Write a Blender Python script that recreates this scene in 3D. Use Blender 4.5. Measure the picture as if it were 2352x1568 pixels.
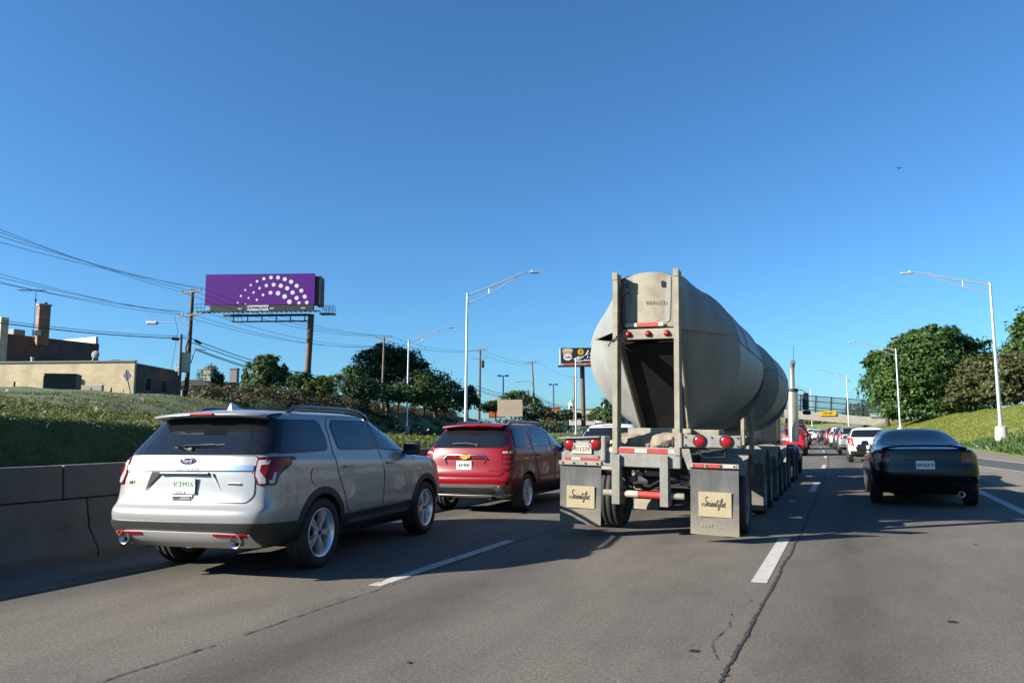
import bpy, bmesh, math, random
import numpy as np
from math import radians, sin, cos, pi
from mathutils import Vector, Matrix
from mathutils.bvhtree import BVHTree
from mathutils.geometry import delaunay_2d_cdt

S = bpy.context.scene
for o in list(bpy.data.objects):
    bpy.data.objects.remove(o)
COL = S.collection
random.seed(11)
RNG = np.random.default_rng(11)

# ---------------------------------------------------------------- camera
CAM_H, CAM_YAW, CAM_PITCH, CAM_ROLL = 1.47, radians(24.2), radians(7.05), radians(-0.6)
_f = Vector((-sin(CAM_YAW) * cos(CAM_PITCH), cos(CAM_YAW) * cos(CAM_PITCH), sin(CAM_PITCH)))
_r = Vector((cos(CAM_YAW), sin(CAM_YAW), 0))
_u = _r.cross(_f)
CR = _r * cos(CAM_ROLL) + _u * sin(CAM_ROLL)
CU = -_r * sin(CAM_ROLL) + _u * cos(CAM_ROLL)
CF = _f
cam_d = bpy.data.cameras.new('camera')
cam = bpy.data.objects.new('camera', cam_d)
COL.objects.link(cam)
cam.matrix_world = Matrix(((CR.x, CU.x, -CF.x, 0), (CR.y, CU.y, -CF.y, 0), (CR.z, CU.z, -CF.z, CAM_H), (0, 0, 0, 1)))
cam_d.sensor_width = 36
cam_d.lens = 26.0
cam_d.clip_start = 0.1
cam_d.clip_end = 6000
S.camera = cam

# ---------------------------------------------------------------- world, sun, exposure
SUN_EL, SUN_AZ = radians(25), radians(49)      # light travels 49 deg right of the road direction
world = bpy.data.worlds.new('World')
S.world = world
world.use_nodes = True
wn = world.node_tree
wn.nodes.clear()
sky = wn.nodes.new('ShaderNodeTexSky')
sky.sky_type = 'NISHITA'
sky.sun_disc = False
sky.sun_elevation = SUN_EL
sky.sun_rotation = SUN_AZ + pi
sky.altitude = 200
sky.air_density = 1.0
sky.dust_density = 0.7
sky.ozone_density = 3.2
bg = wn.nodes.new('ShaderNodeBackground')
bg.inputs['Strength'].default_value = 0.056
tint = wn.nodes.new('ShaderNodeMix'); tint.data_type = 'RGBA'; tint.blend_type = 'MULTIPLY'
tint.inputs['Factor'].default_value = 1.0; tint.inputs['B'].default_value = (0.46, 0.82, 1.08, 1)   # the camera's cool white balance
wo = wn.nodes.new('ShaderNodeOutputWorld')
wn.links.new(sky.outputs[0], tint.inputs['A'])
wn.links.new(tint.outputs['Result'], bg.inputs[0])
wn.links.new(bg.outputs[0], wo.inputs[0])

sun_d = bpy.data.lights.new('sun', 'SUN')
sun_d.energy = 5.0
sun_d.angle = radians(0.5)
sun_d.color = (1.0, 0.93, 0.81)
sun = bpy.data.objects.new('sun', sun_d)
COL.objects.link(sun)
sdir = Vector((sin(SUN_AZ) * cos(SUN_EL), cos(SUN_AZ) * cos(SUN_EL), -sin(SUN_EL)))
sun.rotation_euler = sdir.to_track_quat('-Z', 'Y').to_euler()
sun.location = (-40, -40, 60)

S.view_settings.view_transform = 'Standard'
S.view_settings.look = 'None'
S.view_settings.gamma = 1
S.view_settings.exposure = 1.62
S.view_settings.use_curve_mapping = False
S.render.engine = 'CYCLES'
S.cycles.max_bounces = 6
S.cycles.use_denoising = True

# ---------------------------------------------------------------- picture helpers (px in a 2352 x 1568 view)
FP = 26.0 / 36 * 2352
CAMP = Vector((0, 0, CAM_H))
def ray(px, py):
    return CF + CR * ((px - 1176) / FP) + CU * ((784 - py) / FP)
def at_depth(px, py, t):
    return CAMP + ray(px, py) * t
def at_z(px, py, z=0.0):
    r = ray(px, py)
    return CAMP + r * ((z - CAM_H) / r.z)
LEAN = Vector((CR.x, CR.y, 0)) * 0.016           # the road is banked a little against plumb

def curve(y):
    if y < 20: return 0.0
    if y < 220: return -5.6e-4 * (y - 20) ** 2
    return -5.6e-4 * 200 ** 2 - 5.6e-4 * 2 * 200 * (y - 220)
def heading(y):
    if y < 20: return 0.0
    return math.atan(5.6e-4 * 2 * (min(y, 220) - 20))

# ---------------------------------------------------------------- object helpers
def link(o, parent=None):
    COL.objects.link(o)
    if parent is not None:
        o.parent = parent
    return o
def thing(name, label, cat, loc=(0, 0, 0), rotz=0.0, group=None, mesh=None):
    o = bpy.data.objects.new(name, mesh)
    link(o)
    o.location = loc
    o.rotation_euler = (0, 0, rotz)
    o['label'] = label
    o['category'] = cat
    if group: o['group'] = group
    return o
def part(name, mesh, parent, loc=(0, 0, 0), rot=(0, 0, 0), label=None):
    o = bpy.data.objects.new(name, mesh)
    link(o, parent)
    o.location = loc
    o.rotation_euler = rot
    if label: o['label'] = label
    return o
def structure(name, mesh, loc=(0, 0, 0)):
    o = bpy.data.objects.new(name, mesh)
    link(o)
    o.location = loc
    o['kind'] = 'structure'
    return o
def stuff(name, mesh, label=None, cat=None):
    o = bpy.data.objects.new(name, mesh)
    link(o)
    o['kind'] = 'stuff'
    if label: o['label'] = label
    if cat: o['category'] = cat
    return o
def kids(o):
    return [c for c in o.children]
def copy_tree(o, parent=None):
    c = o.copy()
    COL.objects.link(c)
    if parent is not None:
        c.parent = parent
        c.matrix_parent_inverse = o.matrix_parent_inverse.copy()
    for ch in kids(o):
        copy_tree(ch, c)
    return c

class MB:
    """collects polygons; each face carries a material slot"""
    def __init__(s):
        s.v, s.f, s.m, s.sm = [], [], [], []
    def add(s, vs, fs, m=0, smooth=False):
        b = len(s.v)
        s.v += [tuple(p) for p in vs]
        for f in fs:
            s.f.append([i + b for i in f]); s.m.append(m); s.sm.append(smooth)
        return s
    def box(s, c, d, m=0, rot=None):
        x, y, z = d[0] / 2, d[1] / 2, d[2] / 2
        vs = [Vector(p) for p in ((-x, -y, -z), (x, -y, -z), (x, y, -z), (-x, y, -z), (-x, -y, z), (x, -y, z), (x, y, z), (-x, y, z))]
        if rot is not None: vs = [rot @ p for p in vs]
        vs = [p + Vector(c) for p in vs]
        return s.add(vs, [(0, 3, 2, 1), (4, 5, 6, 7), (0, 1, 5, 4), (1, 2, 6, 5), (2, 3, 7, 6), (3, 0, 4, 7)], m)
    def bbox(s, c, d, b=0.01, m=0, rot=None):
        """box with chamfered edges"""
        bm = bmesh.new()
        bmesh.ops.create_cube(bm, size=1)
        for v in bm.verts: v.co = Vector((v.co.x * d[0], v.co.y * d[1], v.co.z * d[2]))
        bmesh.ops.bevel(bm, geom=bm.edges[:], offset=min(b, min(d) * .45), segments=2, profile=.5, affect='EDGES')
        vs = [v.co.copy() for v in bm.verts]
        if rot is not None: vs = [rot @ p for p in vs]
        vs = [p + Vector(c) for p in vs]
        bm.verts.index_update()
        fs = [[v.index for v in f.verts] for f in bm.faces]
        bm.free()
        return s.add(vs, fs, m)
    def cyl(s, p0, p1, r0, r1=None, n=12, m=0, caps=True, smooth=True):
        p0, p1 = Vector(p0), Vector(p1)
        r1 = r0 if r1 is None else r1
        d = (p1 - p0).normalized()
        a = d.orthogonal().normalized(); b = d.cross(a)
        vs = []
        for p, r in ((p0, r0), (p1, r1)):
            for i in range(n):
                t = 2 * pi * i / n
                vs.append(p + a * (r * cos(t)) + b * (r * sin(t)))
        s.add(vs, [(i, (i + 1) % n, n + (i + 1) % n, n + i) for i in range(n)], m, smooth)
        if caps:
            s.add(vs[:n], [list(range(n))[::-1]], m)
            s.add(vs[n:], [list(range(n))], m)
        return s
    def tube(s, pts, r, n=8, m=0, caps=True):
        pts = [Vector(p) for p in pts]
        vs, fs = [], []
        up = None
        for i, p in enumerate(pts):
            d = (pts[min(i + 1, len(pts) - 1)] - pts[max(i - 1, 0)]).normalized()
            if up is None: up = d.orthogonal().normalized()
            a = (up - d * up.dot(d)).normalized(); b = d.cross(a); up = a
            rr = r[i] if isinstance(r, (list, tuple)) else r
            for k in range(n):
                t = 2 * pi * k / n
                vs.append(p + a * (rr * cos(t)) + b * (rr * sin(t)))
        for i in range(len(pts) - 1):
            for k in range(n):
                fs.append((i * n + k, i * n + (k + 1) % n, (i + 1) * n + (k + 1) % n, (i + 1) * n + k))
        s.add(vs, fs, m, True)
        if caps:
            s.add(vs[:n], [list(range(n))[::-1]], m); s.add(vs[-n:], [list(range(n))], m)
        return s
    def lathe(s, prof, axis='X', n=32, m=0, smooth=True, c=(0, 0, 0), closed=False):
        """prof: (along axis, radius)"""
        vs, fs = [], []
        k = len(prof)
        for i in range(n):
            t = 2 * pi * i / n
            for a, r in prof:
                p = {'X': (a, r * cos(t), r * sin(t)), 'Y': (r * sin(t), a, r * cos(t)), 'Z': (r * cos(t), r * sin(t), a)}[axis]
                vs.append(Vector(p) + Vector(c))
        for i in range(n):
            j = (i + 1) % n
            for q in range(k if closed else k - 1):
                q2 = (q + 1) % k
                fs.append((i * k + q, j * k + q, j * k + q2, i * k + q2))
        return s.add(vs, fs, m, smooth)
    def prism(s, poly, axis, a, b, m=0):
        """poly 2D, extruded along axis from a to b; X: (y,z), Y: (x,z), Z: (x,y)"""
        def P(p, t):
            return {'X': (t, p[0], p[1]), 'Y': (p[0], t, p[1]), 'Z': (p[0], p[1], t)}[axis]
        n = len(poly)
        vs = [P(p, a) for p in poly] + [P(p, b) for p in poly]
        fs = [(i, (i + 1) % n, n + (i + 1) % n, n + i) for i in range(n)] + [list(range(n))[::-1], list(range(n, 2 * n))]
        return s.add(vs, fs, m)
    def grid(s, rows, m=0, smooth=True, close=False):
        n = len(rows[0])
        vs = [p for r in rows for p in r]
        fs = []
        for i in range(len(rows) - 1):
            for j in range(n if close else n - 1):
                k = (j + 1) % n
                fs.append((i * n + j, i * n + k, (i + 1) * n + k, (i + 1) * n + j))
        return s.add(vs, fs, m, smooth)
    def mesh(s, name, mats, recalc=True):
        me = bpy.data.meshes.new(name)
        me.from_pydata(s.v, [], s.f)
        for mt in (mats if isinstance(mats, (list, tuple)) else [mats]): me.materials.append(mt)
        me.polygons.foreach_set('material_index', s.m)
        me.polygons.foreach_set('use_smooth', s.sm)
        me.update()
        if recalc:
            bm = bmesh.new(); bm.from_mesh(me)
            bmesh.ops.recalc_face_normals(bm, faces=bm.faces[:])
            bm.to_mesh(me); bm.free()
        return me

def soup(name, verts, faces_n, mat, attr=None):
    """fast mesh from arrays: verts (N,k,3) polygons of k corners"""
    n, k, _ = verts.shape
    me = bpy.data.meshes.new(name)
    me.vertices.add(n * k); me.vertices.foreach_set('co', verts.reshape(-1).astype(np.float32))
    me.loops.add(n * k); me.loops.foreach_set('vertex_index', np.arange(n * k, dtype=np.int32))
    me.polygons.add(n); me.polygons.foreach_set('loop_start', np.arange(0, n * k, k, dtype=np.int32))
    me.materials.append(mat)
    me.update(calc_edges=True)
    return me

# ---------------------------------------------------------------- materials
MATS = {}
def nmat(name):
    m = bpy.data.materials.new(name); m.use_nodes = True
    nt = m.node_tree
    return m, nt, nt.nodes['Principled BSDF']
KALB = 0.60      # one common reflectance level: the picture is exposed for the shade
def pmat(name, col, rough=.5, metal=0.0, var=.12, scale=6.0, bump=0.0, bscale=None, coat=0.0, spec=.5, dirt=None, dirt_amt=.5, dirt_scale=2.5, stretch=(1, 1, 1), alpha=None, trans=0.0):
    if name in MATS: return MATS[name]
    if metal < .5:
        col = tuple(c * KALB for c in col)
        dirt = tuple(c * KALB for c in dirt) if dirt is not None else None
    m, nt, b = nmat(name)
    N, L = nt.nodes, nt.links
    tc = N.new('ShaderNodeTexCoord'); mp = N.new('ShaderNodeMapping'); mp.inputs['Scale'].default_value = stretch
    L.new(tc.outputs['Object'], mp.inputs['Vector'])
    no = N.new('ShaderNodeTexNoise'); no.inputs['Scale'].default_value = scale; no.inputs['Detail'].default_value = 6; no.inputs['Roughness'].default_value = .65
    L.new(mp.outputs[0], no.inputs['Vector'])
    rp = N.new('ShaderNodeValToRGB')
    c0 = [max(0, c * (1 - var)) for c in col]; c1 = [min(1, c * (1 + var)) for c in col]
    rp.color_ramp.elements[0].position = .3; rp.color_ramp.elements[1].position = .7
    rp.color_ramp.elements[0].color = (*c0, 1); rp.color_ramp.elements[1].color = (*c1, 1)
    L.new(no.outputs['Fac'], rp.inputs['Fac'])
    out = rp.outputs['Color']
    if dirt is not None:
        n2 = N.new('ShaderNodeTexNoise'); n2.inputs['Scale'].default_value = dirt_scale; n2.inputs['Detail'].default_value = 8; n2.inputs['Roughness'].default_value = .7
        L.new(mp.outputs[0], n2.inputs['Vector'])
        r2 = N.new('ShaderNodeMapRange'); r2.inputs['From Min'].default_value = .45; r2.inputs['From Max'].default_value = .7
        r2.inputs['To Max'].default_value = dirt_amt
        L.new(n2.outputs['Fac'], r2.inputs['Value'])
        mx = N.new('ShaderNodeMix'); mx.data_type = 'RGBA'
        L.new(r2.outputs[0], mx.inputs['Factor']); L.new(out, mx.inputs['A']); mx.inputs['B'].default_value = (*dirt, 1)
        out = mx.outputs['Result']
    L.new(out, b.inputs['Base Color'])
    b.inputs['Roughness'].default_value = rough
    b.inputs['Metallic'].default_value = metal
    b.inputs['Specular IOR Level'].default_value = spec
    b.inputs['Coat Weight'].default_value = coat
    b.inputs['Coat Roughness'].default_value = .03
    if bump:
        n3 = N.new('ShaderNodeTexNoise'); n3.inputs['Scale'].default_value = bscale or scale * 6; n3.inputs['Detail'].default_value = 4
        L.new(mp.outputs[0], n3.inputs['Vector'])
        bp = N.new('ShaderNodeBump'); bp.inputs['Strength'].default_value = bump; bp.inputs['Distance'].default_value = .01
        L.new(n3.outputs['Fac'], bp.inputs['Height']); L.new(bp.outputs[0], b.inputs['Normal'])
    MATS[name] = m
    return m
def foliage(name, cols, trans=.25, patch=None, patch_scale=.4):
    """leaf colour varies per leaf island; a thin-leaf translucency lets light through"""
    m, nt, b = nmat(name)
    N, L = nt.nodes, nt.links
    g = N.new('ShaderNodeNewGeometry')
    rp = N.new('ShaderNodeValToRGB')
    els = rp.color_ramp.elements
    while len(els) < len(cols): els.new(.5)
    cols = [tuple(x * .70 for x in c) for c in cols]
    if patch is not None: patch = tuple(x * .70 for x in patch)
    for i, c in enumerate(cols):
        els[i].position = i / (len(cols) - 1); els[i].color = (*c, 1)
    L.new(g.outputs['Random Per Island'], rp.inputs['Fac'])
    out = rp.outputs['Color']
    if patch is not None:
        tc = N.new('ShaderNodeTexCoord'); no = N.new('ShaderNodeTexNoise'); no.inputs['Scale'].default_value = patch_scale; no.inputs['Detail'].default_value = 5
        L.new(tc.outputs['Object'], no.inputs['Vector'])
        mr = N.new('ShaderNodeMapRange'); mr.inputs['From Min'].default_value = .48; mr.inputs['From Max'].default_value = .68; mr.inputs['To Max'].default_value = .85
        L.new(no.outputs['Fac'], mr.inputs['Value'])
        mx = N.new('ShaderNodeMix'); mx.data_type = 'RGBA'
        L.new(mr.outputs[0], mx.inputs['Factor']); L.new(out, mx.inputs['A']); mx.inputs['B'].default_value = (*patch, 1)
        out = mx.outputs['Result']
    L.new(out, b.inputs['Base Color'])
    b.inputs['Roughness'].default_value = .55
    b.inputs['Specular IOR Level'].default_value = .25
    t = N.new('ShaderNodeBsdfTranslucent'); L.new(out, t.inputs['Color'])
    ms = N.new('ShaderNodeMixShader'); ms.inputs[0].default_value = trans
    L.new(b.outputs[0], ms.inputs[1]); L.new(t.outputs[0], ms.inputs[2])
    L.new(ms.outputs[0], N['Material Output'].inputs['Surface'])
    return m
def glassy(name, col, rough=.02, spec=.6):
    m = pmat(name, col, rough, 0, .05, 2, spec=spec)
    return m

M = {}
M['rubber'] = pmat('rubber', (.016, .016, .017), .75, var=.25, scale=20, bump=.3)
M['dark_plastic'] = pmat('dark_plastic', (.022, .023, .026), .55, var=.15, bump=.2, bscale=300)
M['grey_plastic'] = pmat('grey_plastic', (.16, .16, .16), .5, var=.1)
M['black_trim'] = pmat('black_trim', (.008, .008, .009), .3)
M['glass'] = glassy('tinted_glass', (.012, .014, .018), .02, .75)
M['glass_light'] = glassy('side_glass', (.03, .035, .035), .02, .8)
M['chrome'] = pmat('chrome', (.62, .61, .60), .2, 1.0, var=.04)
M['alloy'] = pmat('alloy', (.75, .76, .78), .32, .85, var=.08)
M['alloy_dark'] = pmat('alloy_dark', (.05, .05, .055), .4, .6)
M['red_lens'] = pmat('red_lens', (.34, .010, .014), .2, 0, var=.2, scale=25, coat=.15, spec=.3)
M['red_lens_dark'] = pmat('red_lens_dark', (.17, .006, .009), .2, 0, var=.2, scale=25, coat=.15, spec=.3)
M['clear_lens'] = pmat('clear_lens', (.55, .50, .50), .1, 0, var=.25, scale=30, coat=.6)
M['amber_lens'] = pmat('amber_lens', (.8, .25, .02), .15, var=.15, coat=.4)
M['plate_white'] = pmat('plate_white', (.98, .99, 1.0), .4, var=.04)
M['letter_dark'] = pmat('letter_dark', (.03, .03, .06), .5)
M['letter_white'] = pmat('letter_white', (.8, .8, .8), .5)
M['silver_paint'] = pmat('silver_paint', (.47, .475, .475), .30, .35, var=.03, coat=.55)
M['silver_trim'] = pmat('silver_trim', (.48, .48, .47), .35, .5, var=.05)
M['red_paint'] = pmat('red_paint', (.26, .003, .010), .3, .0, var=.05, coat=.4, spec=.3)
M['black_paint'] = pmat('black_paint', (.005, .006, .010), .2, 0, var=.1, coat=.3, spec=.3)
M['white_paint'] = pmat('white_paint', (.78, .78, .76), .25, 0, var=.03, coat=.9)
M['blue_paint'] = pmat('blue_paint', (.035, .07, .16), .25, .2, var=.05, coat=.9)
M['grey_paint'] = pmat('grey_paint', (.32, .34, .36), .28, .4, var=.05, coat=.9)
M['darkred_paint'] = pmat('darkred_paint', (.30, .012, .016), .25, .2, var=.05, coat=.9)
M['bright_red_paint'] = pmat('bright_red_paint', (.55, .012, .014), .25, .0, var=.05, coat=.9)
M['charcoal_paint'] = pmat('charcoal_paint', (.03, .034, .042), .25, .3, var=.05, coat=.9)
M['galv'] = pmat('galvanised_steel', (.52, .53, .55), .38, .7, var=.1, scale=3, stretch=(1, 1, .25))
M['concrete'] = pmat('concrete', (.165, .148, .130), .9, var=.14, scale=2.5, bump=.5, bscale=60, dirt=(.10, .09, .08), dirt_amt=.6, dirt_scale=1.2)
M['pale_concrete'] = pmat('pale_concrete', (.48, .45, .39), .85, var=.1, scale=1.0, dirt=(.38, .34, .28), dirt_amt=.5, dirt_scale=.6)
M['wood'] = pmat('weathered_wood', (.20, .165, .13), .9, var=.3, scale=3, stretch=(6, 6, .6), bump=.4)
M['dark_wood'] = pmat('creosote_wood', (.085, .07, .055), .9, var=.3, scale=3, stretch=(6, 6, .6))
M['wire'] = pmat('wire', (.03, .032, .036), .6)
M['dark_steel'] = pmat('dark_steel', (.035, .034, .036), .6, .2, var=.25)
M['rust_steel'] = pmat('rust_steel', (.17, .095, .065), .8, 0, var=.25, scale=1.5, dirt=(.07, .04, .03), dirt_amt=.6)
M['tank_paint'] = pmat('tank_paint', (.30, .315, .31), .5, 0, var=.16, scale=1.5, spec=.25, dirt=(.27, .24, .185), dirt_amt=.7, dirt_scale=1.3, stretch=(2.2, 2.2, .35))
M['tank_dusty'] = pmat('tank_dusty', (.34, .31, .245), .75, 0, var=.1, scale=3, dirt=(.19, .145, .09), dirt_amt=.75, dirt_scale=4)
M['truck_grey'] = pmat('truck_grey', (.27, .28, .265), .5, 0, var=.08, scale=2, dirt=(.19, .115, .06), dirt_amt=.75, dirt_scale=4.5)
M['flap'] = pmat('flap_rubber', (.075, .078, .082), .5, 0, var=.35, scale=2.2, stretch=(1.5, 1, .6), dirt=(.22, .195, .15), dirt_amt=.6, dirt_scale=3.0)
M['flap_plate'] = pmat('flap_plate', (.42, .35, .22), .55, .1, var=.1, scale=8, stretch=(4, 4, .6))
M['tape_red'] = pmat('tape_red', (.50, .055, .05), .4, var=.15)
M['tape_white'] = pmat('tape_white', (.50, .48, .43), .4, var=.1)
M['canvas'] = pmat('canvas', (.30, .25, .18), .9, var=.15, scale=6, bump=.5, bscale=40)
M['purple'] = pmat('purple_vinyl', (.115, .018, .27), .6, var=.02, spec=.15)
M['dot_white'] = pmat('dot_white', (.85, .85, .86), .5, var=.02)
M['cream_brick'] = None
M['green_paint'] = pmat('green_paint', (.02, .10, .045), .5, var=.3, scale=1.5, dirt=(.05, .06, .04))
M['dark_green'] = pmat('dark_green', (.018, .03, .026), .6, var=.3)
M['yellow'] = pmat('yellow', (.75, .52, .02), .5)
M['sign_yellow'] = pmat('sign_yellow', (.85, .50, .01), .45)
M['sign_green'] = pmat('sign_green', (.005, .21, .15), .45)
M['sign_back'] = pmat('sign_back', (.60, .47, .34), .6, .1, var=.08, scale=1)
M['alu_back'] = pmat('alu_back', (.14, .18, .32), .5, .2)
M['blue_pole'] = pmat('blue_pole', (.01, .06, .30), .45)
M['orange'] = pmat('orange_paint', (.62, .12, .03), .6)
M['white_wall'] = pmat('white_wall', (.72, .70, .66), .8, var=.06)
M['dark_window'] = pmat('dark_window', (.02, .022, .026), .15)
M['dome_green'] = pmat('dome_green', (.12, .35, .26), .6)
M['box_cream'] = pmat('box_cream', (.62, .57, .46), .6)
M['fence_mesh'] = None
M['brown_roof'] = pmat('brown_roof', (.10, .09, .085), .9, var=.25)
M['grey_wall'] = pmat('grey_wall', (.33, .32, .31), .85, var=.15)

def brick_mat(name, c1, c2, mortar, scale=1.0, bumpy=.3):
    m, nt, b = nmat(name)
    N, L = nt.nodes, nt.links
    tc = N.new('ShaderNodeTexCoord')
    # choose the wall's own horizontal (x+y) so every wall of a box shows courses
    sx = N.new('ShaderNodeSeparateXYZ'); L.new(tc.outputs['Object'], sx.inputs[0])
    ad = N.new('ShaderNodeMath'); ad.operation = 'ADD'; L.new(sx.outputs[0], ad.inputs[0]); L.new(sx.outputs[1], ad.inputs[1])
    cb = N.new('ShaderNodeCombineXYZ'); L.new(ad.outputs[0], cb.inputs[0]); L.new(sx.outputs[2], cb.inputs[1])
    br = N.new('ShaderNodeTexBrick'); br.inputs['Scale'].default_value = scale
    br.inputs['Color1'].default_value = (*c1, 1); br.inputs['Color2'].default_value = (*c2, 1); br.inputs['Mortar'].default_value = (*mortar, 1)
    br.inputs['Brick Width'].default_value = .4; br.inputs['Row Height'].default_value = .2; br.inputs['Mortar Size'].default_value = .018
    L.new(cb.outputs[0], br.inputs['Vector'])
    no = N.new('ShaderNodeTexNoise'); no.inputs['Scale'].default_value = .9; no.inputs['Detail'].default_value = 8
    L.new(tc.outputs['Object'], no.inputs['Vector'])
    mr = N.new('ShaderNodeMapRange'); mr.inputs['From Min'].default_value = .3; mr.inputs['From Max'].default_value = .75; mr.inputs['To Min'].default_value = .72; mr.inputs['To Max'].default_value = 1.1
    L.new(no.outputs['Fac'], mr.inputs['Value'])
    mx = N.new('ShaderNodeMix'); mx.data_type = 'RGBA'; mx.blend_type = 'MULTIPLY'; mx.inputs['Factor'].default_value = 1
    L.new(br.outputs['Color'], mx.inputs['A']); L.new(mr.outputs[0], mx.inputs['B'])
    L.new(mx.outputs['Result'], b.inputs['Base Color'])
    b.inputs['Roughness'].default_value = .9
    bp = N.new('ShaderNodeBump'); bp.inputs['Strength'].default_value = bumpy; bp.inputs['Distance'].default_value = .03
    L.new(br.outputs['Fac'], bp.inputs['Height']); bp.invert = True
    L.new(bp.outputs[0], b.inputs['Normal'])
    return m
M['cream_brick'] = brick_mat('cream_brick', (.60, .48, .30), (.53, .42, .265), (.45, .365, .245), 1.0)
M['brown_and_shade_brick'] = brick_mat('brown_and_shade_brick', (.14, .08, .06), (.10, .06, .05), (.12, .10, .085), 1.0)
M['orange_brick'] = brick_mat('orange_brick', (.32, .135, .065), (.22, .09, .05), (.22, .16, .12), 1.0)

def mesh_fence_mat():
    """wire mesh: thin wires cut out of a see-through sheet"""
    m, nt, b = nmat('fence_wire_mesh')
    N, L = nt.nodes, nt.links
    b.inputs['Base Color'].default_value = (.06, .075, .10, 1)
    b.inputs['Roughness'].default_value = .5
    b.inputs['Alpha'].default_value = .42
    return m
M['fence_mesh'] = mesh_fence_mat()

def road_mat():
    m, nt, b = nmat('worn_concrete_road')
    N, L = nt.nodes, nt.links
    tc = N.new('ShaderNodeTexCoord')
    def noise(scale, stretch, detail=6, rough=.6):
        mp = N.new('ShaderNodeMapping'); mp.inputs['Scale'].default_value = stretch
        L.new(tc.outputs['Object'], mp.inputs['Vector'])
        n = N.new('ShaderNodeTexNoise'); n.inputs['Scale'].default_value = scale; n.inputs['Detail'].default_value = detail; n.inputs['Roughness'].default_value = rough
        L.new(mp.outputs[0], n.inputs['Vector'])
        return n.outputs['Fac']
    def ramp(src, stops):
        r = N.new('ShaderNodeValToRGB')
        while len(r.color_ramp.elements) < len(stops): r.color_ramp.elements.new(.5)
        for e, (p, c) in zip(r.color_ramp.elements, stops): e.position = p; e.color = (*c, 1)
        L.new(src, r.inputs['Fac']); return r.outputs['Color']
    def mult(a, bb, fac=1.0):
        x = N.new('ShaderNodeMix'); x.data_type = 'RGBA'; x.blend_type = 'MULTIPLY'; x.inputs['Factor'].default_value = fac
        L.new(a, x.inputs['A']); L.new(bb, x.inputs['B']); return x.outputs['Result']
    base = ramp(noise(.8, (1, .25, 1)), [(.3, (.086, .077, .066)), (.7, (.116, .104, .090))])
    spk = ramp(noise(38, (1, 1, 1), 4, .85), [(.36, (.45, .45, .47)), (.46, (1.0, 1.0, 1.0)), (.55, (1.0, 1.0, 1.0)), (.64, (1.9, 1.85, 1.7))])
    spk2 = ramp(noise(190, (1, 1, 1), 2, .8), [(.38, (.55, .55, .57)), (.5, (1.0, 1.0, 1.0)), (.63, (1.6, 1.55, 1.45))])
    blot = ramp(noise(2.3, (1, .35, 1), 7, .7), [(.32, (.80, .80, .81)), (.55, (1.0, 1.0, 1.0)), (.8, (1.08, 1.07, 1.05))])
    # oil-darkened strip down the middle of every lane
    sx = N.new('ShaderNodeSeparateXYZ'); L.new(tc.outputs['Object'], sx.inputs[0])
    wob = N.new('ShaderNodeMath'); wob.operation = 'MULTIPLY_ADD'; wob.inputs[1].default_value = .7; L.new(noise(.35, (1, .4, 1), 3), wob.inputs[0]); L.new(sx.outputs[0], wob.inputs[2])
    ad = N.new('ShaderNodeMath'); ad.operation = 'ADD'; ad.inputs[1].default_value = 4.3 - .35 + 36; L.new(wob.outputs[0], ad.inputs[0])
    md = N.new('ShaderNodeMath'); md.operation = 'MODULO'; md.inputs[1].default_value = 3.5; L.new(ad.outputs[0], md.inputs[0])
    dv = N.new('ShaderNodeMath'); dv.operation = 'DIVIDE'; dv.inputs[1].default_value = 3.5; L.new(md.outputs[0], dv.inputs[0])
    lane = ramp(dv.outputs[0], [(0, (1.02, 1.02, 1.02)), (.28, (.98, .98, .98)), (.5, (.58, .58, .60)), (.72, (.98, .98, .98)), (1, (1.02, 1.02, 1.02))])
    lane2 = N.new('ShaderNodeMix'); lane2.data_type = 'RGBA'
    L.new(ramp(noise(.5, (1, .2, 1), 4), [(.3, (.55, .55, .55)), (.6, (1, 1, 1))]), lane2.inputs['Factor'])
    lane2.inputs['A'].default_value = (1, 1, 1, 1); L.new(lane, lane2.inputs['B'])
    c = mult(mult(mult(mult(base, spk), spk2), blot), lane2.outputs['Result'])
    L.new(c, b.inputs['Base Color'])
    b.inputs['Roughness'].default_value = .82
    b.inputs['Specular IOR Level'].default_value = .3
    bp = N.new('ShaderNodeBump'); bp.inputs['Strength'].default_value = .55; bp.inputs['Distance'].default_value = .006
    L.new(noise(150, (1, 1, 1), 3, .7), bp.inputs['Height']); L.new(bp.outputs[0], b.inputs['Normal'])
    return m
M['road'] = road_mat()
M['asphalt'] = pmat('dark_asphalt', (.075, .075, .078), .9, var=.25, scale=30, bump=.4, bscale=120)
M['shoulder'] = pmat('dusty_shoulder', (.24, .205, .165), .95, var=.25, scale=2.5, bump=.5, bscale=60, dirt=(.15, .13, .105), dirt_amt=.6)
M['line_white'] = pmat('line_white', (.62, .60, .55), .7, var=.15, scale=14, dirt=(.34, .32, .29), dirt_amt=.6, dirt_scale=9)
M['line_yellow'] = pmat('line_yellow', (.27, .17, .035), .8, var=.3, scale=10, dirt=(.13, .115, .09), dirt_amt=.9, dirt_scale=7)
M['tar'] = pmat('tar', (.018, .017, .017), .6, var=.3, scale=20)
M['crack'] = pmat('crack', (.03, .028, .026), .95, var=.3, scale=20)
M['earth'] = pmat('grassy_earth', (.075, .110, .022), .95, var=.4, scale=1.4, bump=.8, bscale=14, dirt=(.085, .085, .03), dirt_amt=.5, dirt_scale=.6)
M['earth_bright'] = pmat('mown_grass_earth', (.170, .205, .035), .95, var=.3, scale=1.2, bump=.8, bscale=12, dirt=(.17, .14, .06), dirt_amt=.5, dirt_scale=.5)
M['far_ground'] = pmat('far_ground', (.10, .105, .06), .95, var=.3, scale=.05)
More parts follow.
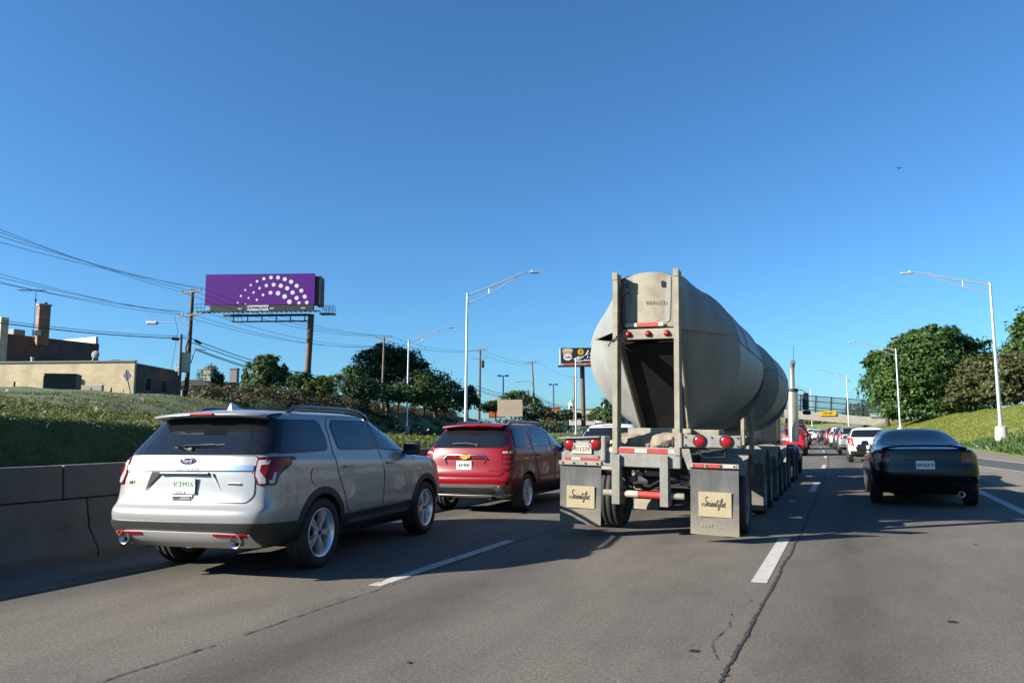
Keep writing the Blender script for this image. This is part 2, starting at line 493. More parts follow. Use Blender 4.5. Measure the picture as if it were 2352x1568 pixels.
M['trunk'] = pmat('bark', (.07, .055, .042), .9, var=.3, scale=6, bump=.6, stretch=(3, 3, .6))
M['maple'] = foliage('maple_leaves', [(.022, .055, .012), (.036, .085, .017), (.055, .115, .022), (.085, .15, .03)], .22, patch=(.075, .125, .025), patch_scale=.16)
M['dark_leaf'] = foliage('dark_leaves', [(.018, .036, .012), (.028, .055, .016), (.042, .075, .022), (.06, .095, .03)], .2)
M['bush_leaf'] = foliage('bush_leaves', [(.03, .065, .02), (.05, .10, .028), (.075, .135, .036), (.10, .16, .05)], .25)
M['lime_leaf'] = foliage('lime_leaves', [(.07, .11, .016), (.11, .165, .022), (.15, .20, .03), (.19, .23, .04)], .3)
M['brown_leaf'] = foliage('bronze_leaves', [(.045, .060, .020), (.065, .080, .026), (.090, .095, .034), (.105, .105, .040)], .2)
M['brush_leaf'] = foliage('brush_leaves', [(.045, .055, .02), (.08, .075, .03), (.12, .095, .045), (.15, .12, .065)], .2)
M['far_leaf'] = foliage('far_leaves', [(.05, .08, .04), (.07, .10, .05), (.085, .12, .06)], .15)
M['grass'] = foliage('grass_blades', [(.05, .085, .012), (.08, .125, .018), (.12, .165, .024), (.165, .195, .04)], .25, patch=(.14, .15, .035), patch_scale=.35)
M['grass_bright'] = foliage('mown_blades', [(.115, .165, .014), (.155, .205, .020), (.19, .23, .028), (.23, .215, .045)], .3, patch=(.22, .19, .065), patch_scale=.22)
M['weed'] = foliage('weed_blades', [(.045, .075, .014), (.07, .11, .020), (.10, .135, .028), (.15, .15, .06)], .25, patch=(.10, .11, .032), patch_scale=.25)

# road dust climbing up the mud flaps (DUST_FLAP)
_nt = M['flap'].node_tree; _b = _nt.nodes['Principled BSDF']
_src = _b.inputs['Base Color'].links[0].from_socket
_tc = _nt.nodes.new('ShaderNodeTexCoord'); _sx = _nt.nodes.new('ShaderNodeSeparateXYZ'); _nt.links.new(_tc.outputs['Object'], _sx.inputs[0])
_no = _nt.nodes.new('ShaderNodeTexNoise'); _no.inputs['Scale'].default_value = 9; _no.inputs['Detail'].default_value = 6; _nt.links.new(_tc.outputs['Object'], _no.inputs['Vector'])
_ma = _nt.nodes.new('ShaderNodeMath'); _ma.operation = 'MULTIPLY_ADD'; _ma.inputs[1].default_value = .35; _nt.links.new(_no.outputs['Fac'], _ma.inputs[0]); _nt.links.new(_sx.outputs[2], _ma.inputs[2])
_mr = _nt.nodes.new('ShaderNodeMapRange'); _mr.inputs['From Min'].default_value = .30; _mr.inputs['From Max'].default_value = .78; _mr.inputs['To Min'].default_value = .85; _mr.inputs['To Max'].default_value = 0.0
_nt.links.new(_ma.outputs[0], _mr.inputs['Value'])
_mx = _nt.nodes.new('ShaderNodeMix'); _mx.data_type = 'RGBA'; _nt.links.new(_mr.outputs[0], _mx.inputs['Factor']); _nt.links.new(_src, _mx.inputs['A']); _mx.inputs['B'].default_value = (.155, .135, .10, 1)
_nt.links.new(_mx.outputs['Result'], _b.inputs['Base Color'])

# ================================================================ SETTING
def strip(name, uy, z, mat, step=4.0):
    """uy: list of (Y, u_left, u_right) following the road's curve"""
    mb = MB(); rows = []
    ys = []
    for (y0, a0, b0), (y1, a1, b1) in zip(uy[:-1], uy[1:]):
        n = max(1, int(abs(y1 - y0) / step))
        for i in range(n):
            t = i / n
            ys.append((y0 + (y1 - y0) * t, a0 + (a1 - a0) * t, b0 + (b1 - b0) * t))
    ys.append(uy[-1])
    rows = [[(a + curve(y), y, z), (b + curve(y), y, z)] for y, a, b in ys]
    mb.grid(rows)
    return mb.mesh(name, mat)

g = MB(); g.add([(-3000, -400, -.06), (3000, -400, -.06), (3000, 5000, -.06), (-3000, 5000, -.06)], [(0, 1, 2, 3)])
structure('ground', g.mesh('ground', M['far_ground']))
U_TOE, U_YEL, U_L, U_R, U_EDGE = -8.62, -7.28, -4.32, -0.88, 2.72
road = structure('road', strip('road', [(-30, -8.9, 3.45), (240, -8.9, 3.45), (900, -8.9, 3.45)], 0.0, M['road']))

# right-hand shoulder and the on-ramp that merges from the right
E1, E2 = at_z(2231, 1033), at_z(2352, 1053)
eb = (E2.x - E1.x) / (E2.y - E1.y)
def x_edge(y):
    if y <= E1.y: return E1.x + eb * (y - E1.y)
    return E1.x - curve(E1.y) + curve(y) - .5 * min(1, (y - E1.y) / 40)
A1, A2 = at_z(2239, 1051), at_z(2352, 1064)
B1, B2 = at_z(2245, 1070), at_z(2352, 1084)
def x_on(P, Q, y): return P.x + (Q.x - P.x) * (y - P.y) / (Q.y - P.y)
mb = MB()
mb.grid([[(3.40 + curve(y), y, -.004), (x_edge(y) + .35, y, -.004)] for y in list(range(-30, 240, 5)) + [300, 400, 500]])
structure('shoulder', mb.mesh('shoulder', M['shoulder']))
def x_rampL(y): return max(x_on(B1, B2, y), 2.9 + curve(y))
def x_rampR(y): return max(x_on(A1, A2, y), 3.6 + curve(y))
mb = MB()
mb.grid([[(x_rampL(y), y, .004), (x_rampR(y), y, .004)] for y in range(10, 76, 3)])
structure('ramp_road', mb.mesh('ramp_road', M['asphalt']))
for nm, fx in (('a', x_rampL), ('b', x_rampR)):
    mb = MB()
    mb.grid([[(fx(y) - .07, y, .008), (fx(y) + .07, y, .008)] for y in range(10, 76, 3)])
    part('edge_line', mb.mesh('edge_line', M['line_white']), road)

def dash_mesh(y0, y1, u, w, mat, name='lane_dash'):
    mb = MB()
    n = max(1, int((y1 - y0) / 1.5))
    mb.grid([[(u - w / 2 + curve(y0 + (y1 - y0) * i / n), y0 + (y1 - y0) * i / n, .004), (u + w / 2 + curve(y0 + (y1 - y0) * i / n), y0 + (y1 - y0) * i / n, .004)] for i in range(n + 1)])
    return mb.mesh(name, mat)
for k in range(10):
    y0 = 7.75 + 11.6 * k
    part('lane_dash', dash_mesh(y0, y0 + 3.3, U_R, .15, M['line_white']), road)
for k in range(8):
    y0 = 6.25 + 11.6 * k
    part('lane_dash', dash_mesh(y0, y0 + 3.25, U_L, .14, M['line_white']), road)
part('edge_line', dash_mesh(-20, 200, U_EDGE, .17, M['line_white'], 'edge_line'), road)
part('yellow_line', dash_mesh(-20, 200, U_YEL, .10, M['line_yellow'], 'yellow_line'), road)

# open longitudinal joints: ragged black gaps with crumbled shoulders
def ragged(name, pts, w, mat, z=.006, jag=.02, step=.035, seed=1, gaps=0.0):
    rnd = random.Random(seed)
    mb = MB(); rows = []; drift = 0.0; off = 0
    for (x0, y0), (x1, y1) in zip(pts[:-1], pts[1:]):
        n = max(2, int(math.hypot(x1 - x0, y1 - y0) / step))
        for i in range(n):
            t = i / n
            drift = drift * .93 + rnd.uniform(-jag, jag) * .45
            x = x0 + (x1 - x0) * t + drift + rnd.uniform(-jag, jag) * .35; y = y0 + (y1 - y0) * t
            if off > 0: off -= 1
            elif rnd.random() < gaps: off = rnd.randint(2, 9)
            ww = w * rnd.choice((.25, .5, .8, 1.0, 1.0, 1.3, 1.9)) * (.06 if off > 0 else 1)
            rows.append([(x - ww * rnd.uniform(.3, .7) + curve(y), y, z), (x + ww * rnd.uniform(.3, .7) + curve(y), y, z)])
    mb.grid(rows, smooth=False)
    return mb.mesh(name, mat)
part('joint_crack', ragged('joint_crack', [(-.80, 2), (-.77, 6), (-.70, 12), (-.74, 40)], .022, M['crack'], jag=.010), road)
part('joint_seal', ragged('joint_seal', [(-.74, 40), (-.74, 150)], .05, M['tar'], jag=.01, step=.5, seed=4), road)
part('joint_crack', ragged('joint_crack', [(-4.24, 2), (-4.20, 5), (-4.17, 12)], .013, M['crack'], jag=.016, seed=2, gaps=.012), road)
part('joint_seal', ragged('joint_seal', [(-4.17, 12), (-4.17, 100)], .03, M['tar'], jag=.01, step=.5, seed=5), road)
part('branch_crack', ragged('branch_crack', [(-.86, 5.1), (-.98, 5.5), (-.90, 6.0), (-.94, 6.5), (-.79, 7.2)], .006, M['crack'], jag=.02, seed=3, gaps=.08), road)
part('branch_crack', ragged('branch_crack', [(-4.28, 5.6), (-4.40, 6.6), (-4.30, 7.6), (-4.36, 9.0), (-4.22, 10.5)], .008, M['crack'], jag=.025, seed=6, gaps=.1), road)
part('branch_crack', ragged('branch_crack', [(-4.24, 3.0), (-4.40, 3.25), (-4.52, 3.3), (-4.30, 3.55)], .005, M['crack'], jag=.02, seed=7, gaps=.1), road)
for px, py, rr in ((1595, 1495, .034), (2187, 1428, .036), (940, 1522, .02), (2240, 1250, .03)):
    p = at_z(px, py)
    mb = MB(); mb.add([(p.x + rr * random.uniform(.8, 1.2) * cos(t * pi / 7), p.y + rr * random.uniform(.8, 1.2) * sin(t * pi / 7), .005) for t in range(14)], [list(range(14))])
    part('tar_spot', mb.mesh('tar_spot', M['tar']), road)

# ---------------------------------------------------------------- median barrier, block by block
bar = thing('concrete_barrier', 'grey two-tier concrete median barrier along the left edge of the road', 'barrier', (0, 0, 0))
SEG = 4.55
def bar_mesh(prof, length, name):
    mb = MB()
    bm = bmesh.new()
    n = len(prof)
    vs = [bm.verts.new((x, y, z)) for y in (.01, length - .01) for x, z in prof]
    for i in range(n): bm.faces.new((vs[i], vs[(i + 1) % n], vs[n + (i + 1) % n], vs[n + i]))
    bm.faces.new(vs[:n][::-1]); bm.faces.new(vs[n:])
    bmesh.ops.recalc_face_normals(bm, faces=bm.faces[:])
    bmesh.ops.bevel(bm, geom=bm.edges[:], offset=.012, segments=2, profile=.5, affect='EDGES')
    me = bpy.data.meshes.new(name); bm.to_mesh(me); bm.free(); me.materials.append(M['concrete'])
    return me
low = bar_mesh([(0, -.05), (0, .09), (-.19, .34), (-.27, .705), (-.56, .705), (-.60, -.05)], SEG, 'barrier_base')
top = bar_mesh([(-.262, .72), (-.30, 1.13), (-.52, 1.13), (-.55, .72)], SEG, 'barrier_cap')
core = bar_mesh([(-.30, .6), (-.33, 1.10), (-.50, 1.10), (-.53, .6)], SEG + .04, 'barrier_core')
for k in range(-3, 34):
    for me, nm, off in ((low, 'barrier_base', .62), (top, 'barrier_cap', .30)):
        y = 1.35 + k * SEG + off
        part(nm, me, bar, (U_TOE + curve(y), y, 0), (0, 0, heading(y)))

# ---------------------------------------------------------------- left terrain
def lerp(x, xs, ys): return float(np.interp(x, xs, ys))
def u_ridge(y): return lerp(y, [-20, 8, 25, 40, 65, 95, 130, 170, 400], [-23, -24, -31, -36.5, -48, -62, -72, -80, -130])
def z_ridge(y): return lerp(y, [-20, 8, 15, 24, 40, 65, 95, 165, 400], [2.7, 2.75, 2.9, 3.35, 3.8, 4.7, 5.3, 6.0, 7.0])
def z_crest(y): return lerp(y, [-20, 6, 10, 17, 30, 60], [1.95, 1.9, 1.72, 1.36, 1.25, 1.2])
def z_trough(y): return lerp(y, [-20, 8, 14, 20, 30, 60], [2.2, 2.12, 1.85, 1.30, 1.15, 1.15])
def left_profile(y):
    ur, zr, zc, zt = u_ridge(y), z_ridge(y), z_crest(y), z_trough(y)
    foot = ur + lerp(y, [0, 15, 25, 40, 200], [9.5, 9.5, 8.0, 6.0, 7.0])
    us = [-8.95, -9.25, -10.2, -10.9, -14.0, foot + .2 if foot < -14.5 else -14.7, foot - 2.0, ur - .2, ur - 2.5, ur - 12, ur - 30, ur - 400]
    zs = [.80, .95, zc - .12, zc, zt, zt + .03, zt + (zr - zt) * .33, zr, zr + .25, max(zr + .5, 4.3), max(zr + .8, 5.0), max(zr + 1, 5.3)]
    return us, zs
def hash_noise(x, y, s):
    return (sin(x * 1.7 / s + 1.3 * sin(y * .9 / s)) + sin(y * 1.3 / s + 1.9 * sin(x * 1.1 / s + .5))) * .5
def zL(x, y):
    u = x - curve(y)
    us, zs = left_profile(y)
    z = float(np.interp(u, us[::-1], zs[::-1]))
    a = min(1, max(0, (-9.3 - u) / 2))
    return z + a * (.07 * hash_noise(x, y, .9) + .10 * hash_noise(x + 9, y, 2.7))
mb = MB(); rows = []
fr = []
for k in range(11):
    pass
for y in [*np.arange(-25, 30, 1.0), *np.arange(30, 80, 2.0), *np.arange(80, 200, 5), *range(200, 420, 20)]:
    us, zs = left_profile(y)
    cols = []
    for i in range(len(us) - 1):
        n = 3 if i < 7 else 4
        for q in range(n): cols.append(us[i] + (us[i + 1] - us[i]) * q / n)
    cols.append(us[-1])
    rows.append([(u + curve(y), y, zL(u + curve(y), y)) for u in cols])
mb.grid(rows)
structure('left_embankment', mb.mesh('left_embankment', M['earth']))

# ---------------------------------------------------------------- right terrain
def right_prof(y):
    h = lerp(y, [0, 60, 100, 140, 200, 400], [4.3, 3.9, 3.7, 3.3, 3.0, 3.0])
    return [0, .5, 2.5, 6, 9.5, 12, 16, 60, 400], [0.0, .05, .55, 1.75, h - .5, h, h + .35, h + .9, h + 1]
def zR(x, y):
    d = x - x_edge(y)
    us, zs = right_prof(y)
    z = float(np.interp(d, us, zs))
    a = min(1, max(0, (d - .5) / 2))
    return z + a * (.06 * hash_noise(x, y, 1.1) + .10 * hash_noise(x + 9, y, 3.1))
mb = MB(); rows = []
for y in [*np.arange(-10, 100, 2.0), *np.arange(100, 240, 6), *range(240, 500, 20)]:
    us, zs = right_prof(y)
    cols = []
    for i in range(len(us) - 1):
        for q in range(3): cols.append(us[i] + (us[i + 1] - us[i]) * q / 3)
    cols.append(us[-1])
    rows.append([(x_edge(y) + d, y, zR(x_edge(y) + d, y)) for d in cols])
mb.grid(rows)
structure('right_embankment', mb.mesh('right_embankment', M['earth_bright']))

# ---------------------------------------------------------------- grass (nobody could count it)
def blades(pos, h, w, mat, name, lean=.35, rng=RNG, up=None):
    """pos (N,3); one bent blade (two-segment) per position"""
    n = len(pos)
    a = rng.uniform(0, 2 * pi, n)
    hh = h * rng.uniform(.45, 1.25, n); ww = w * rng.uniform(.6, 1.4, n)
    d = np.stack([np.cos(a), np.sin(a), np.zeros(n)], 1)
    b = rng.uniform(0, 2 * pi, n); l = rng.uniform(0, lean, n) * hh
    ld = np.stack([np.cos(b), np.sin(b), np.zeros(n)], 1) * l[:, None]
    v = np.empty((n, 4, 3))
    v[:, 0] = pos - d * ww[:, None] / 2
    v[:, 1] = pos + d * ww[:, None] / 2
    v[:, 2] = pos + ld * .45 + d * ww[:, None] * .35; v[:, 2, 2] += hh * .6
    v[:, 3] = pos + ld; v[:, 3, 2] += hh * np.sqrt(np.clip(1 - (l / hh) ** 2, .2, 1))
    v[:, :, 2] -= .02
    return soup(name, v, 4, mat)
def scatter(n, fy, fu, fz, rng=RNG, clump=0.0):
    ys = fy(rng, n); xs = fu(rng, ys)
    if clump:
        # keep more where a slow wave is high: bare and bushy patches
        k = np.array([hash_noise(x, y, clump) for x, y in zip(xs, ys)])
        keep = rng.uniform(-1.2, 1, n) < k
        xs, ys = xs[keep], ys[keep]
    zs = np.array([fz(x, y) for x, y in zip(xs, ys)])
    return np.stack([xs, ys, zs], 1)
CV = np.vectorize(curve)
# near bank
p = scatter(190000, lambda r, n: 3.2 + 16 * r.uniform(0, 1, n) ** 1.2, lambda r, y: r.uniform(-14.5, -9.15, len(y)) + CV(y), zL)
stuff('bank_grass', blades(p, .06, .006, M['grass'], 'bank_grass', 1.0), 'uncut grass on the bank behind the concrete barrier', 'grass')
p = scatter(50000, lambda r, n: r.uniform(17, 70, n), lambda r, y: np.array([r.uniform(u_ridge(t) - 1, -9.2) for t in y]) + CV(y), zL)
stuff('slope_grass', blades(p, .13, .02, M['grass'], 'slope_grass', .9), 'rough grass on the shaded slope left of the road', 'grass')
# tall weeds up to the ridge
p = scatter(90000, lambda r, n: r.uniform(5, 45, n), lambda r, y: np.array([r.uniform(u_ridge(t) - 3, max(-15.0, u_ridge(t) + 10)) for t in y]) + CV(y), zL, clump=1.3)
stuff('tall_weeds', blades(p, .085, .007, M['weed'], 'tall_weeds', 1.0), 'tall weeds along the top of the left bank', 'weeds')
p = scatter(5200, lambda r, n: r.uniform(4, 18, n), lambda r, y: r.uniform(-13.5, -9.4, len(y)) + CV(y), zL, clump=.8)
stuff('bank_weeds', blades(p, .16, .007, M['weed'], 'bank_weeds', .9), 'seedy tan weeds standing in the bank grass', 'weeds')
p = scatter(80000, lambda r, n: r.uniform(40, 150, n), lambda r, y: np.array([x_edge(t) for t in y]) + .4 + 12 * r.uniform(0, 1, len(y)) ** .9, zR)
stuff('right_grass', blades(p, .15, .05, M['grass_bright'], 'right_grass', .9), 'sunlit grass on the slope right of the road', 'grass')
p = scatter(7000, lambda r, n: r.uniform(36, 66, n), lambda r, y: np.array([x_edge(t) for t in y]) + .5 + np.abs(r.normal(0, 1.6, len(y))), zR, clump=1.5)
stuff('roadside_weeds', blades(p, .40, .08, M['bush_leaf'], 'roadside_weeds', .8), 'leafy weeds at the foot of the right slope', 'weeds')
# small white seed heads in the weeds
n = 220
ys = RNG.uniform(5, 26, n); xs = np.where(RNG.uniform(0, 1, n) < .45, RNG.uniform(-13.5, -9.6, n), np.array([RNG.uniform(u_ridge(t), max(-15, u_ridge(t) + 9)) for t in ys])) + CV(ys)
c = np.array([(x, y, zL(x, y) + RNG.uniform(.15, .38)) for x, y in zip(xs, ys)])
dd = RNG.normal(0, .02, (n, 3, 3))
stuff('wildflowers', soup('wildflowers', c[:, None, :] + dd, 3, pmat('seed_head', (.45, .42, .33), .9)), 'pale wildflower heads dotted in the bank weeds', 'flowers')

# ================================================================ VEHICLES
def bake(o, keep=None):
    dg = bpy.context.evaluated_depsgraph_get()
    dg.update()
    ev = o.evaluated_get(dg)
    return bpy.data.meshes.new_from_object(ev)

def loop_row(r, side_y):
    zf, zr, w, yf, yr = r[:5]
    bf, cf, br, cr = r[5:9] if len(r) > 5 else (.12, .42, .06, .24)
    k = [(0, yf), (.55, yf - bf * .3), (.90, yf - bf), (1.0, yf - cf)]
    ya, yb = yf - cf, yr + cr
    for t in (.27, .5, .73): k.append((1.0, ya + (yb - ya) * t))
    k += [(1.0, yb), (.93, yr + br), (.56, yr + br * .25), (0, yr)]
    n = len(k) - 1
    return [(x * w, y, zf + (zr - zf) * min(1, max(0, (yf - y) / max(.1, yf - yr)))) for x, y in k]

def body_shell(rows, axles, wr, half_track, paint, levels, arch=.43, well=True):
    """closed body skin from stacked outline loops, smoothed, wheel wells cut out"""
    R = [loop_row(r, None) for r in rows]
    n = len(R[0])
    vs, fs = [], []
    def ring(r):
        idx = []
        for i, p in enumerate(r): vs.append(p); idx.append(len(vs) - 1)
        for p in r[-2:0:-1]: vs.append((-p[0], p[1], p[2])); idx.append(len(vs) - 1)
        return idx
    rings = [ring(r) for r in R]
    m = len(rings[0])
    for a, b in zip(rings[:-1], rings[1:]):
        for j in range(m):
            fs.append((a[j], a[(j + 1) % m], b[(j + 1) % m], b[j]))
    def cap(idx, rev, dz):
        # fill a ring with cross strips and a centre line
        ctr = {}
        for j in range(1, n - 1):
            p, q = vs[idx[j]], vs[idx[m - j]]
            vs.append(((0), (p[1] + q[1]) / 2, (p[2] + q[2]) / 2 + dz)); ctr[j] = len(vs) - 1
        out = []
        for j in range(1, n - 2):
            out.append((idx[j], ctr[j], ctr[j + 1], idx[j + 1]))
            out.append((ctr[j], idx[m - j], idx[m - j - 1], ctr[j + 1]))
        out.append((idx[0], ctr[1], idx[1])); out.append((idx[0], idx[m - 1], ctr[1]))
        out.append((idx[n - 1], idx[n - 2], ctr[n - 2])); out.append((idx[n - 1], ctr[n - 2], idx[n]))
        fs.extend([o[::-1] for o in out] if rev else out)
    cap(rings[-1], False, .012)
    cap(rings[0], True, 0)
    me = bpy.data.meshes.new('body'); me.from_pydata(vs, [], fs)
    bm = bmesh.new(); bm.from_mesh(me); bmesh.ops.recalc_face_normals(bm, faces=bm.faces[:]); bm.to_mesh(me); bm.free()
    me.polygons.foreach_set('use_smooth', [True] * len(me.polygons))
    me.materials.append(paint); me.materials.append(M['dark_plastic'])
    o = bpy.data.objects.new('tmp_body', me); COL.objects.link(o)
    sb = o.modifiers.new('s', 'SUBSURF'); sb.levels = levels; sb.render_levels = levels
    base = bake(o)
    bm = bmesh.new(); bm.from_mesh(base); bvh = BVHTree.FromBMesh(bm); bm.free()
    if well:
        cb = MB()
        for ya in axles:
            for sgn in (1, -1):
                cb.cyl((sgn * (half_track - .36), ya, wr), (sgn * (half_track + .3), ya, wr), arch, arch, 40, 1, True, False)
        cm = cb.mesh('cutter', [paint, M['dark_plastic']])
        co = bpy.data.objects.new('tmp_cut', cm); COL.objects.link(co)
        bo = o.modifiers.new('b', 'BOOLEAN'); bo.operation = 'DIFFERENCE'; bo.solver = 'EXACT'; bo.object = co; bo.use_self = True
        out = bake(o)
        bpy.data.objects.remove(co)
    else:
        out = base
    bpy.data.objects.remove(o)
    for p in out.polygons:
        if p.normal.z < -.75 and p.center.z < .45: p.material_index = 1
    out.name = 'body'
    return out, bvh

def round_poly(pts, r=.03, n=4):
    """round the corners of a 2D polygon"""
    out = []
    k = len(pts)
    for i in range(k):
        p0, p1, p2 = Vector(pts[i - 1]), Vector(pts[i]), Vector(pts[(i + 1) % k])
        a, b = (p0 - p1), (p2 - p1)
        rr = min(r, a.length * .45, b.length * .45)
        q0, q2 = p1 + a.normalized() * rr, p1 + b.normalized() * rr
        for t in range(n + 1):
            s = t / n
            out.append(tuple(q0 * (1 - s) ** 2 + p1 * 2 * s * (1 - s) + q2 * s * s))
    return out

def offset_poly(pts, d):
    k = len(pts)
    ar = sum(pts[i][0] * pts[(i + 1) % k][1] - pts[(i + 1) % k][0] * pts[i][1] for i in range(k))
    sg = 1 if ar > 0 else -1
    out = []
    for i in range(k):
        p0, p1, p2 = Vector(pts[i - 1]), Vector(pts[i]), Vector(pts[(i + 1) % k])
        e0, e1 = (p1 - p0).normalized(), (p2 - p1).normalized()
        n0, n1 = Vector((e0.y, -e0.x)) * sg, Vector((e1.y, -e1.x)) * sg
        nn = (n0 + n1)
        if nn.length < 1e-4: nn = n0
        nn.normalize()
        out.append(tuple(p1 + nn * (d / max(.4, nn.dot(n0)))))
    return out

def panel(bvh, side, poly, off=.004, sp=.06, deep=.012, m=0, mb=None, rad=.03, nrnd=4):
    """a skin panel: the polygon is laid onto the body surface, raised by off and given an edge"""
    mb = mb or MB()
    if rad: poly = round_poly(poly, rad, nrnd)
    pts = []
    k = len(poly)
    for i in range(k):
        p, q = Vector(poly[i]), Vector(poly[(i + 1) % k])
        d = (q - p).length
        c = max(1, int(d / sp))
        for j in range(c): pts.append(p + (q - p) * (j / c))
    nb = len(pts)
    xs = [p.x for p in pts]; ys = [p.y for p in pts]
    def inside(x, y):
        r = False
        for i in range(nb):
            a, b = pts[i], pts[i - 1]
            if (a.y > y) != (b.y > y) and x < (b.x - a.x) * (y - a.y) / (b.y - a.y) + a.x: r = not r
        return r
    x = min(xs) + sp / 2; inner = []
    while x < max(xs):
        y = min(ys) + sp / 2
        while y < max(ys):
            if inside(x, y) and min((Vector((x, y)) - p).length for p in pts) > sp * .45: inner.append(Vector((x, y)))
            y += sp
        x += sp
    r = delaunay_2d_cdt(pts + inner, [], [list(range(nb))], 1, 1e-5)
    v2, e2, f2 = r[0], r[1], r[2]
    top, low = [], []
    for p in v2:
        if side == 'R': o, d = Vector((4, p.x, p.y)), Vector((-1, 0, 0))
        elif side == 'L': o, d = Vector((-4, p.x, p.y)), Vector((1, 0, 0))
        elif side == 'B': o, d = Vector((p.x, -4, p.y)), Vector((0, 1, 0))
        elif side == 'F': o, d = Vector((p.x, 12, p.y)), Vector((0, -1, 0))
        else: o, d = Vector((p.x, p.y, 4)), Vector((0, 0, -1))
        h, nn, _, _ = bvh.ray_cast(o, d)
        if h is None or h.dot(d) > (1.2 if side in 'RL' and False else 1e9):
            guess = o + d * 3.4
            h, nn, _, _ = bvh.find_nearest(guess)
        if nn.dot(d) > 0: nn = -nn
        top.append(h + nn * off); low.append(h - nn * deep)
    out_dir = {'R': Vector((1, 0, 0)), 'L': Vector((-1, 0, 0)), 'B': Vector((0, -1, 0)), 'F': Vector((0, 1, 0)), 'T': Vector((0, 0, 1))}[side]
    fs = []
    for f in f2:
        a, b, c = top[f[0]], top[f[1]], top[f[2]]
        if (b - a).cross(c - a).dot(out_dir) < 0: f = list(f)[::-1]
        fs.append(list(f))
    mb.add(top, fs, m, True)
    cnt = {}
    for f in fs:
        for i in range(len(f)):
            e = (f[i], f[(i + 1) % len(f)])
            cnt[tuple(sorted(e))] = cnt.get(tuple(sorted(e)), []) + [e]
    rim = [v[0] for v in cnt.values() if len(v) == 1]
    vs, rf = [], []
    for a, b in rim:
        q = len(vs); vs += [top[b], top[a], low[a], low[b]]; rf.append((q, q + 1, q + 2, q + 3))
    mb.add(vs, rf, m, False)
    return mb

def tyre_mesh(r, w):
    mb = MB()
    ri = r * .70
    mb.lathe([(-w * .42, ri), (-w * .5, ri + .02), (-w * .52, r * .86), (-w * .46, r * .965), (-w * .34, r), (-w * .20, r), (-w * .19, r - .012), (-w * .15, r - .012), (-w * .14, r),
              (w * .14, r), (w * .15, r - .012), (w * .19, r - .012), (w * .20, r), (w * .34, r), (w * .46, r * .965), (w * .52, r * .86), (w * .5, ri + .02), (w * .42, ri)], 'X', 40)
    return mb.mesh('tyre', M['rubber'], True)
def rim_mesh(r, w, style, mats):
    mb = MB(); ri = r * .71
    mb.lathe([(-w * .45, ri * .93), (-w * .45, ri), (-w * .3, ri * .9), (w * .3, ri * .9), (w * .42, ri * .97), (w * .46, ri * 1.0), (w * .46, ri * .94), (w * .30, ri * .86), (-w * .40, ri * .84)], 'X', 40, 0)
    mb.cyl((w * .18, 0, 0), (w * .34, 0, 0), r * .16, r * .13, 20, 0)
    mb.cyl((w * .34, 0, 0), (w * .37, 0, 0), r * .075, r * .07, 16, 1)
    mb.cyl((-w * .3, 0, 0), (-w * .1, 0, 0), ri * .8, ri * .8, 24, 1)          # drum behind the spokes
    ns = {'split5': 5, 'six': 6, 'ten': 10}[style]
    for k in range(ns):
        a0 = 2 * pi * k / ns
        offs = (-.13, .13) if style == 'split5' else ((-.09, .09) if style == 'six' else (0,))
        for da in offs:
            a = a0 + da
            rad = Vector((0, cos(a), sin(a))); tan = Vector((0, -sin(a), cos(a)))
            c0 = Vector((0, cos(a0 + da * .55), sin(a0 + da * .55)))
            w0, w1 = r * .045, r * .05
            p0 = c0 * (r * .12); p1 = rad * (ri * .93)
            x0, x1 = w * .33, w * .37
            vs = []
            for p, ww, xx in ((p0, w0, x0), (p1, w1, x1)):
                vs += [p - tan * ww + Vector((xx - .05, 0, 0)), p + tan * ww + Vector((xx - .05, 0, 0)), p + tan * ww * .7 + Vector((xx, 0, 0)), p - tan * ww * .7 + Vector((xx, 0, 0))]
            mb.add(vs, [(0, 1, 5, 4), (1, 2, 6, 5), (2, 3, 7, 6), (3, 0, 4, 7)], 0)
    return mb.mesh('rim', mats, True)
WCACHE = {}
def wheel(parent, x, y, r, w, style='split5', mats=None):
    mats = mats or [M['alloy'], M['alloy_dark']]
    key = (r, w, style, mats[0].name)
    if key not in WCACHE:
        hub = MB(); hub.cyl((-w * .35, 0, 0), (-w * .02, 0, 0), r * .4, r * .4, 20, 0)
        WCACHE[key] = (hub.mesh('hub', M['alloy_dark']), tyre_mesh(r, w), rim_mesh(r, w, style, mats))
    h, t, m = WCACHE[key]
    wo = part('wheel', h, parent, (x, y, r), (random.uniform(0, 6), 0, 0) if x > 0 else (random.uniform(0, 6), 0, pi))
    part('tyre', t, wo); part('rim', m, wo)
    return wo

def text_mesh(s, size, mat, shear=0.0, ext=.003, ax='CENTER', space=1.0, bold=0.0):
    cu = bpy.data.curves.new('txt', 'FONT'); cu.body = s; cu.size = size; cu.shear = shear; cu.extrude = ext; cu.align_x = ax; cu.align_y = 'CENTER'; cu.space_character = space; cu.offset = bold
    cu.resolution_u = 3
    o = bpy.data.objects.new('txt', cu); COL.objects.link(o)
    me = bake(o)
    bpy.data.objects.remove(o); bpy.data.curves.remove(cu)
    me.materials.clear(); me.materials.append(mat)
    return me
REAR = (pi / 2, 0, 0)      # text plane that faces backwards (towards -y)
def lettering(s, size, mat, parent, loc, rot=REAR, name='lettering', **k):
    return part(name, text_mesh(s, size, mat, **k), parent, loc, rot)

def hit(bvh, side, a, b):
    o, d = {'R': (Vector((4, a, b)), Vector((-1, 0, 0))), 'B': (Vector((a, -4, b)), Vector((0, 1, 0))), 'T': (Vector((a, b, 4)), Vector((0, 0, -1)))}[side]
    return bvh.ray_cast(o, d)[0]

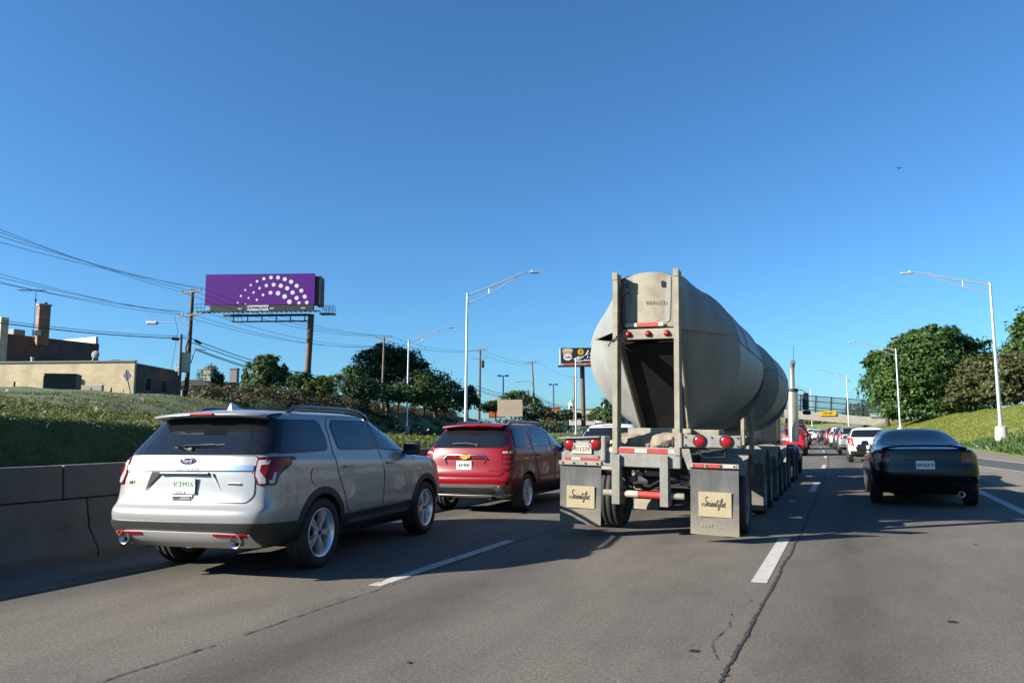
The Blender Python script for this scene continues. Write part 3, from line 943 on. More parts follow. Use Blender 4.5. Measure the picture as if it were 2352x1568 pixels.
def arch_ring(y, r0, r1, zc, z0, n=16):
    """ring polygon round a wheel opening, cut off at height z0"""
    a0 = math.asin(max(-1, min(1, (z0 - zc) / r1)))
    out = [(y + r1 * cos(a0 + (pi - 2 * a0) * i / n), zc + r1 * sin(a0 + (pi - 2 * a0) * i / n)) for i in range(n + 1)]
    a1 = math.asin(max(-1, min(1, (z0 - zc) / r0)))
    inn = [(y + r0 * cos(a1 + (pi - 2 * a1) * i / n), zc + r0 * sin(a1 + (pi - 2 * a1) * i / n)) for i in range(n + 1)]
    return out + inn[::-1]

def mirror_poly(p): return [(-x, z) for x, z in p][::-1]

def roof_rail(root, bvh, x, y0, y1, mat, h=.075, name='roof_rail'):
    pts = []
    for i in range(13):
        t = i / 12
        y = y0 + (y1 - y0) * t
        z = hit(bvh, 'T', x, y).z
        lift = h * min(1, sin(pi * t) * 3.0)
        pts.append((x, y, z + lift - .01))
    mb = MB(); mb.tube(pts, [.012 + .016 * min(1, sin(pi * i / 12) * 4) for i in range(13)], 8)
    return part(name, mb.mesh(name, mat), root)

def mirror_part(root, x, y, z, mat, s=1.0, name='door_mirror'):
    sg = 1 if x > 0 else -1
    mb = MB()
    mb.bbox((x + sg * .10 * s, y, z), (.22 * s, .12 * s, .16 * s), .05 * s, 0)
    mb.bbox((x + sg * .10 * s, y - .062 * s, z), (.17 * s, .01, .12 * s), .004, 1)
    mb.bbox((x - sg * .03 * s, y + .02, z - .05 * s), (.12 * s, .05 * s, .04 * s), .01, 0)
    return part(name, mb.mesh(name, [mat, M['glass']]), root)

def handle(root, bvh, y, z, mat, parent):
    p = hit(bvh, 'R', y, z)
    mb = MB()
    mb.bbox((p.x + .030, y, z), (.022, .20, .030), .01, 0)
    mb.bbox((p.x + .012, y - .085, z), (.04, .03, .026), .006, 0); mb.bbox((p.x + .012, y + .085, z), (.04, .03, .026), .006, 0)
    return part('door_handle', mb.mesh('door_handle', mat), parent)

# ---------------------------------------------------------------- silver SUV (nearest)
def scale_rows(rows, sl, sw, sh):
    return [(r[0] * sh, r[1] * sh, r[2] * sw, r[3] * sl, r[4] * sl) + tuple(r[5:]) for r in rows]
SUV_ROWS = [
    (.26, .30, .76, 4.82, .42, .14, .45, .09, .30),
    (.34, .36, .92, 4.96, .14, .16, .48, .07, .26),
    (.50, .50, .985, 5.02, .03, .18, .50, .06, .22),
    (.66, .66, 1.0, 5.04, .00, .18, .52, .055, .20),
    (.735, .735, 1.002, 5.04, .02, .18, .54, .055, .20),
    (.77, .78, 1.002, 5.03, .10, .18, .55, .055, .20),
    (.94, 1.00, 1.0, 4.99, .12, .19, .58, .055, .20),
    (1.06, 1.16, .985, 4.92, .14, .20, .62, .06, .22),
    (1.12, 1.245, .955, 4.78, .165, .22, .70, .07, .26),
    (1.16, 1.285, .925, 3.95, .19, .20, .75, .06, .26),
    (1.45, 1.46, .850, 3.45, .34, .16, .62, .06, .26),
    (1.65, 1.645, .765, 3.00, .50, .14, .55, .06, .26),
    (1.715, 1.72, .680, 2.80, .57, .14, .50, .06, .28),
    (1.755, 1.755, .50, 2.60, .70, .12, .45, .05, .25)]
SUV_R, SUV_AX = .385, (1.17, 4.035)

def side_window_set(root, bvh, polys, mat, names, off=.006):
    for nm, pl in zip(names, polys):
        for sd in 'RL':
            f = part('window_frame', panel(bvh, sd, offset_poly(round_poly(pl, .05, 4), .022), off - .003, .09, .01, rad=0).mesh('window_frame', M['black_trim'], False), root)
            part(nm, panel(bvh, sd, pl, off, .09, .008, rad=.05).mesh(nm, mat, False), f)

def build_silver_suv():
    root = thing('suv', 'bright silver SUV with roof rails and twin exhausts, nearest the camera on the left', 'car')
    P = M['silver_paint']
    me, bvh = body_shell(SUV_ROWS, SUV_AX, SUV_R, .985, P, 3, .435)
    part('body', me, root)
    # doors with dark shut lines
    doors = {'rear': [(1.74, .56), (2.60, .56), (2.63, 1.0), (2.61, 1.22), (2.56, 1.68), (1.66, 1.68), (1.52, 1.60), (1.48, 1.20), (1.50, 1.02), (1.63, .80)],
             'front': [(2.64, .56), (3.50, .56), (3.62, .82), (3.66, 1.14), (3.40, 1.36), (2.98, 1.63), (2.80, 1.68), (2.60, 1.68), (2.65, 1.22), (2.67, 1.0)]}
    for k in ('rear', 'front'):
        for sd in 'RL':
            d = part('door', panel(bvh, sd, doors[k], .007, .07, .004, rad=.05).mesh('door', P, False), root)
            part('door_seal', panel(bvh, sd, offset_poly(round_poly(doors[k], .05, 4), .008), .0025, .1, .004, rad=0).mesh('door_seal', M['black_trim'], False), d)
            if sd == 'R': handle(root, bvh, 1.72 if k == 'rear' else 2.84, 1.10, P, d)
    side_window_set(root, bvh, [[(.42, 1.30), (1.36, 1.31), (1.40, 1.40), (1.36, 1.62), (.66, 1.62)],
                                [(1.62, 1.31), (2.53, 1.29), (2.50, 1.625), (1.68, 1.625), (1.60, 1.55)],
                                [(2.66, 1.29), (3.52, 1.24), (3.36, 1.36), (2.96, 1.595), (2.84, 1.625), (2.62, 1.625)]], M['glass'], ['quarter_window', 'rear_door_window', 'front_door_window'], .012)
    # window divider in the rear door, tailgate, glass
    gate = [(-.76, .80), (.76, .80), (.82, .87), (.80, 1.258), (-.80, 1.258), (-.82, .87)]
    tg = part('tailgate', panel(bvh, 'B', gate, .008, .07, .006, rad=.05).mesh('tailgate', P, False), root)
    part('tailgate_seal', panel(bvh, 'B', offset_poly(round_poly(gate, .05, 4), .009), .003, .1, .004, rad=0).mesh('tailgate_seal', M['black_trim'], False), tg)
    part('rear_window', panel(bvh, 'B', [(-.885, 1.275), (.885, 1.275), (.83, 1.44), (.73, 1.655), (-.73, 1.655), (-.83, 1.44)], .012, .05, .02, rad=.06).mesh('rear_window', M['glass'], False), root)
    # dark wrap between rear and side glass
    for sd in 'RL':
      wrap = MB()
      panel(bvh, sd, [(.23, 1.285), (.46, 1.29), (.70, 1.63), (.52, 1.63)], .014, .04, .02, mb=wrap, rad=.02)
      part('pillar_cover', wrap.mesh('pillar_cover', M['black_trim'], False), root)
    for sd in 'RL':
        part('pillar_cover', panel(bvh, sd, [(2.50, 1.275), (2.69, 1.275), (2.66, 1.64), (2.47, 1.64)], .0095, .08, .008, rad=.01).mesh('pillar_cover', M['black_trim'], False), root)
    # spoiler with high brake light
    mb = MB()
    sec = [(.80, 1.745), (.46, 1.735), (.33, 1.712), (.325, 1.695), (.46, 1.675), (.62, 1.66)]
    rows = []
    for x in (-.70, -.66, -.4, 0, .4, .66, .70):
        k = 1 if abs(x) < .68 else .6
        dz = -.03 * (abs(x) / .7) ** 3
        rows.append([(x, .62 + (y - .62) * k + .05 * (abs(x) / .7) ** 2, z + dz) for y, z in sec])
    mb.grid(rows, 0, True, True)
    sp = part('spoiler', mb.mesh('spoiler', P), root)
    mb = MB(); mb.bbox((0, .326, 1.702), (.30, .03, .026), .008); part('high_brake_light', mb.mesh('high_brake_light', M['red_lens']), sp)
    # wiper
    p0 = hit(bvh, 'B', -.02, 1.33); p1 = hit(bvh, 'B', -.40, 1.40)
    mb = MB(); mb.tube([(p0.x, p0.y - .03, p0.z), (-.2, (p0.y + p1.y) / 2 - .04, 1.365), (.28, p0.y - .01, 1.385)], [.016, .014, .008], 6)
    mb.bbox((-.02, p0.y - .02, 1.33), (.06, .04, .05), .015)
    mb.tube([(-.25, hit(bvh, 'B', -.25, 1.35).y - .018, 1.35), (.36, hit(bvh, 'B', .36, 1.385).y - .018, 1.385)], .008, 6)
    part('rear_wiper', mb.mesh('rear_wiper', M['dark_plastic']), root)
    # tail lights: wrap from the gate round the corner
    for sg, sd in ((1, 'R'), (-1, 'L')):
        mb = MB()
        bk = [(.80, 1.06), (.845, .965), (.94, .965), (.955, 1.245), (.80, 1.245)]
        panel(bvh, 'B', bk if sg > 0 else mirror_poly(bk), .016, .05, .01, mb=mb, rad=.03)
        side = [(.22, .965), (.30, .965), (.36, 1.07), (.46, 1.12), (.58, 1.17), (.57, 1.245), (.25, 1.245)]
        panel(bvh, sd, side, .016, .05, .01, mb=mb, rad=.03)
        tl = part('tail_light', mb.mesh('tail_light', M['red_lens_dark'], False), root)
        mb = MB()
        ins = [(.815, 1.07), (.86, .985), (.915, .985), (.905, 1.04), (.85, 1.11), (.85, 1.17), (.905, 1.17), (.905, 1.215), (.815, 1.215)]
        panel(bvh, 'B', ins if sg > 0 else mirror_poly(ins), .020, .04, .002, mb=mb, rad=.01)
        sdp = [(.235, .985), (.275, .985), (.32, 1.09), (.29, 1.10), (.26, 1.02), (.235, 1.02)]
        panel(bvh, sd, sdp, .020, .04, .002, mb=mb, rad=.01)
        part('reverse_lens', mb.mesh('reverse_lens', M['clear_lens'], False), tl)
        mb = MB()
        rd = [(.855, 1.115), (.905, 1.05), (.91, 1.165), (.855, 1.165)]
        panel(bvh, 'B', rd if sg > 0 else mirror_poly(rd), .020, .04, .002, mb=mb, rad=.01)
        panel(bvh, sd, [(.24, 1.06), (.28, 1.07), (.34, 1.12), (.49, 1.17), (.48, 1.215), (.26, 1.215)], .020, .05, .002, mb=mb, rad=.02)
        part('brake_lens', mb.mesh('brake_lens', M['red_lens'], False), tl)
    # chrome bar with raised letters, emblem, badges, plate
    cb_ = part('chrome_bar', panel(bvh, 'B', [(-.79, 1.115), (.79, 1.115), (.79, 1.168), (-.79, 1.168)], .026, .06, .02, rad=.012).mesh('chrome_bar', M['chrome'], False), root)
    yb = hit(bvh, 'B', 0, 1.13).y
    part('bar_lettering', text_mesh('EXPLORER', .044, M['plate_white'], ext=.002, space=1.5), root, (.02, yb - .032, 1.135), REAR)
    em = MB(); em.lathe([(-.012, .001), (-.012, .088), (-.006, .10), (.012, .102)], 'Y', 32, 0)
    em.v = [(x, y, z * .42) for x, y, z in em.v]
    e = part('emblem', em.mesh('emblem', M['chrome']), root, (0, hit(bvh, 'B', 0, 1.215).y - .012, 1.215))
    em = MB(); em.lathe([(-.016, .001), (-.016, .082)], 'Y', 32, 0, smooth=False); em.v = [(x, y, z * .40) for x, y, z in em.v]
    part('emblem_field', em.mesh('emblem_field', pmat('emblem_blue', (.02, .03, .11), .2, coat=.5)), e)
    part('emblem_lettering', text_mesh('Ford', .062, M['letter_white'], shear=.35, ext=.002), e, (0, -.018, 0), REAR)
    part('badge', text_mesh('XLT', .040, M['alloy_dark'], ext=.003, space=1.2), root, (-.70, hit(bvh, 'B', -.70, .99).y - .012, .99), REAR)
    mb = MB(); mb.bbox((.60, hit(bvh, 'B', .60, .985).y - .012, .985), (.15, .008, .024), .003); part('badge', mb.mesh('badge', M['chrome']), root)
    # plate pocket: flat shoulders on the gate, shaded and lit side put into the colour
    mb = MB()
    yy = hit(bvh, 'B', 0, .98).y
    mb.add([(-.42, yy - .012, 1.105), (-.30, yy - .014, 1.105), (-.50, yy - .012, .90)], [(0, 1, 2)], 0)
    mb.add([(.30, yy - .012, 1.105), (.33, yy - .012, 1.105), (.46, yy - .012, .90)], [(0, 1, 2)], 1)
    mb.bbox((0, yy - .016, 1.085), (.62, .03, .03), .008, 0)
    part('painted_plate_recess', mb.mesh('painted_plate_recess', [M['alloy_dark'], M['silver_trim']]), root)
    pl = MB(); pl.bbox((0, 0, 0), (.31, .012, .165), .004); pl.bbox((0, -.004, -.068), (.316, .014, .030), .003)
    pb = part('licence_plate', pl.mesh('licence_plate', M['plate_white']), root, (0, yy - .03, .965), (-.05, 0, 0))
    mb = MB(); mb.box((0, -.0065, .045), (.30, .002, .06)); part('plate_band', mb.mesh('plate_band', pmat('plate_green', (.48, .62, .52), .5)), pb)
    part('plate_number', text_mesh('3CEM16', .075, pmat('plate_letter', (.12, .20, .14), .5), ext=.001, space=1.0), pb, (0, -.009, .012), REAR)
    part('plate_frame_lettering', text_mesh('SHELBY', .032, M['letter_dark'], ext=.001, space=1.5), pb, (0, -.013, -.068), REAR)
    # gate handle pocket
    hy = hit(bvh, 'B', 0, .84).y
    mb = MB(); mb.bbox((.0, hy - .008, .835), (.26, .02, .072), .008, 0); mb.box((.0, hy - .02, .84), (.215, .004, .042), 1); mb.add([(-.04, hy - .024, .823), (.105, hy - .024, .823), (.105, hy - .024, .85), (.0, hy - .024, .852)], [(0, 1, 2, 3)], 0)
    part('gate_handle', mb.mesh('gate_handle', [P, M['dark_plastic']]), root)
    # lower cladding
    mb = MB()
    panel(bvh, 'B', [(-.93, .335), (.93, .335), (.94, .605), (-.94, .605)], .018, .06, .03, mb=mb, rad=.02)
    for sd in 'RL':
        panel(bvh, sd, [(.10, .33), (.80, .33), (.76, .46), (.74, .57), (.10, .60)], .011, .08, .02, mb=mb, rad=.02)
    part('rear_cladding', mb.mesh('rear_cladding', M['dark_plastic'], False), root)
    for sd in 'RL':
        mb = MB(); panel(bvh, sd, [(1.58, .30), (3.62, .30), (3.62, .54), (1.60, .54)], .012, .09, .02, mb=mb, rad=.03)
        sk = part('side_cladding', mb.mesh('side_cladding', M['dark_plastic'], False), root)
        for y0, y1 in ((1.80, 2.60), (2.62, 3.45)):
            part('chrome_strip', panel(bvh, sd, [(y0, .415), (y1, .415), (y1, .45), (y0, .45)], .022, .1, .01, rad=.008).mesh('chrome_strip', M['chrome'], False), sk)
        for ya in SUV_AX:
            part('wheel_arch', panel(bvh, sd, arch_ring(ya, .437, .51, SUV_R, .36), .012, .08, .02, rad=0).mesh('wheel_arch', M['dark_plastic'], False), root)
    mb = MB()
    for s in (1,):
        panel(bvh, 'B', [(-.84, .37), (-.60, .36), (.60, .36), (.84, .37), (.83, .50), (.50, .515), (.40, .515), (-.40, .515), (-.50, .515), (-.83, .50)], .030, .05, .02, mb=mb, rad=.02)
    sk = part('skid_plate', mb.mesh('skid_plate', M['silver_trim'], False), root)
    for s in (-1, 1):
        q = [(s * .44, .485), (s * .80, .475), (s * .80, .505), (s * .44, .510)]
        part('rear_reflector', panel(bvh, 'B', q if s > 0 else q[::-1], .036, .08, .008, rad=.006).mesh('rear_reflector', M['red_lens'], False), root)
        mb = MB()
        mb.lathe([(0, .062), (-.03, .068), (-.035, .060), (.20, .050)], 'Y', 24, 0); mb.lathe([(.03, .001), (.03, .055)], 'Y', 24, 1)
        ex = part('exhaust_tip', mb.mesh('exhaust_tip', [pmat('exhaust_chrome', (.34, .33, .32), .3, 1.0), M['black_trim']]), root, (s * .69, .085, .425))
    mb = MB(); mb.tube([(.60, .25, .33), (.2, .6, .30), (-.3, .7, .30), (-.62, .3, .33)], .03, 8); part('exhaust_pipe', mb.mesh('exhaust_pipe', M['alloy_dark']), root)
    mb = MB(); mb.bbox((0, 1.17, .36), (1.5, .1, .1), .03); mb.bbox((0, 2.6, .27), (1.3, 3.0, .10), .03); part('underbody', mb.mesh('underbody', M['black_trim']), root)
    # fuel door ring
    c = [(1.00 + .085 * cos(t * pi / 10), 1.02 + .085 * sin(t * pi / 10)) for t in range(20)]
    fd = part('fuel_door', panel(bvh, 'R', c, .006, .05, .004, rad=0).mesh('fuel_door', P, False), root)
    part('fuel_door_gap', panel(bvh, 'R', offset_poly(c, .007), .0022, .08, .004, rad=0).mesh('fuel_door_gap', M['alloy_dark'], False), fd)
    for s in (-1, 1): roof_rail(root, bvh, s * .62, .95, 2.95, M['charcoal_paint'])
    mb = MB(); z = hit(bvh, 'T', 0, .85).z
    mb.add([(-.035, .78, z - .01), (.035, .78, z - .01), (.02, 1.02, z - .01), (-.02, 1.02, z - .01), (0, .80, z + .085), (0, .86, z + .075)], [(0, 1, 4), (1, 2, 5, 4), (0, 4, 5, 3), (2, 3, 5)], 0)
    part('roof_antenna', mb.mesh('roof_antenna', M['white_paint']), root)
    for s in (-1, 1): mirror_part(root, s * .93, 3.42, 1.27, M['dark_plastic'], 1.15)
    part('windscreen', panel(bvh, 'F', [(-.74, 1.26), (.74, 1.26), (.60, 1.66), (-.60, 1.66)], .004, .1, .01, rad=.05).mesh('windscreen', M['glass'], False), root)
    for s in (-1, 1):
        for ya in SUV_AX: wheel(root, s * .875, ya, SUV_R, .25)
    return root, bvh

# ---------------------------------------------------------------- red SUV
def build_red_suv():
    root = thing('suv', 'dark red SUV with gold cross emblem beside the silver SUV\'s bonnet', 'car')
    P = M['red_paint']
    sl, sw, sh = 4.77 / 5.04, .93, .945
    rows = scale_rows(SUV_ROWS, sl, sw, sh)
    ax = (.96, 3.82); r = .355
    me, bvh = body_shell(rows, ax, r, .91, P, 3, .40)
    part('body', me, root)
    X = lambda p: [(a * sl, b * sh) for a, b in p]
    doors = {'rear': [(1.58, .52), (2.44, .52), (2.47, 1.0), (2.45, 1.16), (2.40, 1.585), (1.66, 1.585), (1.36, 1.45), (1.33, 1.14), (1.36, .96), (1.48, .76)],
             'front': [(2.48, .52), (3.28, .52), (3.40, .80), (3.44, 1.08), (3.20, 1.28), (2.80, 1.54), (2.64, 1.585), (2.44, 1.585), (2.49, 1.16), (2.51, 1.0)]}
    for k in doors:
        for sd in 'RL':
            d = part('door', panel(bvh, sd, doors[k], .007, .08, .004, rad=.05).mesh('door', P, False), root)
            part('door_seal', panel(bvh, sd, offset_poly(round_poly(doors[k], .05, 4), .008), .0025, .12, .004, rad=0).mesh('door_seal', M['black_trim'], False), d)
            if sd == 'R': handle(root, bvh, 1.56 if k == 'rear' else 2.68, 1.04, P, d)
    side_window_set(root, bvh, [[(.50, 1.23), (.96, 1.23), (1.10, 1.36), (1.12, 1.53), (.66, 1.53)],
                                [(1.40, 1.23), (2.38, 1.215), (2.34, 1.53), (1.66, 1.53), (1.46, 1.42)],
                                [(2.50, 1.215), (3.28, 1.18), (3.10, 1.30), (2.76, 1.50), (2.66, 1.53), (2.46, 1.53)]], M['glass'], ['quarter_window', 'rear_door_window', 'front_door_window'], .012)
    gate = [(-.72, .70), (.72, .70), (.78, .80), (.76, 1.19), (-.76, 1.19), (-.78, .80)]
    tg = part('tailgate', panel(bvh, 'B', gate, .008, .08, .006, rad=.05).mesh('tailgate', P, False), root)
    part('tailgate_seal', panel(bvh, 'B', offset_poly(round_poly(gate, .05, 4), .009), .003, .12, .004, rad=0).mesh('tailgate_seal', M['black_trim'], False), tg)
    part('rear_window', panel(bvh, 'B', [(-.76, 1.205), (.76, 1.205), (.72, 1.36), (.62, 1.545), (-.62, 1.545), (-.72, 1.36)], .006, .08, .01, rad=.08).mesh('rear_window', M['glass'], False), root)
    mb = MB()
    sec = [(.74, 1.655), (.44, 1.648), (.35, 1.625), (.345, 1.607), (.46, 1.59), (.60, 1.57)]
    mb.grid([[(x, y + .05 * (abs(x) / .62) ** 2, z - .03 * (abs(x) / .62) ** 3) for y, z in sec] for x in (-.62, -.56, -.3, 0, .3, .56, .62)], 0, True, True)
    sp = part('spoiler', mb.mesh('spoiler', P), root)
    mb = MB(); mb.bbox((0, .345, 1.615), (.30, .03, .026), .008); part('high_brake_light', mb.mesh('high_brake_light', M['red_lens']), sp)
    p0 = hit(bvh, 'B', -.05, 1.25)
    mb = MB(); mb.tube([(-.30, hit(bvh, 'B', -.3, 1.28).y - .03, 1.285), (0, p0.y - .03, 1.29), (.20, hit(bvh, 'B', .2, 1.26).y - .03, 1.265)], .014, 6); mb.bbox((.2, hit(bvh, 'B', .2, 1.25).y - .02, 1.25), (.06, .04, .05), .015)
    part('rear_wiper', mb.mesh('rear_wiper', M['dark_plastic']), root)
    for sg, sd in ((1, 'R'), (-1, 'L')):
        mb = MB()
        bk = [(.72, .82), (.80, .78), (.885, .86), (.885, 1.17), (.69, 1.17)]
        panel(bvh, 'B', bk if sg > 0 else mirror_poly(bk), .014, .05, .01, mb=mb, rad=.03)
        panel(bvh, sd, [(.20, .84), (.27, .88), (.40, 1.04), (.48, 1.17), (.22, 1.17)], .014, .05, .01, mb=mb, rad=.03)
        tl = part('tail_light', mb.mesh('tail_light', M['red_lens_dark'], False), root)
        for zz in (.84, .93, 1.02):
            q = [(.735, zz), (.86, zz), (.87, zz + .045), (.73, zz + .045)]
            mb = MB(); panel(bvh, 'B', q if sg > 0 else mirror_poly(q), .018, .05, .002, mb=mb, rad=.01)
            panel(bvh, sd, [(.22, zz + .03), (.26 + (zz - .84) * .6, zz + .03), (.29 + (zz - .84) * .6, zz + .065), (.22, zz + .065)], .018, .05, .002, mb=mb, rad=.008)
            part('brake_lens', mb.mesh('brake_lens', M['red_lens'], False), tl)
        q = [(.72, 1.10), (.86, 1.10), (.86, 1.135), (.715, 1.135)]
        part('reverse_lens', panel(bvh, 'B', q if sg > 0 else mirror_poly(q), .018, .05, .002, rad=.01).mesh('reverse_lens', M['clear_lens'], False), tl)
    yb = hit(bvh, 'B', 0, 1.0).y
    mb = MB(); mb.tube([(-.44, yb - .014, 1.0), (-.36, yb - .02, 1.075), (.36, yb - .02, 1.075), (.44, yb - .014, 1.0)], .016, 8)
    part('chrome_trim', mb.mesh('chrome_trim', M['chrome']), root)
    mb = MB(); mb.bbox((0, yb - .012, 1.04), (.74, .02, .05), .008, 0); mb.bbox((0, yb - .006, 1.005), (.82, .012, .022), .004, 1)
    part('grip_bar', mb.mesh('grip_bar', [P, M['black_trim']]), root)
    mb = MB()
    mb.add([(-.43, yb - .012, .985), (-.40, yb - .012, .985), (-.29, yb - .012, .80), (-.33, yb - .012, .80)], [(0, 1, 2, 3)], 1)
    mb.add([(.40, yb - .012, .985), (.43, yb - .012, .985), (.33, yb - .012, .80), (.29, yb - .012, .80)], [(0, 1, 2, 3)], 0)  # recess edges laid flat, shaded left and lit right put into the colour
    part('painted_plate_recess', mb.mesh('painted_plate_recess', [M['darkred_paint'], M['black_trim']]), root)
    mb = MB()
    bow = [(-.10, -.018), (-.045, -.018), (-.055, -.042), (.045, -.042), (.055, -.018), (.10, -.018), (.115, .018), (.055, .018), (.06, .042), (-.04, .042), (-.05, .018), (-.085, .018)]
    mb.prism(bow, 'Y', -.012, .012); part('emblem', mb.mesh('emblem', pmat('gold_emblem', (.75, .48, .06), .3, .3)), root, (0, yb - .03, 1.04))
    pl = MB(); pl.bbox((0, 0, 0), (.31, .012, .158), .004)
    pb = part('licence_plate', pl.mesh('licence_plate', M['plate_white']), root, (-.02, yb - .03, .89))
    part('plate_number', text_mesh('43•900', .088, M['letter_dark'], ext=.001, space=.95, bold=.002), pb, (0, -.009, 0), REAR)
    part('badge', text_mesh('EQUINOX LT', .040, M['chrome'], ext=.003, space=1.1), root, (.53, hit(bvh, 'B', .53, .79).y - .014, .79), REAR)
    mb = MB()
    panel(bvh, 'B', [(-.90, .34), (.90, .34), (.91, .53), (.55, .55), (-.55, .55), (-.91, .53)], .012, .08, .02, mb=mb, rad=.04)
    part('rear_cladding', mb.mesh('rear_cladding', M['grey_plastic'], False), root)
    part('cladding_slot', panel(bvh, 'B', [(-.62, .43), (.62, .43), (.58, .495), (-.58, .495)], .017, .08, .006, rad=.02).mesh('cladding_slot', M['dark_plastic'], False), root)
    part('skid_plate', panel(bvh, 'B', [(-.80, .30), (.80, .30), (.82, .36), (-.82, .36)], .02, .08, .02, rad=.01).mesh('skid_plate', M['silver_trim'], False), root)
    for sd in 'RL':
        mb = MB(); panel(bvh, sd, [(.06, .34), (.60, .34), (.56, .53), (.06, .53)], .012, .1, .02, mb=mb, rad=.02); panel(bvh, sd, [(1.34, .27), (3.42, .27), (3.42, .50), (1.36, .50)], .012, .1, .02, mb=mb, rad=.03)
        part('side_cladding', mb.mesh('side_cladding', M['dark_plastic'], False), root)
    mb = MB(); mb.bbox((0, .96, .33), (1.3, .1, .1), .03); mb.bbox((0, 2.4, .25), (1.2, 2.9, .10), .03); mb.tube([(.5, .1, .29), (.5, .8, .28)], .03, 8); part('underbody', mb.mesh('underbody', M['black_trim']), root)
    for s in (-1, 1): roof_rail(root, bvh, s * .56, .85, 2.7, M['charcoal_paint'], .06)
    mb = MB(); z = hit(bvh, 'T', 0, .8).z; mb.bbox((0, .80, z + .015), (.05, .10, .05), .02); part('roof_antenna', mb.mesh('roof_antenna', M['black_trim']), root)
    for s in (-1, 1): mirror_part(root, s * .86, 3.25, 1.20, M['black_paint'], 1.1)
    part('windscreen', panel(bvh, 'F', [(-.68, 1.20), (.68, 1.20), (.55, 1.56), (-.55, 1.56)], .004, .12, .01, rad=.05).mesh('windscreen', M['glass'], False), root)
    for s in (-1, 1):
        for ya in ax: wheel(root, s * .80, ya, r, .23)
    return root

# ---------------------------------------------------------------- smaller detail cars: SUV, estate and saloon kinds
SEDAN_ROWS = [
    (.20, .24, .72, 4.62, .45, .14, .45, .12, .40),
    (.28, .30, .86, 4.76, .16, .16, .50, .10, .36),
    (.48, .50, .91, 4.83, .03, .18, .55, .11, .34),
    (.62, .66, .92, 4.84, .00, .18, .58, .12, .34),
    (.70, .80, .92, 4.80, .035, .19, .60, .12, .36),
    (.78, .97, .90, 4.70, .045, .20, .65, .12, .40),
    (.83, 1.065, .875, 4.55, .05, .22, .70, .10, .45),
    (.86, 1.095, .81, 4.30, .09, .22, .75, .10, .50),
    (.99, 1.125, .785, 3.55, .68, .20, .80, .12, .45),
    (1.20, 1.24, .705, 3.12, 1.12, .16, .62, .10, .40),
    (1.38, 1.375, .60, 2.72, 1.52, .14, .5, .09, .36),
    (1.435, 1.43, .50, 2.55, 1.70, .12, .45, .08, .30),
    (1.455, 1.455, .32, 2.42, 1.85, .10, .4, .06, .25)]

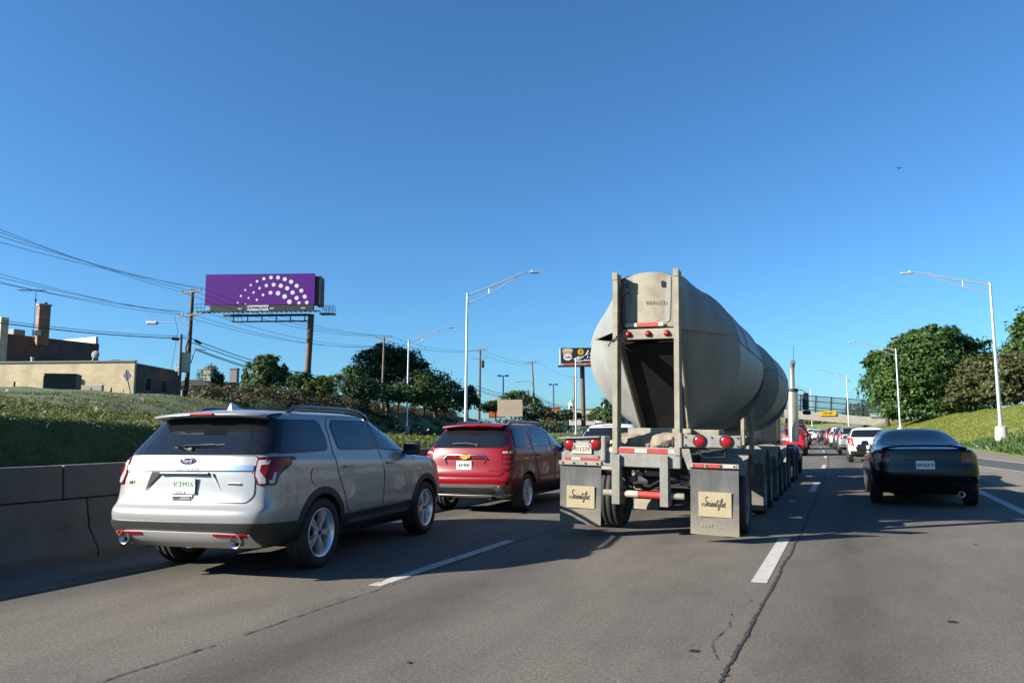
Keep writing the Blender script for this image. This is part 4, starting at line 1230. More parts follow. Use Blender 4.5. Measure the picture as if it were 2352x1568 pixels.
def small_car(name, label, kind, paint, group=None, L=None, W=None, H=None, detail=2, lens='normal'):
    root = thing(name, label, 'car', group=group)
    sp = .14 if detail < 3 else .08
    if kind == 'suv':
        sl, sw, sh = (L or 4.6) / 5.04, (W or 1.84) / 2.0, (H or 1.68) / 1.775
        rows = scale_rows(SUV_ROWS, sl, sw, sh); ax = (.98 * sl / .91, 3.72 * sl / .91 - .1); r = .345; hw = sw
        win = [[(.42, 1.30), (1.36, 1.31), (1.36, 1.62), (.66, 1.62)], [(1.60, 1.31), (2.53, 1.29), (2.50, 1.625), (1.66, 1.625)], [(2.66, 1.29), (3.52, 1.24), (3.30, 1.40), (2.96, 1.595), (2.62, 1.625)]]
        rear = [(-.84, 1.275), (.84, 1.275), (.70, 1.645), (-.70, 1.645)]
        lights = ([(.73, .95), (.93, .95), (.95, 1.25), (.74, 1.25)], [(.23, .955), (.40, .98), (.50, 1.25), (.25, 1.25)])
        bump = [(-.985, .34), (.985, .34), (.99, .60), (-.99, .60)]; plate_z = 1.02; wr = .37
    else:
        sl, sw, sh = (L or 4.8) / 4.84, (W or 1.82) / 1.84, (H or 1.46) / 1.465
        rows = scale_rows(SEDAN_ROWS, sl, sw, sh); ax = (1.02 * sl, 3.82 * sl); r = .325; hw = .92 * sw
        win = [[(1.18, 1.14), (1.72, 1.12), (1.74, 1.37), (1.55, 1.34)], [(1.78, 1.12), (2.52, 1.10), (2.48, 1.375), (1.80, 1.375)], [(2.60, 1.10), (3.42, 1.05), (3.20, 1.17), (2.78, 1.34), (2.56, 1.375)]]
        rear = [(-.70, 1.15), (.70, 1.15), (.53, 1.375), (-.53, 1.375)]
        lights = ([(.58, .84), (.88, .81), (.90, 1.0), (.60, 1.01)], [(.22, .82), (.38, .85), (.34, 1.0), (.22, 1.01)])
        bump = [(-.86, .30), (.86, .30), (.90, .44), (-.90, .44)]; plate_z = .80; wr = .35
    S2 = lambda p, a, b: [(x * a, y * b) for x, y in p]
    arch = r + .045
    me, bvh = body_shell(rows, ax, r, hw * .985, paint, detail, arch)
    part('body', me, root)
    rad = .05
    for nm, pl in zip(['quarter_window', 'rear_door_window', 'front_door_window'], win):
        for sd in 'RL': part(nm, panel(bvh, sd, S2(pl, sl, sh), .006, sp, .01, rad=rad, nrnd=2).mesh(nm, M['glass'], False), root)
    part('rear_window', panel(bvh, 'B', S2(rear, sw, sh), .006, sp, .01, rad=.06, nrnd=2).mesh('rear_window', M['glass'], False), root)
    fr = [(-.68 * sw, rows[-4][0] * .9), (.68 * sw, rows[-4][0] * .9), (.52 * sw, rows[-2][0] * .955), (-.52 * sw, rows[-2][0] * .955)]
    part('windscreen', panel(bvh, 'F', fr, .004, .2, .01, rad=.05, nrnd=2).mesh('windscreen', M['glass'], False), root)
    for sg, sd in ((1, 'R'), (-1, 'L')):
        mb = MB(); q = S2(lights[0], sw, sh)
        panel(bvh, 'B', q if sg > 0 else mirror_poly(q), .014, sp * .6, .01, mb=mb, rad=.03, nrnd=2); panel(bvh, sd, S2(lights[1], sl, sh), .014, sp * .6, .01, mb=mb, rad=.03, nrnd=2)
        part('tail_light', mb.mesh('tail_light', M['red_lens'], False), root)
    part('rear_bumper', panel(bvh, 'B', S2(bump, sw, sh), .012, sp, .02, rad=.04, nrnd=2).mesh('rear_bumper', M['dark_plastic'] if kind == 'suv' else paint, False), root)
    mb = MB(); y = hit(bvh, 'B', 0, plate_z * sh).y; mb.bbox((0, y - .014, plate_z * sh), (.31, .012, .16), .004); part('licence_plate', mb.mesh('licence_plate', M['plate_white']), root)
    for s in (-1, 1): mirror_part(root, s * hw * .93, rows[-5][3] * .97 if kind == 'suv' else 3.25 * sl, (1.26 if kind == 'suv' else 1.04) * sh, paint, 1.0)
    mb = MB(); mb.bbox((0, 2.4 * sl, r - .05), (hw * 1.3, 3.4 * sl, .12), .03); part('underbody', mb.mesh('underbody', M['black_trim']), root)
    for s in (-1, 1):
        for ya in ax: wheel(root, s * (hw - .115), ya, r, .215, 'ten')
    return root, bvh, ax, hw

def place(o, u, y, extra=0.0):
    o.location = (u + curve(y), y, 0)
    o.rotation_euler = (0, 0, heading(y) + extra)
    return o

suv, _ = build_silver_suv()
place(suv, -6.30, 5.6, radians(7))
red = build_red_suv()
place(red, -6.48, 12.15, radians(2))
wsuv, wb, _, _ = small_car('suv', 'white SUV partly hidden behind the tank trailer\'s left rear corner', 'suv', M['white_paint'], None, 4.9, 1.93, 1.72, 3)
mb = MB(); mb.bbox((0, .34, 1.645), (.34, .03, .03), .008); part('high_brake_light', mb.mesh('high_brake_light', pmat('lit_red', (.75, .02, .02), .2)), wsuv)
for s in (-1, 1): roof_rail(wsuv, wb, s * .58, .9, 2.8, M['charcoal_paint'], .06)
place(wsuv, -6.25, 20.2)

# ---------------------------------------------------------------- black saloon on the right
sed, sb, sax, shw = small_car('sedan', 'glossy black sedan with a boot spoiler in the right lane, nearest on the right', 'sedan', M['black_paint'], None, 4.84, 1.86, 1.475, 3)
mb = MB()
sec = [(.02, 1.15), (.03, 1.172), (.16, 1.178), (.24, 1.16), (.20, 1.13)]
mb.grid([[(x, y + .06 * (abs(x) / .66) ** 2, z - .045 * (abs(x) / .66) ** 4) for y, z in sec] for x in (-.70, -.62, -.4, 0, .4, .62, .70)], 0, True, True)
part('spoiler', mb.mesh('spoiler', M['black_paint']), sed)
for c in list(sed.children):
    if c.name.startswith('tail_light'): c.data.materials[0] = pmat('smoked_lens', (.22, .014, .018), .15, coat=.4)
    if c.name.startswith('licence_plate'): bpy.data.objects.remove(c)
y = hit(sb, 'B', 0, .80).y
mb = MB(); mb.bbox((0, 0, 0), (.31, .012, .16), .004)
pb = part('licence_plate', mb.mesh('licence_plate', M['plate_white']), sed, (.0, y - .02, .80))
part('plate_number', text_mesh('WOLF P', .078, M['letter_dark'], ext=.001, bold=.002), pb, (0, -.009, -.005), REAR)
mb = MB(); mb.bbox((0, y - .02, .905), (.66, .03, .03), .01); part('chrome_trim', mb.mesh('chrome_trim', M['charcoal_paint']), sed)
part('badge', text_mesh('——————', .05, M['alloy_dark'], ext=.002), sed, (-.38, hit(sb, 'B', -.38, .70).y - .012, .70), REAR)
gate = [(-.66, .66), (.66, .66), (.60, .80), (.58, 1.07), (-.58, 1.07), (-.60, .80)]
bl_ = part('boot_lid', panel(sb, 'B', gate, .005, .08, .004, rad=.05).mesh('boot_lid', M['black_paint'], False), sed)
part('boot_seal', panel(sb, 'B', offset_poly(round_poly(gate, .05, 4), .012), .002, .12, .004, rad=0).mesh('boot_seal', M['rubber'], False), bl_)
part('valance', panel(sb, 'B', [(-.80, .26), (.80, .26), (.84, .36), (-.84, .36)], .014, .08, .02, rad=.03).mesh('valance', M['dark_plastic'], False), sed)
for s in (-1, 1):
    qq = [(.56, .40), (.84, .40), (.84, .425), (.56, .425)]
    part('rear_reflector', panel(sb, 'B', qq if s > 0 else mirror_poly(qq), .018, .08, .004, rad=.008).mesh('rear_reflector', M['red_lens_dark'], False), sed)
    qq = [(.64, .87), (.80, .86), (.80, .91), (.65, .915)]
    part('reverse_lens', panel(sb, 'B', qq if s > 0 else mirror_poly(qq), .021, .08, .004, rad=.01).mesh('reverse_lens', pmat('smoked_clear', (.16, .15, .16), .2, coat=.3), False), sed)
mb = MB(); mb.lathe([(0, .05), (-.03, .055), (-.03, .047), (.2, .045)], 'Y', 18, 0); part('exhaust_tip', mb.mesh('exhaust_tip', M['chrome']), sed, (.55, .03, .27))
place(sed, 1.28, 15.9, radians(1.0))

# ---------------------------------------------------------------- the queue ahead
QG = 'cars queueing towards the overpass'
q, b_, a_, h_ = small_car('sedan', 'charcoal car mostly hidden by the black sedan, only its left edge showing', 'sedan', M['charcoal_paint'], QG, 4.6, 1.80, 1.46, 2); place(q, 1.42, 23.2)
q, wb, a_, h_ = small_car('estate_car', 'white estate car with red and amber tail lights, nearest of the queue', 'suv', M['white_paint'], QG, 4.7, 1.76, 1.56, 3)
for s in (-1, 1):
    t = [(.70, .86), (.92, .86), (.86, 1.14), (.80, 1.14)]
    t = [(x * .88, z * .88) for x, z in t]
    tl = part('tail_light', panel(wb, 'B', t if s > 0 else mirror_poly(t), .024, .06, .01, rad=.02).mesh('tail_light', M['red_lens'], False), q)
    t = [(.76, .88), (.90, .88), (.88, .94), (.77, .94)]; t = [(x * .88, z * .88) for x, z in t]
    part('turn_lens', panel(wb, 'B', t if s > 0 else mirror_poly(t), .03, .06, .004, rad=.01).mesh('turn_lens', M['amber_lens'], False), tl)
    t = [(.775, .98), (.865, .98), (.85, 1.05), (.785, 1.05)]; t = [(x * .88, z * .88) for x, z in t]
    part('reverse_lens', panel(wb, 'B', t if s > 0 else mirror_poly(t), .03, .06, .004, rad=.01).mesh('reverse_lens', M['clear_lens'], False), tl)
    roof_rail(q, wb, s * .52, .8, 2.6, M['charcoal_paint'], .05)
place(q, .98, 36.4)
def queue_car(label, kind, paint, u, y, src=None, name=None):
    q, *_ = small_car(name or ('suv' if kind == 'suv' else 'sedan'), label, kind, paint, QG, None, None, None, 2)
    return place(q, u, y)
queue_car('silver grey SUV just ahead of the white estate car', 'suv', M['grey_paint'], .80, 49.2)
queue_car('dark blue SUV between the silver SUV and a white one', 'suv', M['blue_paint'], .80, 58.5)
qw = queue_car('white SUV ahead of the dark blue SUV in the right lane', 'suv', M['white_paint'], .75, 67.5)
qr = queue_car('dark red SUV in the right lane ahead of the white SUV', 'suv', M['darkred_paint'], .70, 76.5)
qb = queue_car('black sedan far ahead under the bridge edge', 'sedan', M['charcoal_paint'], .65, 92)
def queue_copy(src, label, u, y, paint=None, name=None):
    c = copy_tree(src); c['label'] = label
    if name: c.name = name
    if paint is not None:
        for ch in c.children:
            if ch.name.startswith('body'):
                ch.data = ch.data.copy(); ch.data.materials[0] = paint
    return place(c, u, y)
queue_copy(qb, 'small white sedan far ahead beside the green road sign', .6, 106, M['white_paint'])
queue_copy(qw, 'tiny white SUV at the far end of the right lane queue', .6, 118)
queue_copy(qb, 'tiny silver sedan last to be seen in the right lane', .6, 131, M['grey_paint'])
queue_copy(qr, 'bright red SUV just beyond the tanker in the middle lane', -2.75, 45.0, M['bright_red_paint'])
queue_copy(qb, 'dark sedan far ahead in the middle lane beyond the red SUV', -2.3, 78)
van = queue_copy(qw, 'dark red van seen above the red SUV\'s roof', -2.75, 60, M['darkred_paint'], 'van')
van.scale = (1.05, 1.1, 1.18)

# ================================================================ TANKER TRUCK
TG = M['tank_paint']
trk = thing('tanker_truck', 'long grey dry bulk tanker truck seen from behind with red lights and two mud flaps', 'truck', (-2.62, 10.25, 0))
trk.rotation_euler = (0, radians(1.7), radians(.3))
RT, ZC, Y0 = 1.165, 2.60, 1.08
TH0 = math.asin((2.93 - ZC) / RT); TH1 = math.acos(.46 / RT)
LOWC = [(1.117, 1.08, 2.93), (1.165, 1.09, 2.62), (1.11, 1.13, 2.30), (.95, 1.21, 2.00), (.70, 1.32, 1.72), (.42, 1.45, 1.48)]
def dense(pts, k=4):
    out = []
    for a, b in zip(pts[:-1], pts[1:]):
        for i in range(k): out.append(tuple(Vector(a).lerp(Vector(b), i / k)))
    return out + [tuple(pts[-1])]
def smooth_curve(pts, k=5):
    out = []
    n = len(pts)
    for i in range(n - 1):
        p0, p1, p2, p3 = (Vector(pts[max(0, min(n - 1, j))]) for j in (i - 1, i, i + 1, i + 2))
        for s in range(k):
            t = s / k
            out.append(tuple(.5 * ((2 * p1) + (p2 - p0) * t + (2 * p0 - 5 * p1 + 4 * p2 - p3) * t * t + (3 * p1 - p0 - 3 * p2 + p3) * t ** 3)))
    return out + [tuple(pts[-1])]
LC = smooth_curve(LOWC)
def tank_mesh():
    mb = MB()
    # cylinder top
    ths = [TH0 - .1 + (pi - 2 * TH0 + .2) * i / 36 for i in range(37)]
    ys = [Y0, Y0 + .02, Y0 + .10, Y0 + .13, 2.3, 2.32, 2.36, 2.38, 4.45, 4.5, 4.6]
    rr = [RT + .0, RT + .022, RT + .022, RT + .008, RT + .008, RT + .018, RT + .018, RT + .008, RT + .008, RT + .02, RT]
    mb.grid([[(r * cos(t), y, ZC + r * sin(t)) for t in ths] for y, r in zip(ys, rr)], 0)
    front = [(x, 4.6 - (y - Y0) * 6.2, z) for x, y, z in LC]
    for s in (1, -1):
        mb.grid([[tuple(Vector((s * a[0], a[1], a[2])).lerp(Vector((s * b[0], b[1], b[2])), i / 7)) for a, b in zip(LC, front)] for i in range(8)], 1)
    mb.grid([[(x * k, y, z) for x, y, z in front] for k in (-1, -.5, 0, .5, 1)], 1)
    mb.box((0, 1.75, 1.42), (.7, .5, .22), 1)
    # front head
    mb.grid([[(RT * k * cos(t), 4.6 + .5 * (1 - k * k), ZC + RT * k * sin(t)) for t in [2 * pi * i / 32 for i in range(33)]] for k in (1, .8, .5, .2, .02)], 0)
    return mb.mesh('tank', [TG, M['tank_paint']])
tank = tank_mesh()
# rear head: upper shell sheets left and right of the posts, roof sheet, lower hopper cheeks
def shell_mesh():
    mb = MB()
    for s in (1, -1):
        rows = []
        for i in range(9):
            k = i / 8
            r = []
            for j in range(13):
                t = j / 12
                th = TH0 + (TH1 - TH0) * t
                a = Vector((s * RT * cos(th), Y0, ZC + RT * sin(th)))
                b = Vector((s * .47, .16, 2.95 + (3.69 - 2.95) * t))
                p = a.lerp(b, k)
                bul = .05 * sin(pi * k) * min(1, t * 4)
                r.append(tuple(p + Vector((s * bul * cos(th), -bul * .6, bul * .4))))
            rows.append(r)
        mb.grid(rows, 0)
        # folded lip along the shell's lower edge
        e0, e1 = Vector(rows[0][0]), Vector(rows[-1][0])
        mb.add([e0, e1, e1 + Vector((0, 0, -.03)), e0 + Vector((0, .02, -.03))], [(0, 1, 2, 3)], 0)
    rows = []
    for i in range(5):
        k = i / 4
        rows.append([tuple(Vector((RT * cos(th), Y0, ZC + RT * sin(th))).lerp(Vector((.47 * cos(th) / cos(TH1), .20, 3.67 + .10 * (sin(th) - sin(TH1)) / (1 - sin(TH1)))), k)) for th in [TH1 + (pi - 2 * TH1) * j / 12 for j in range(13)]])
    mb.grid(rows, 0)
    return mb.mesh('rear_shell', TG)
shell = shell_mesh()
def cheek_mesh():
    mb = MB()
    n = len(LC)
    for s in (1, -1):
        E = [Vector((s * .45, .27, 2.76 if s < 0 else 2.935)).lerp(Vector((s * .36, 1.28, 1.50)), (i / (n - 1)) ** .85) for i in range(n)]
        C = [Vector((s * a[0], a[1], a[2] - (.012 if i == 0 else 0))) for i, a in enumerate(LC)]
        mb.grid([[tuple(c.lerp(e, k / 6)) for c, e in zip(C, E)] for k in range(7)], 0)
    return mb.mesh('hopper_cheek', M['tank_paint'])
cheek = cheek_mesh()
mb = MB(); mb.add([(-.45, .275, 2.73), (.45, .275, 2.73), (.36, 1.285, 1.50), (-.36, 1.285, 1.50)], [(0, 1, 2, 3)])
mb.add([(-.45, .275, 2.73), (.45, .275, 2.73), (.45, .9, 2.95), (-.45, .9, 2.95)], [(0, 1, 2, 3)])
slope = mb.mesh('slope_plate', pmat('shade_dark_steel', (.014, .014, .016), .8, 0, var=.35, scale=2, spec=.15, dirt=(.035, .03, .024), dirt_amt=.4))  # near-black colour stands in for the shade under the overhang
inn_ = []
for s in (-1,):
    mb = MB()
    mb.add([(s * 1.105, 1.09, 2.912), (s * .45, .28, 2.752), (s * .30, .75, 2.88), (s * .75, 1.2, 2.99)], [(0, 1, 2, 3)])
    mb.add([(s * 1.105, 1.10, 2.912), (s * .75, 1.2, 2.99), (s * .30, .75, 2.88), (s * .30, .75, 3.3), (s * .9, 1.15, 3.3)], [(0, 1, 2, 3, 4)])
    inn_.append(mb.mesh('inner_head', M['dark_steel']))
rails = []
for s in (-1, 1):
    rail = MB()
    a, b = Vector((s * .455, .235, 2.70)), Vector((s * .37, 1.22, 1.50))
    rail.tube([a, b], .028, 6)
    rails.append(rail.mesh('slope_rail', M['tank_dusty']))
post = MB()
post.box((0, .0, 2.45), (.07, .02, 2.58), 0); post.box((-.03, .10, 2.45), (.012, .20, 2.58), 0); post.box((.03, .10, 2.45), (.012, .20, 2.58), 0)
post.bbox((0, -.005, 3.70), (.078, .03, .11), .006, 0)
post.add([(-.035, .0, 1.2), (.035, .0, 1.2), (.05, .35, 1.2), (-.05, .35, 1.2), (0, .0, 1.42), (0, .2, 1.42)], [(0, 1, 4), (1, 2, 5, 4), (0, 4, 5, 3)], 0)
post = post.mesh('post', M['tank_dusty'])
def rear_panel():
    mb = MB()
    # flanged outer sheet and a raised inner sheet with rounded lower corners
    top = lambda x: 3.67 + .10 * (1 - (x / .46) ** 2)
    xs = [-.40 + .80 * i / 16 for i in range(17)]
    bow = lambda x: .19 + .05 * (x / .46) ** 2
    mb.grid([[(x, bow(x), z0 + (top(x) - z0) * k) for x in xs] for z0 in (2.965,) for k in (0, .25, .5, .75, 1)], 1)
    mb.grid([[(x, bow(x), 2.965) for x in xs], [(x, .3, 2.965) for x in xs]], 1)
    inn = round_poly([(-.355, 3.03), (.31, 3.03), (.33, 3.72), (-.36, 3.72)], .06)
    b = len(mb.v)
    mb.add([(x, bow(x) - .008, min(z, top(x) - .012)) for x, z in inn], [list(range(len(inn)))], 0)
    for x0, x1 in ((-.335, -.30), (.19, .235)):
        mb.box(((x0 + x1) / 2, bow(x0) - .013, 3.60 if x0 < 0 else 3.585), (x1 - x0, .006, .10 if x0 < 0 else .085), 2)
    return mb.mesh('rear_panel', [M['tank_paint'], M['tank_dusty'], M['black_trim']])
rpanel = rear_panel()
lb = MB(); lb.bbox((0, .12, 2.855), (.82, .05, .15), .008)
lbar = lb.mesh('light_bar', M['tank_dusty'])
ml = MB(); ml.lathe([(-.035, .001), (-.035, .030), (-.02, .036), (0, .038)], 'Y', 16, 0); ml.lathe([(-.012, .040), (.0, .048), (.0, .03)], 'Y', 16, 1)
mlight = ml.mesh('marker_light', [M['red_lens'], M['rubber']])
def rear_set(off):
    part('tank', tank, trk, (0, off, 0)); part('rear_shell', shell, trk, (0, off, 0)); part('hopper_cheek', cheek, trk, (0, off, 0))
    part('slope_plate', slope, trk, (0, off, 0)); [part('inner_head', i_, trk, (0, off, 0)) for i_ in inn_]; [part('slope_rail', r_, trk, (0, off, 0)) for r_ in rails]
    for s in (-1, 1): part('post', post, trk, (s * .44, off, 0))
    part('rear_panel', rpanel, trk, (0, off, 0))
    b = part('light_bar', lbar, trk, (0, off, 0))
    for x in (-.27, .02, .29): part('marker_light', mlight, b, (x, .09, 2.855))
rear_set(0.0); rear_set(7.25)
mb = MB()
for x0, x1, m in ((-.36, -.345, 0), (-.34, -.16, 1), (-.155, .14, 0), (.145, .22, 1)): mb.box(((x0 + x1) / 2, .165, 3.00), (x1 - x0, .006, .055), m)
part('reflective_tape', mb.mesh('reflective_tape', [M['tape_red'], M['tape_white']]), trk)
part('maker_lettering', text_mesh('REALCO', .070, pmat('rusty_print', (.26, .15, .08), .8), ext=.002, space=1.1), trk, (.10, .172, 3.32), REAR)
# hose-like cables
mb = MB()
mb.tube([(-.36, .02, 3.60), (-.385, .05, 3.5), (-.38, .08, 3.2), (-.39, .06, 2.9), (-.42, -.03, 2.80), (-.50, -.02, 2.74), (-.56, .06, 2.69)], .009, 6)
mb.tube([(-.28, .17, 3.50), (-.34, .10, 3.42), (-.37, .06, 3.1), (-.36, .10, 2.84), (-.30, .10, 2.76)], .008, 6)
part('cable', mb.mesh('cable', M['rubber']), trk)

# chassis
mb = MB()
for s in (-1, 1):
    mb.box((s * .48, 4.0, 1.03), (.09, 7.4, .20)); mb.box((s * .48, 11.2, 1.0), (.09, 6.2, .20)); mb.box((s * .42, 16.0, .92), (.09, 5.8, .22))
for y in (1.2, 2.4, 3.9, 5.4, 6.6, 7.9, 9.2, 10.5, 12.8, 14.1): mb.cyl((-.95, y, .5), (.95, y, .5), .07, n=10)
for y in (.6, 1.8, 3.1, 4.6, 6.0, 7.2): mb.box((0, y, .98), (.9, .12, .16))
for y in (1.0, 2.5, 4.2, 5.7): mb.cyl((-.4, y, .72), (.1, y, .72), .12, n=12)
part('chassis', mb.mesh('chassis', M['dark_steel']), trk)
# canvas-coloured hump between the posts and beam
mb = MB(); rows = []
rnd = random.Random(5)
for i in range(31):
    x = -.68 + 1.32 * i / 30
    h = 1.44 if -.05 < x < .52 else (1.40 if x > -.55 else 1.40 - (-.55 - x) * 1.6)
    if -.15 < x < -.05: h += .02
    r = []
    for j, (y, k) in enumerate(((.30, 0), (.30, .45), (.34, .8), (.45, 1.0), (.75, 1.06), (1.2, 1.05))):
        w = .028 * sin(x * 31 + j * 1.1) + .018 * sin(x * 73 + j * 2.0)
        r.append((x, y + (w if 0 < j < 4 else 0), 1.18 + (h + .02 - 1.18) * k + w * .3))
    rows.append(r)
mb.grid(rows)
part('canvas_cover', mb.mesh('canvas_cover', M['canvas']), trk)
mb = MB(); mb.box((.06, 1.0, 1.46), (.92, .9, .12)); part('outlet_box', mb.mesh('outlet_box', M['tank_dusty']), trk)
mb = MB(); mb.bbox((.70, .9, 1.46), (.42, .5, .10), .02); part('outlet_box', mb.mesh('outlet_box', M['tank_dusty']), trk)
mb = MB()
for k in range(4): mb.tube([(.05 + .03 * k, .26, 1.26 + .01 * k), (.18, .25, 1.28 + .02 * k), (.30, .24, 1.31 + .015 * k), (.36 + .02 * k, .26, 1.38)], .008, 6)
mb.lathe([(-.05, .02), (-.05, .05), (.05, .05), (.05, .02)], 'X', 14, 0, c=(.40, .24, 1.33)); mb.cyl((.33, .24, 1.28), (.33, .24, 1.40), .018, n=8)
part('hose_coupling', mb.mesh('hose_coupling', M['alloy_dark']), trk)
# rear beam with reflective tape
mb = MB(); mb.bbox((-.10, .06, 1.115), (1.16, .10, .28), .012)
mb.add([(.48, .01, 1.25), (.60, .01, 1.25), (.66, .01, .97), (.58, .01, .97)], [(0, 1, 2, 3)])
bm_ = part('rear_beam', mb.mesh('rear_beam', M['truck_grey']), trk)
mb = MB()
for x0, x1, m in ((-.62, -.45, 1), (-.445, -.165, 0), (-.16, .02, 1), (.025, .305, 0), (.31, .40, 1)): mb.box(((x0 + x1) / 2, .004, 1.205), (x1 - x0, .008, .062), m)
part('reflective_tape', mb.mesh('reflective_tape', [M['tape_red'], M['tape_white']]), bm_)
mb = MB()
for x in (-.42, .26):
    mb = MB()
    mb.add([(x - .055, -.04, 1.14), (x + .055, -.04, 1.14), (x + .055, -.04, .46), (x - .055, -.04, .46), (x - .055, .012, 1.14), (x + .055, .012, 1.14), (x + .055, .24, .46), (x - .055, .24, .46)],
           [(0, 1, 2, 3), (4, 5, 6, 7), (0, 4, 7, 3), (1, 5, 6, 2), (0, 1, 5, 4), (3, 2, 6, 7)])
    g_ = part('underride_guard', mb.mesh('underride_guard', M['truck_grey']), trk)
mb = MB(); mb.cyl((-.62, .06, .60), (.20, .06, .60), .048, n=14); mb.cyl((.32, .06, .60), (.52, .06, .60), .045, n=14); part('guard_tube', mb.mesh('guard_tube', M['tank_dusty']), g_)
mb = MB()
for x0, x1, m in ((-.345, -.30, 0), (-.30, -.12, 1), (-.12, .20, 0)): mb.cyl((x0, .06, .60), (x1, .06, .60), .0505, n=14, m=m)
part('reflective_tape', mb.mesh('reflective_tape', [M['tape_red'], M['tape_white']]), g_)
mb = MB()
for x, z, w, h in ((-.66, .86, .06, .05), (-.30, .78, .08, .08), (-.20, .86, .10, .06), (.05, .87, .30, .07), (.44, .80, .10, .12)): mb = MB(); mb.bbox((x, .5, z), (w, .2, h), .01); part('suspension_bracket', mb.mesh('suspension_bracket', M['tank_dusty']), trk)
# light carrier left with plate, light carrier right
lens = MB(); lens.lathe([(-.024, .001), (-.022, .035), (-.016, .062), (-.006, .074), (0, .075)], 'Y', 24, 0); lens.lathe([(-.016, .074), (-.016, .090), (.01, .092)], 'Y', 24, 1)
lens = lens.mesh('tail_light', [M['red_lens'], M['rubber']])
mb = MB()
pl = round_poly([(-1.24, 1.01), (-.64, 1.03), (-.64, 1.375), (-1.20, 1.345), (-1.20, 1.16), (-1.24, 1.15)], .03)
mb.prism(pl, 'Y', 0, .03, 0)
mb.add([(-1.27, -.05, 1.365), (-.66, -.05, 1.395), (-.66, .18, 1.40), (-1.27, .18, 1.37)], [(0, 1, 2, 3)], 1)
mb.add([(-1.27, -.05, 1.345), (-.66, -.05, 1.375), (-.66, -.05, 1.395), (-1.27, -.05, 1.365)], [(0, 1, 2, 3)], 1)
mb.bbox((-.60, .08, 1.22), (.07, .25, .36), .02, 1)
lc = part('light_carrier', mb.mesh('light_carrier', [M['truck_grey'], M['truck_grey']]), trk)
for x, z in ((-1.115, 1.265), (-.735, 1.285)): part('tail_light', lens, lc, (x, -.002, z))
mb = MB(); mb.bbox((0, 0, 0), (.30, .010, .155), .004, 0); mb.box((0, -.006, .058), (.28, .002, .025), 1); mb.box((.155, .004, 0), (.008, .02, .15), 2)
lp = part('licence_plate', mb.mesh('licence_plate', [pmat('plate_beige', (.55, .50, .40), .6, dirt=(.36, .31, .22)), pmat('plate_blue', (.33, .34, .42), .6), M['black_trim']]), lc, (-.93, -.012, 1.215))
part('plate_number', text_mesh('411274', .088, pmat('plate_brown', (.25, .21, .14), .6), ext=.001, space=.9), lp, (0, -.008, -.012), REAR)
mb = MB()
for x0, x1, m in ((-1.19, -1.10, 0), (-1.09, -.95, 1), (-.94, -.68, 0)): mb.box(((x0 + x1) / 2, -.003, 1.065), (x1 - x0, .006, .038), m)
part('reflective_tape', mb.mesh('reflective_tape', [M['tape_red'], M['tape_white']]), lc)
mb = MB(); mb.bbox((.88, .05, 1.355), (.80, .10, .165), .012); mb.bbox((.49, .05, 1.36), (.04, .14, .20), .01)
rc = part('light_carrier', mb.mesh('light_carrier', M['truck_grey']), trk)
for x in (.74, 1.09): part('tail_light', lens, rc, (x, -.002, 1.36))
# bolts and wiring on the carriers
for x, z, p_ in ((.55, 1.41, rc), (.90, 1.41, rc), (1.24, 1.41, rc), (.55, 1.30, rc), (1.24, 1.30, rc), (-1.18, 1.20, lc), (-.68, 1.10, lc), (-.95, 1.335, lc)):
    mb = MB(); mb.cyl((x, -.012, z), (x, .01, z), .013, n=8); part('bolt', mb.mesh('bolt', M['dark_steel']), p_)
mb = MB(); mb.tube([(.74, .1, 1.30), (.70, .05, 1.20), (.80, .1, 1.13), (1.05, .08, 1.15), (1.09, .1, 1.30)], .010, 5); part('wiring', mb.mesh('wiring', M['rubber']), rc)
mb = MB(); mb.tube([(-.5, .3, .9), (-.3, .2, .72), (0, .22, .70), (.25, .3, .86), (.5, .4, .8)], .016, 6); mb.tube([(-.6, .35, .86), (-.2, .3, .62), (.4, .35, .74)], .014, 6); part('air_line', mb.mesh('air_line', M['rubber']), trk)
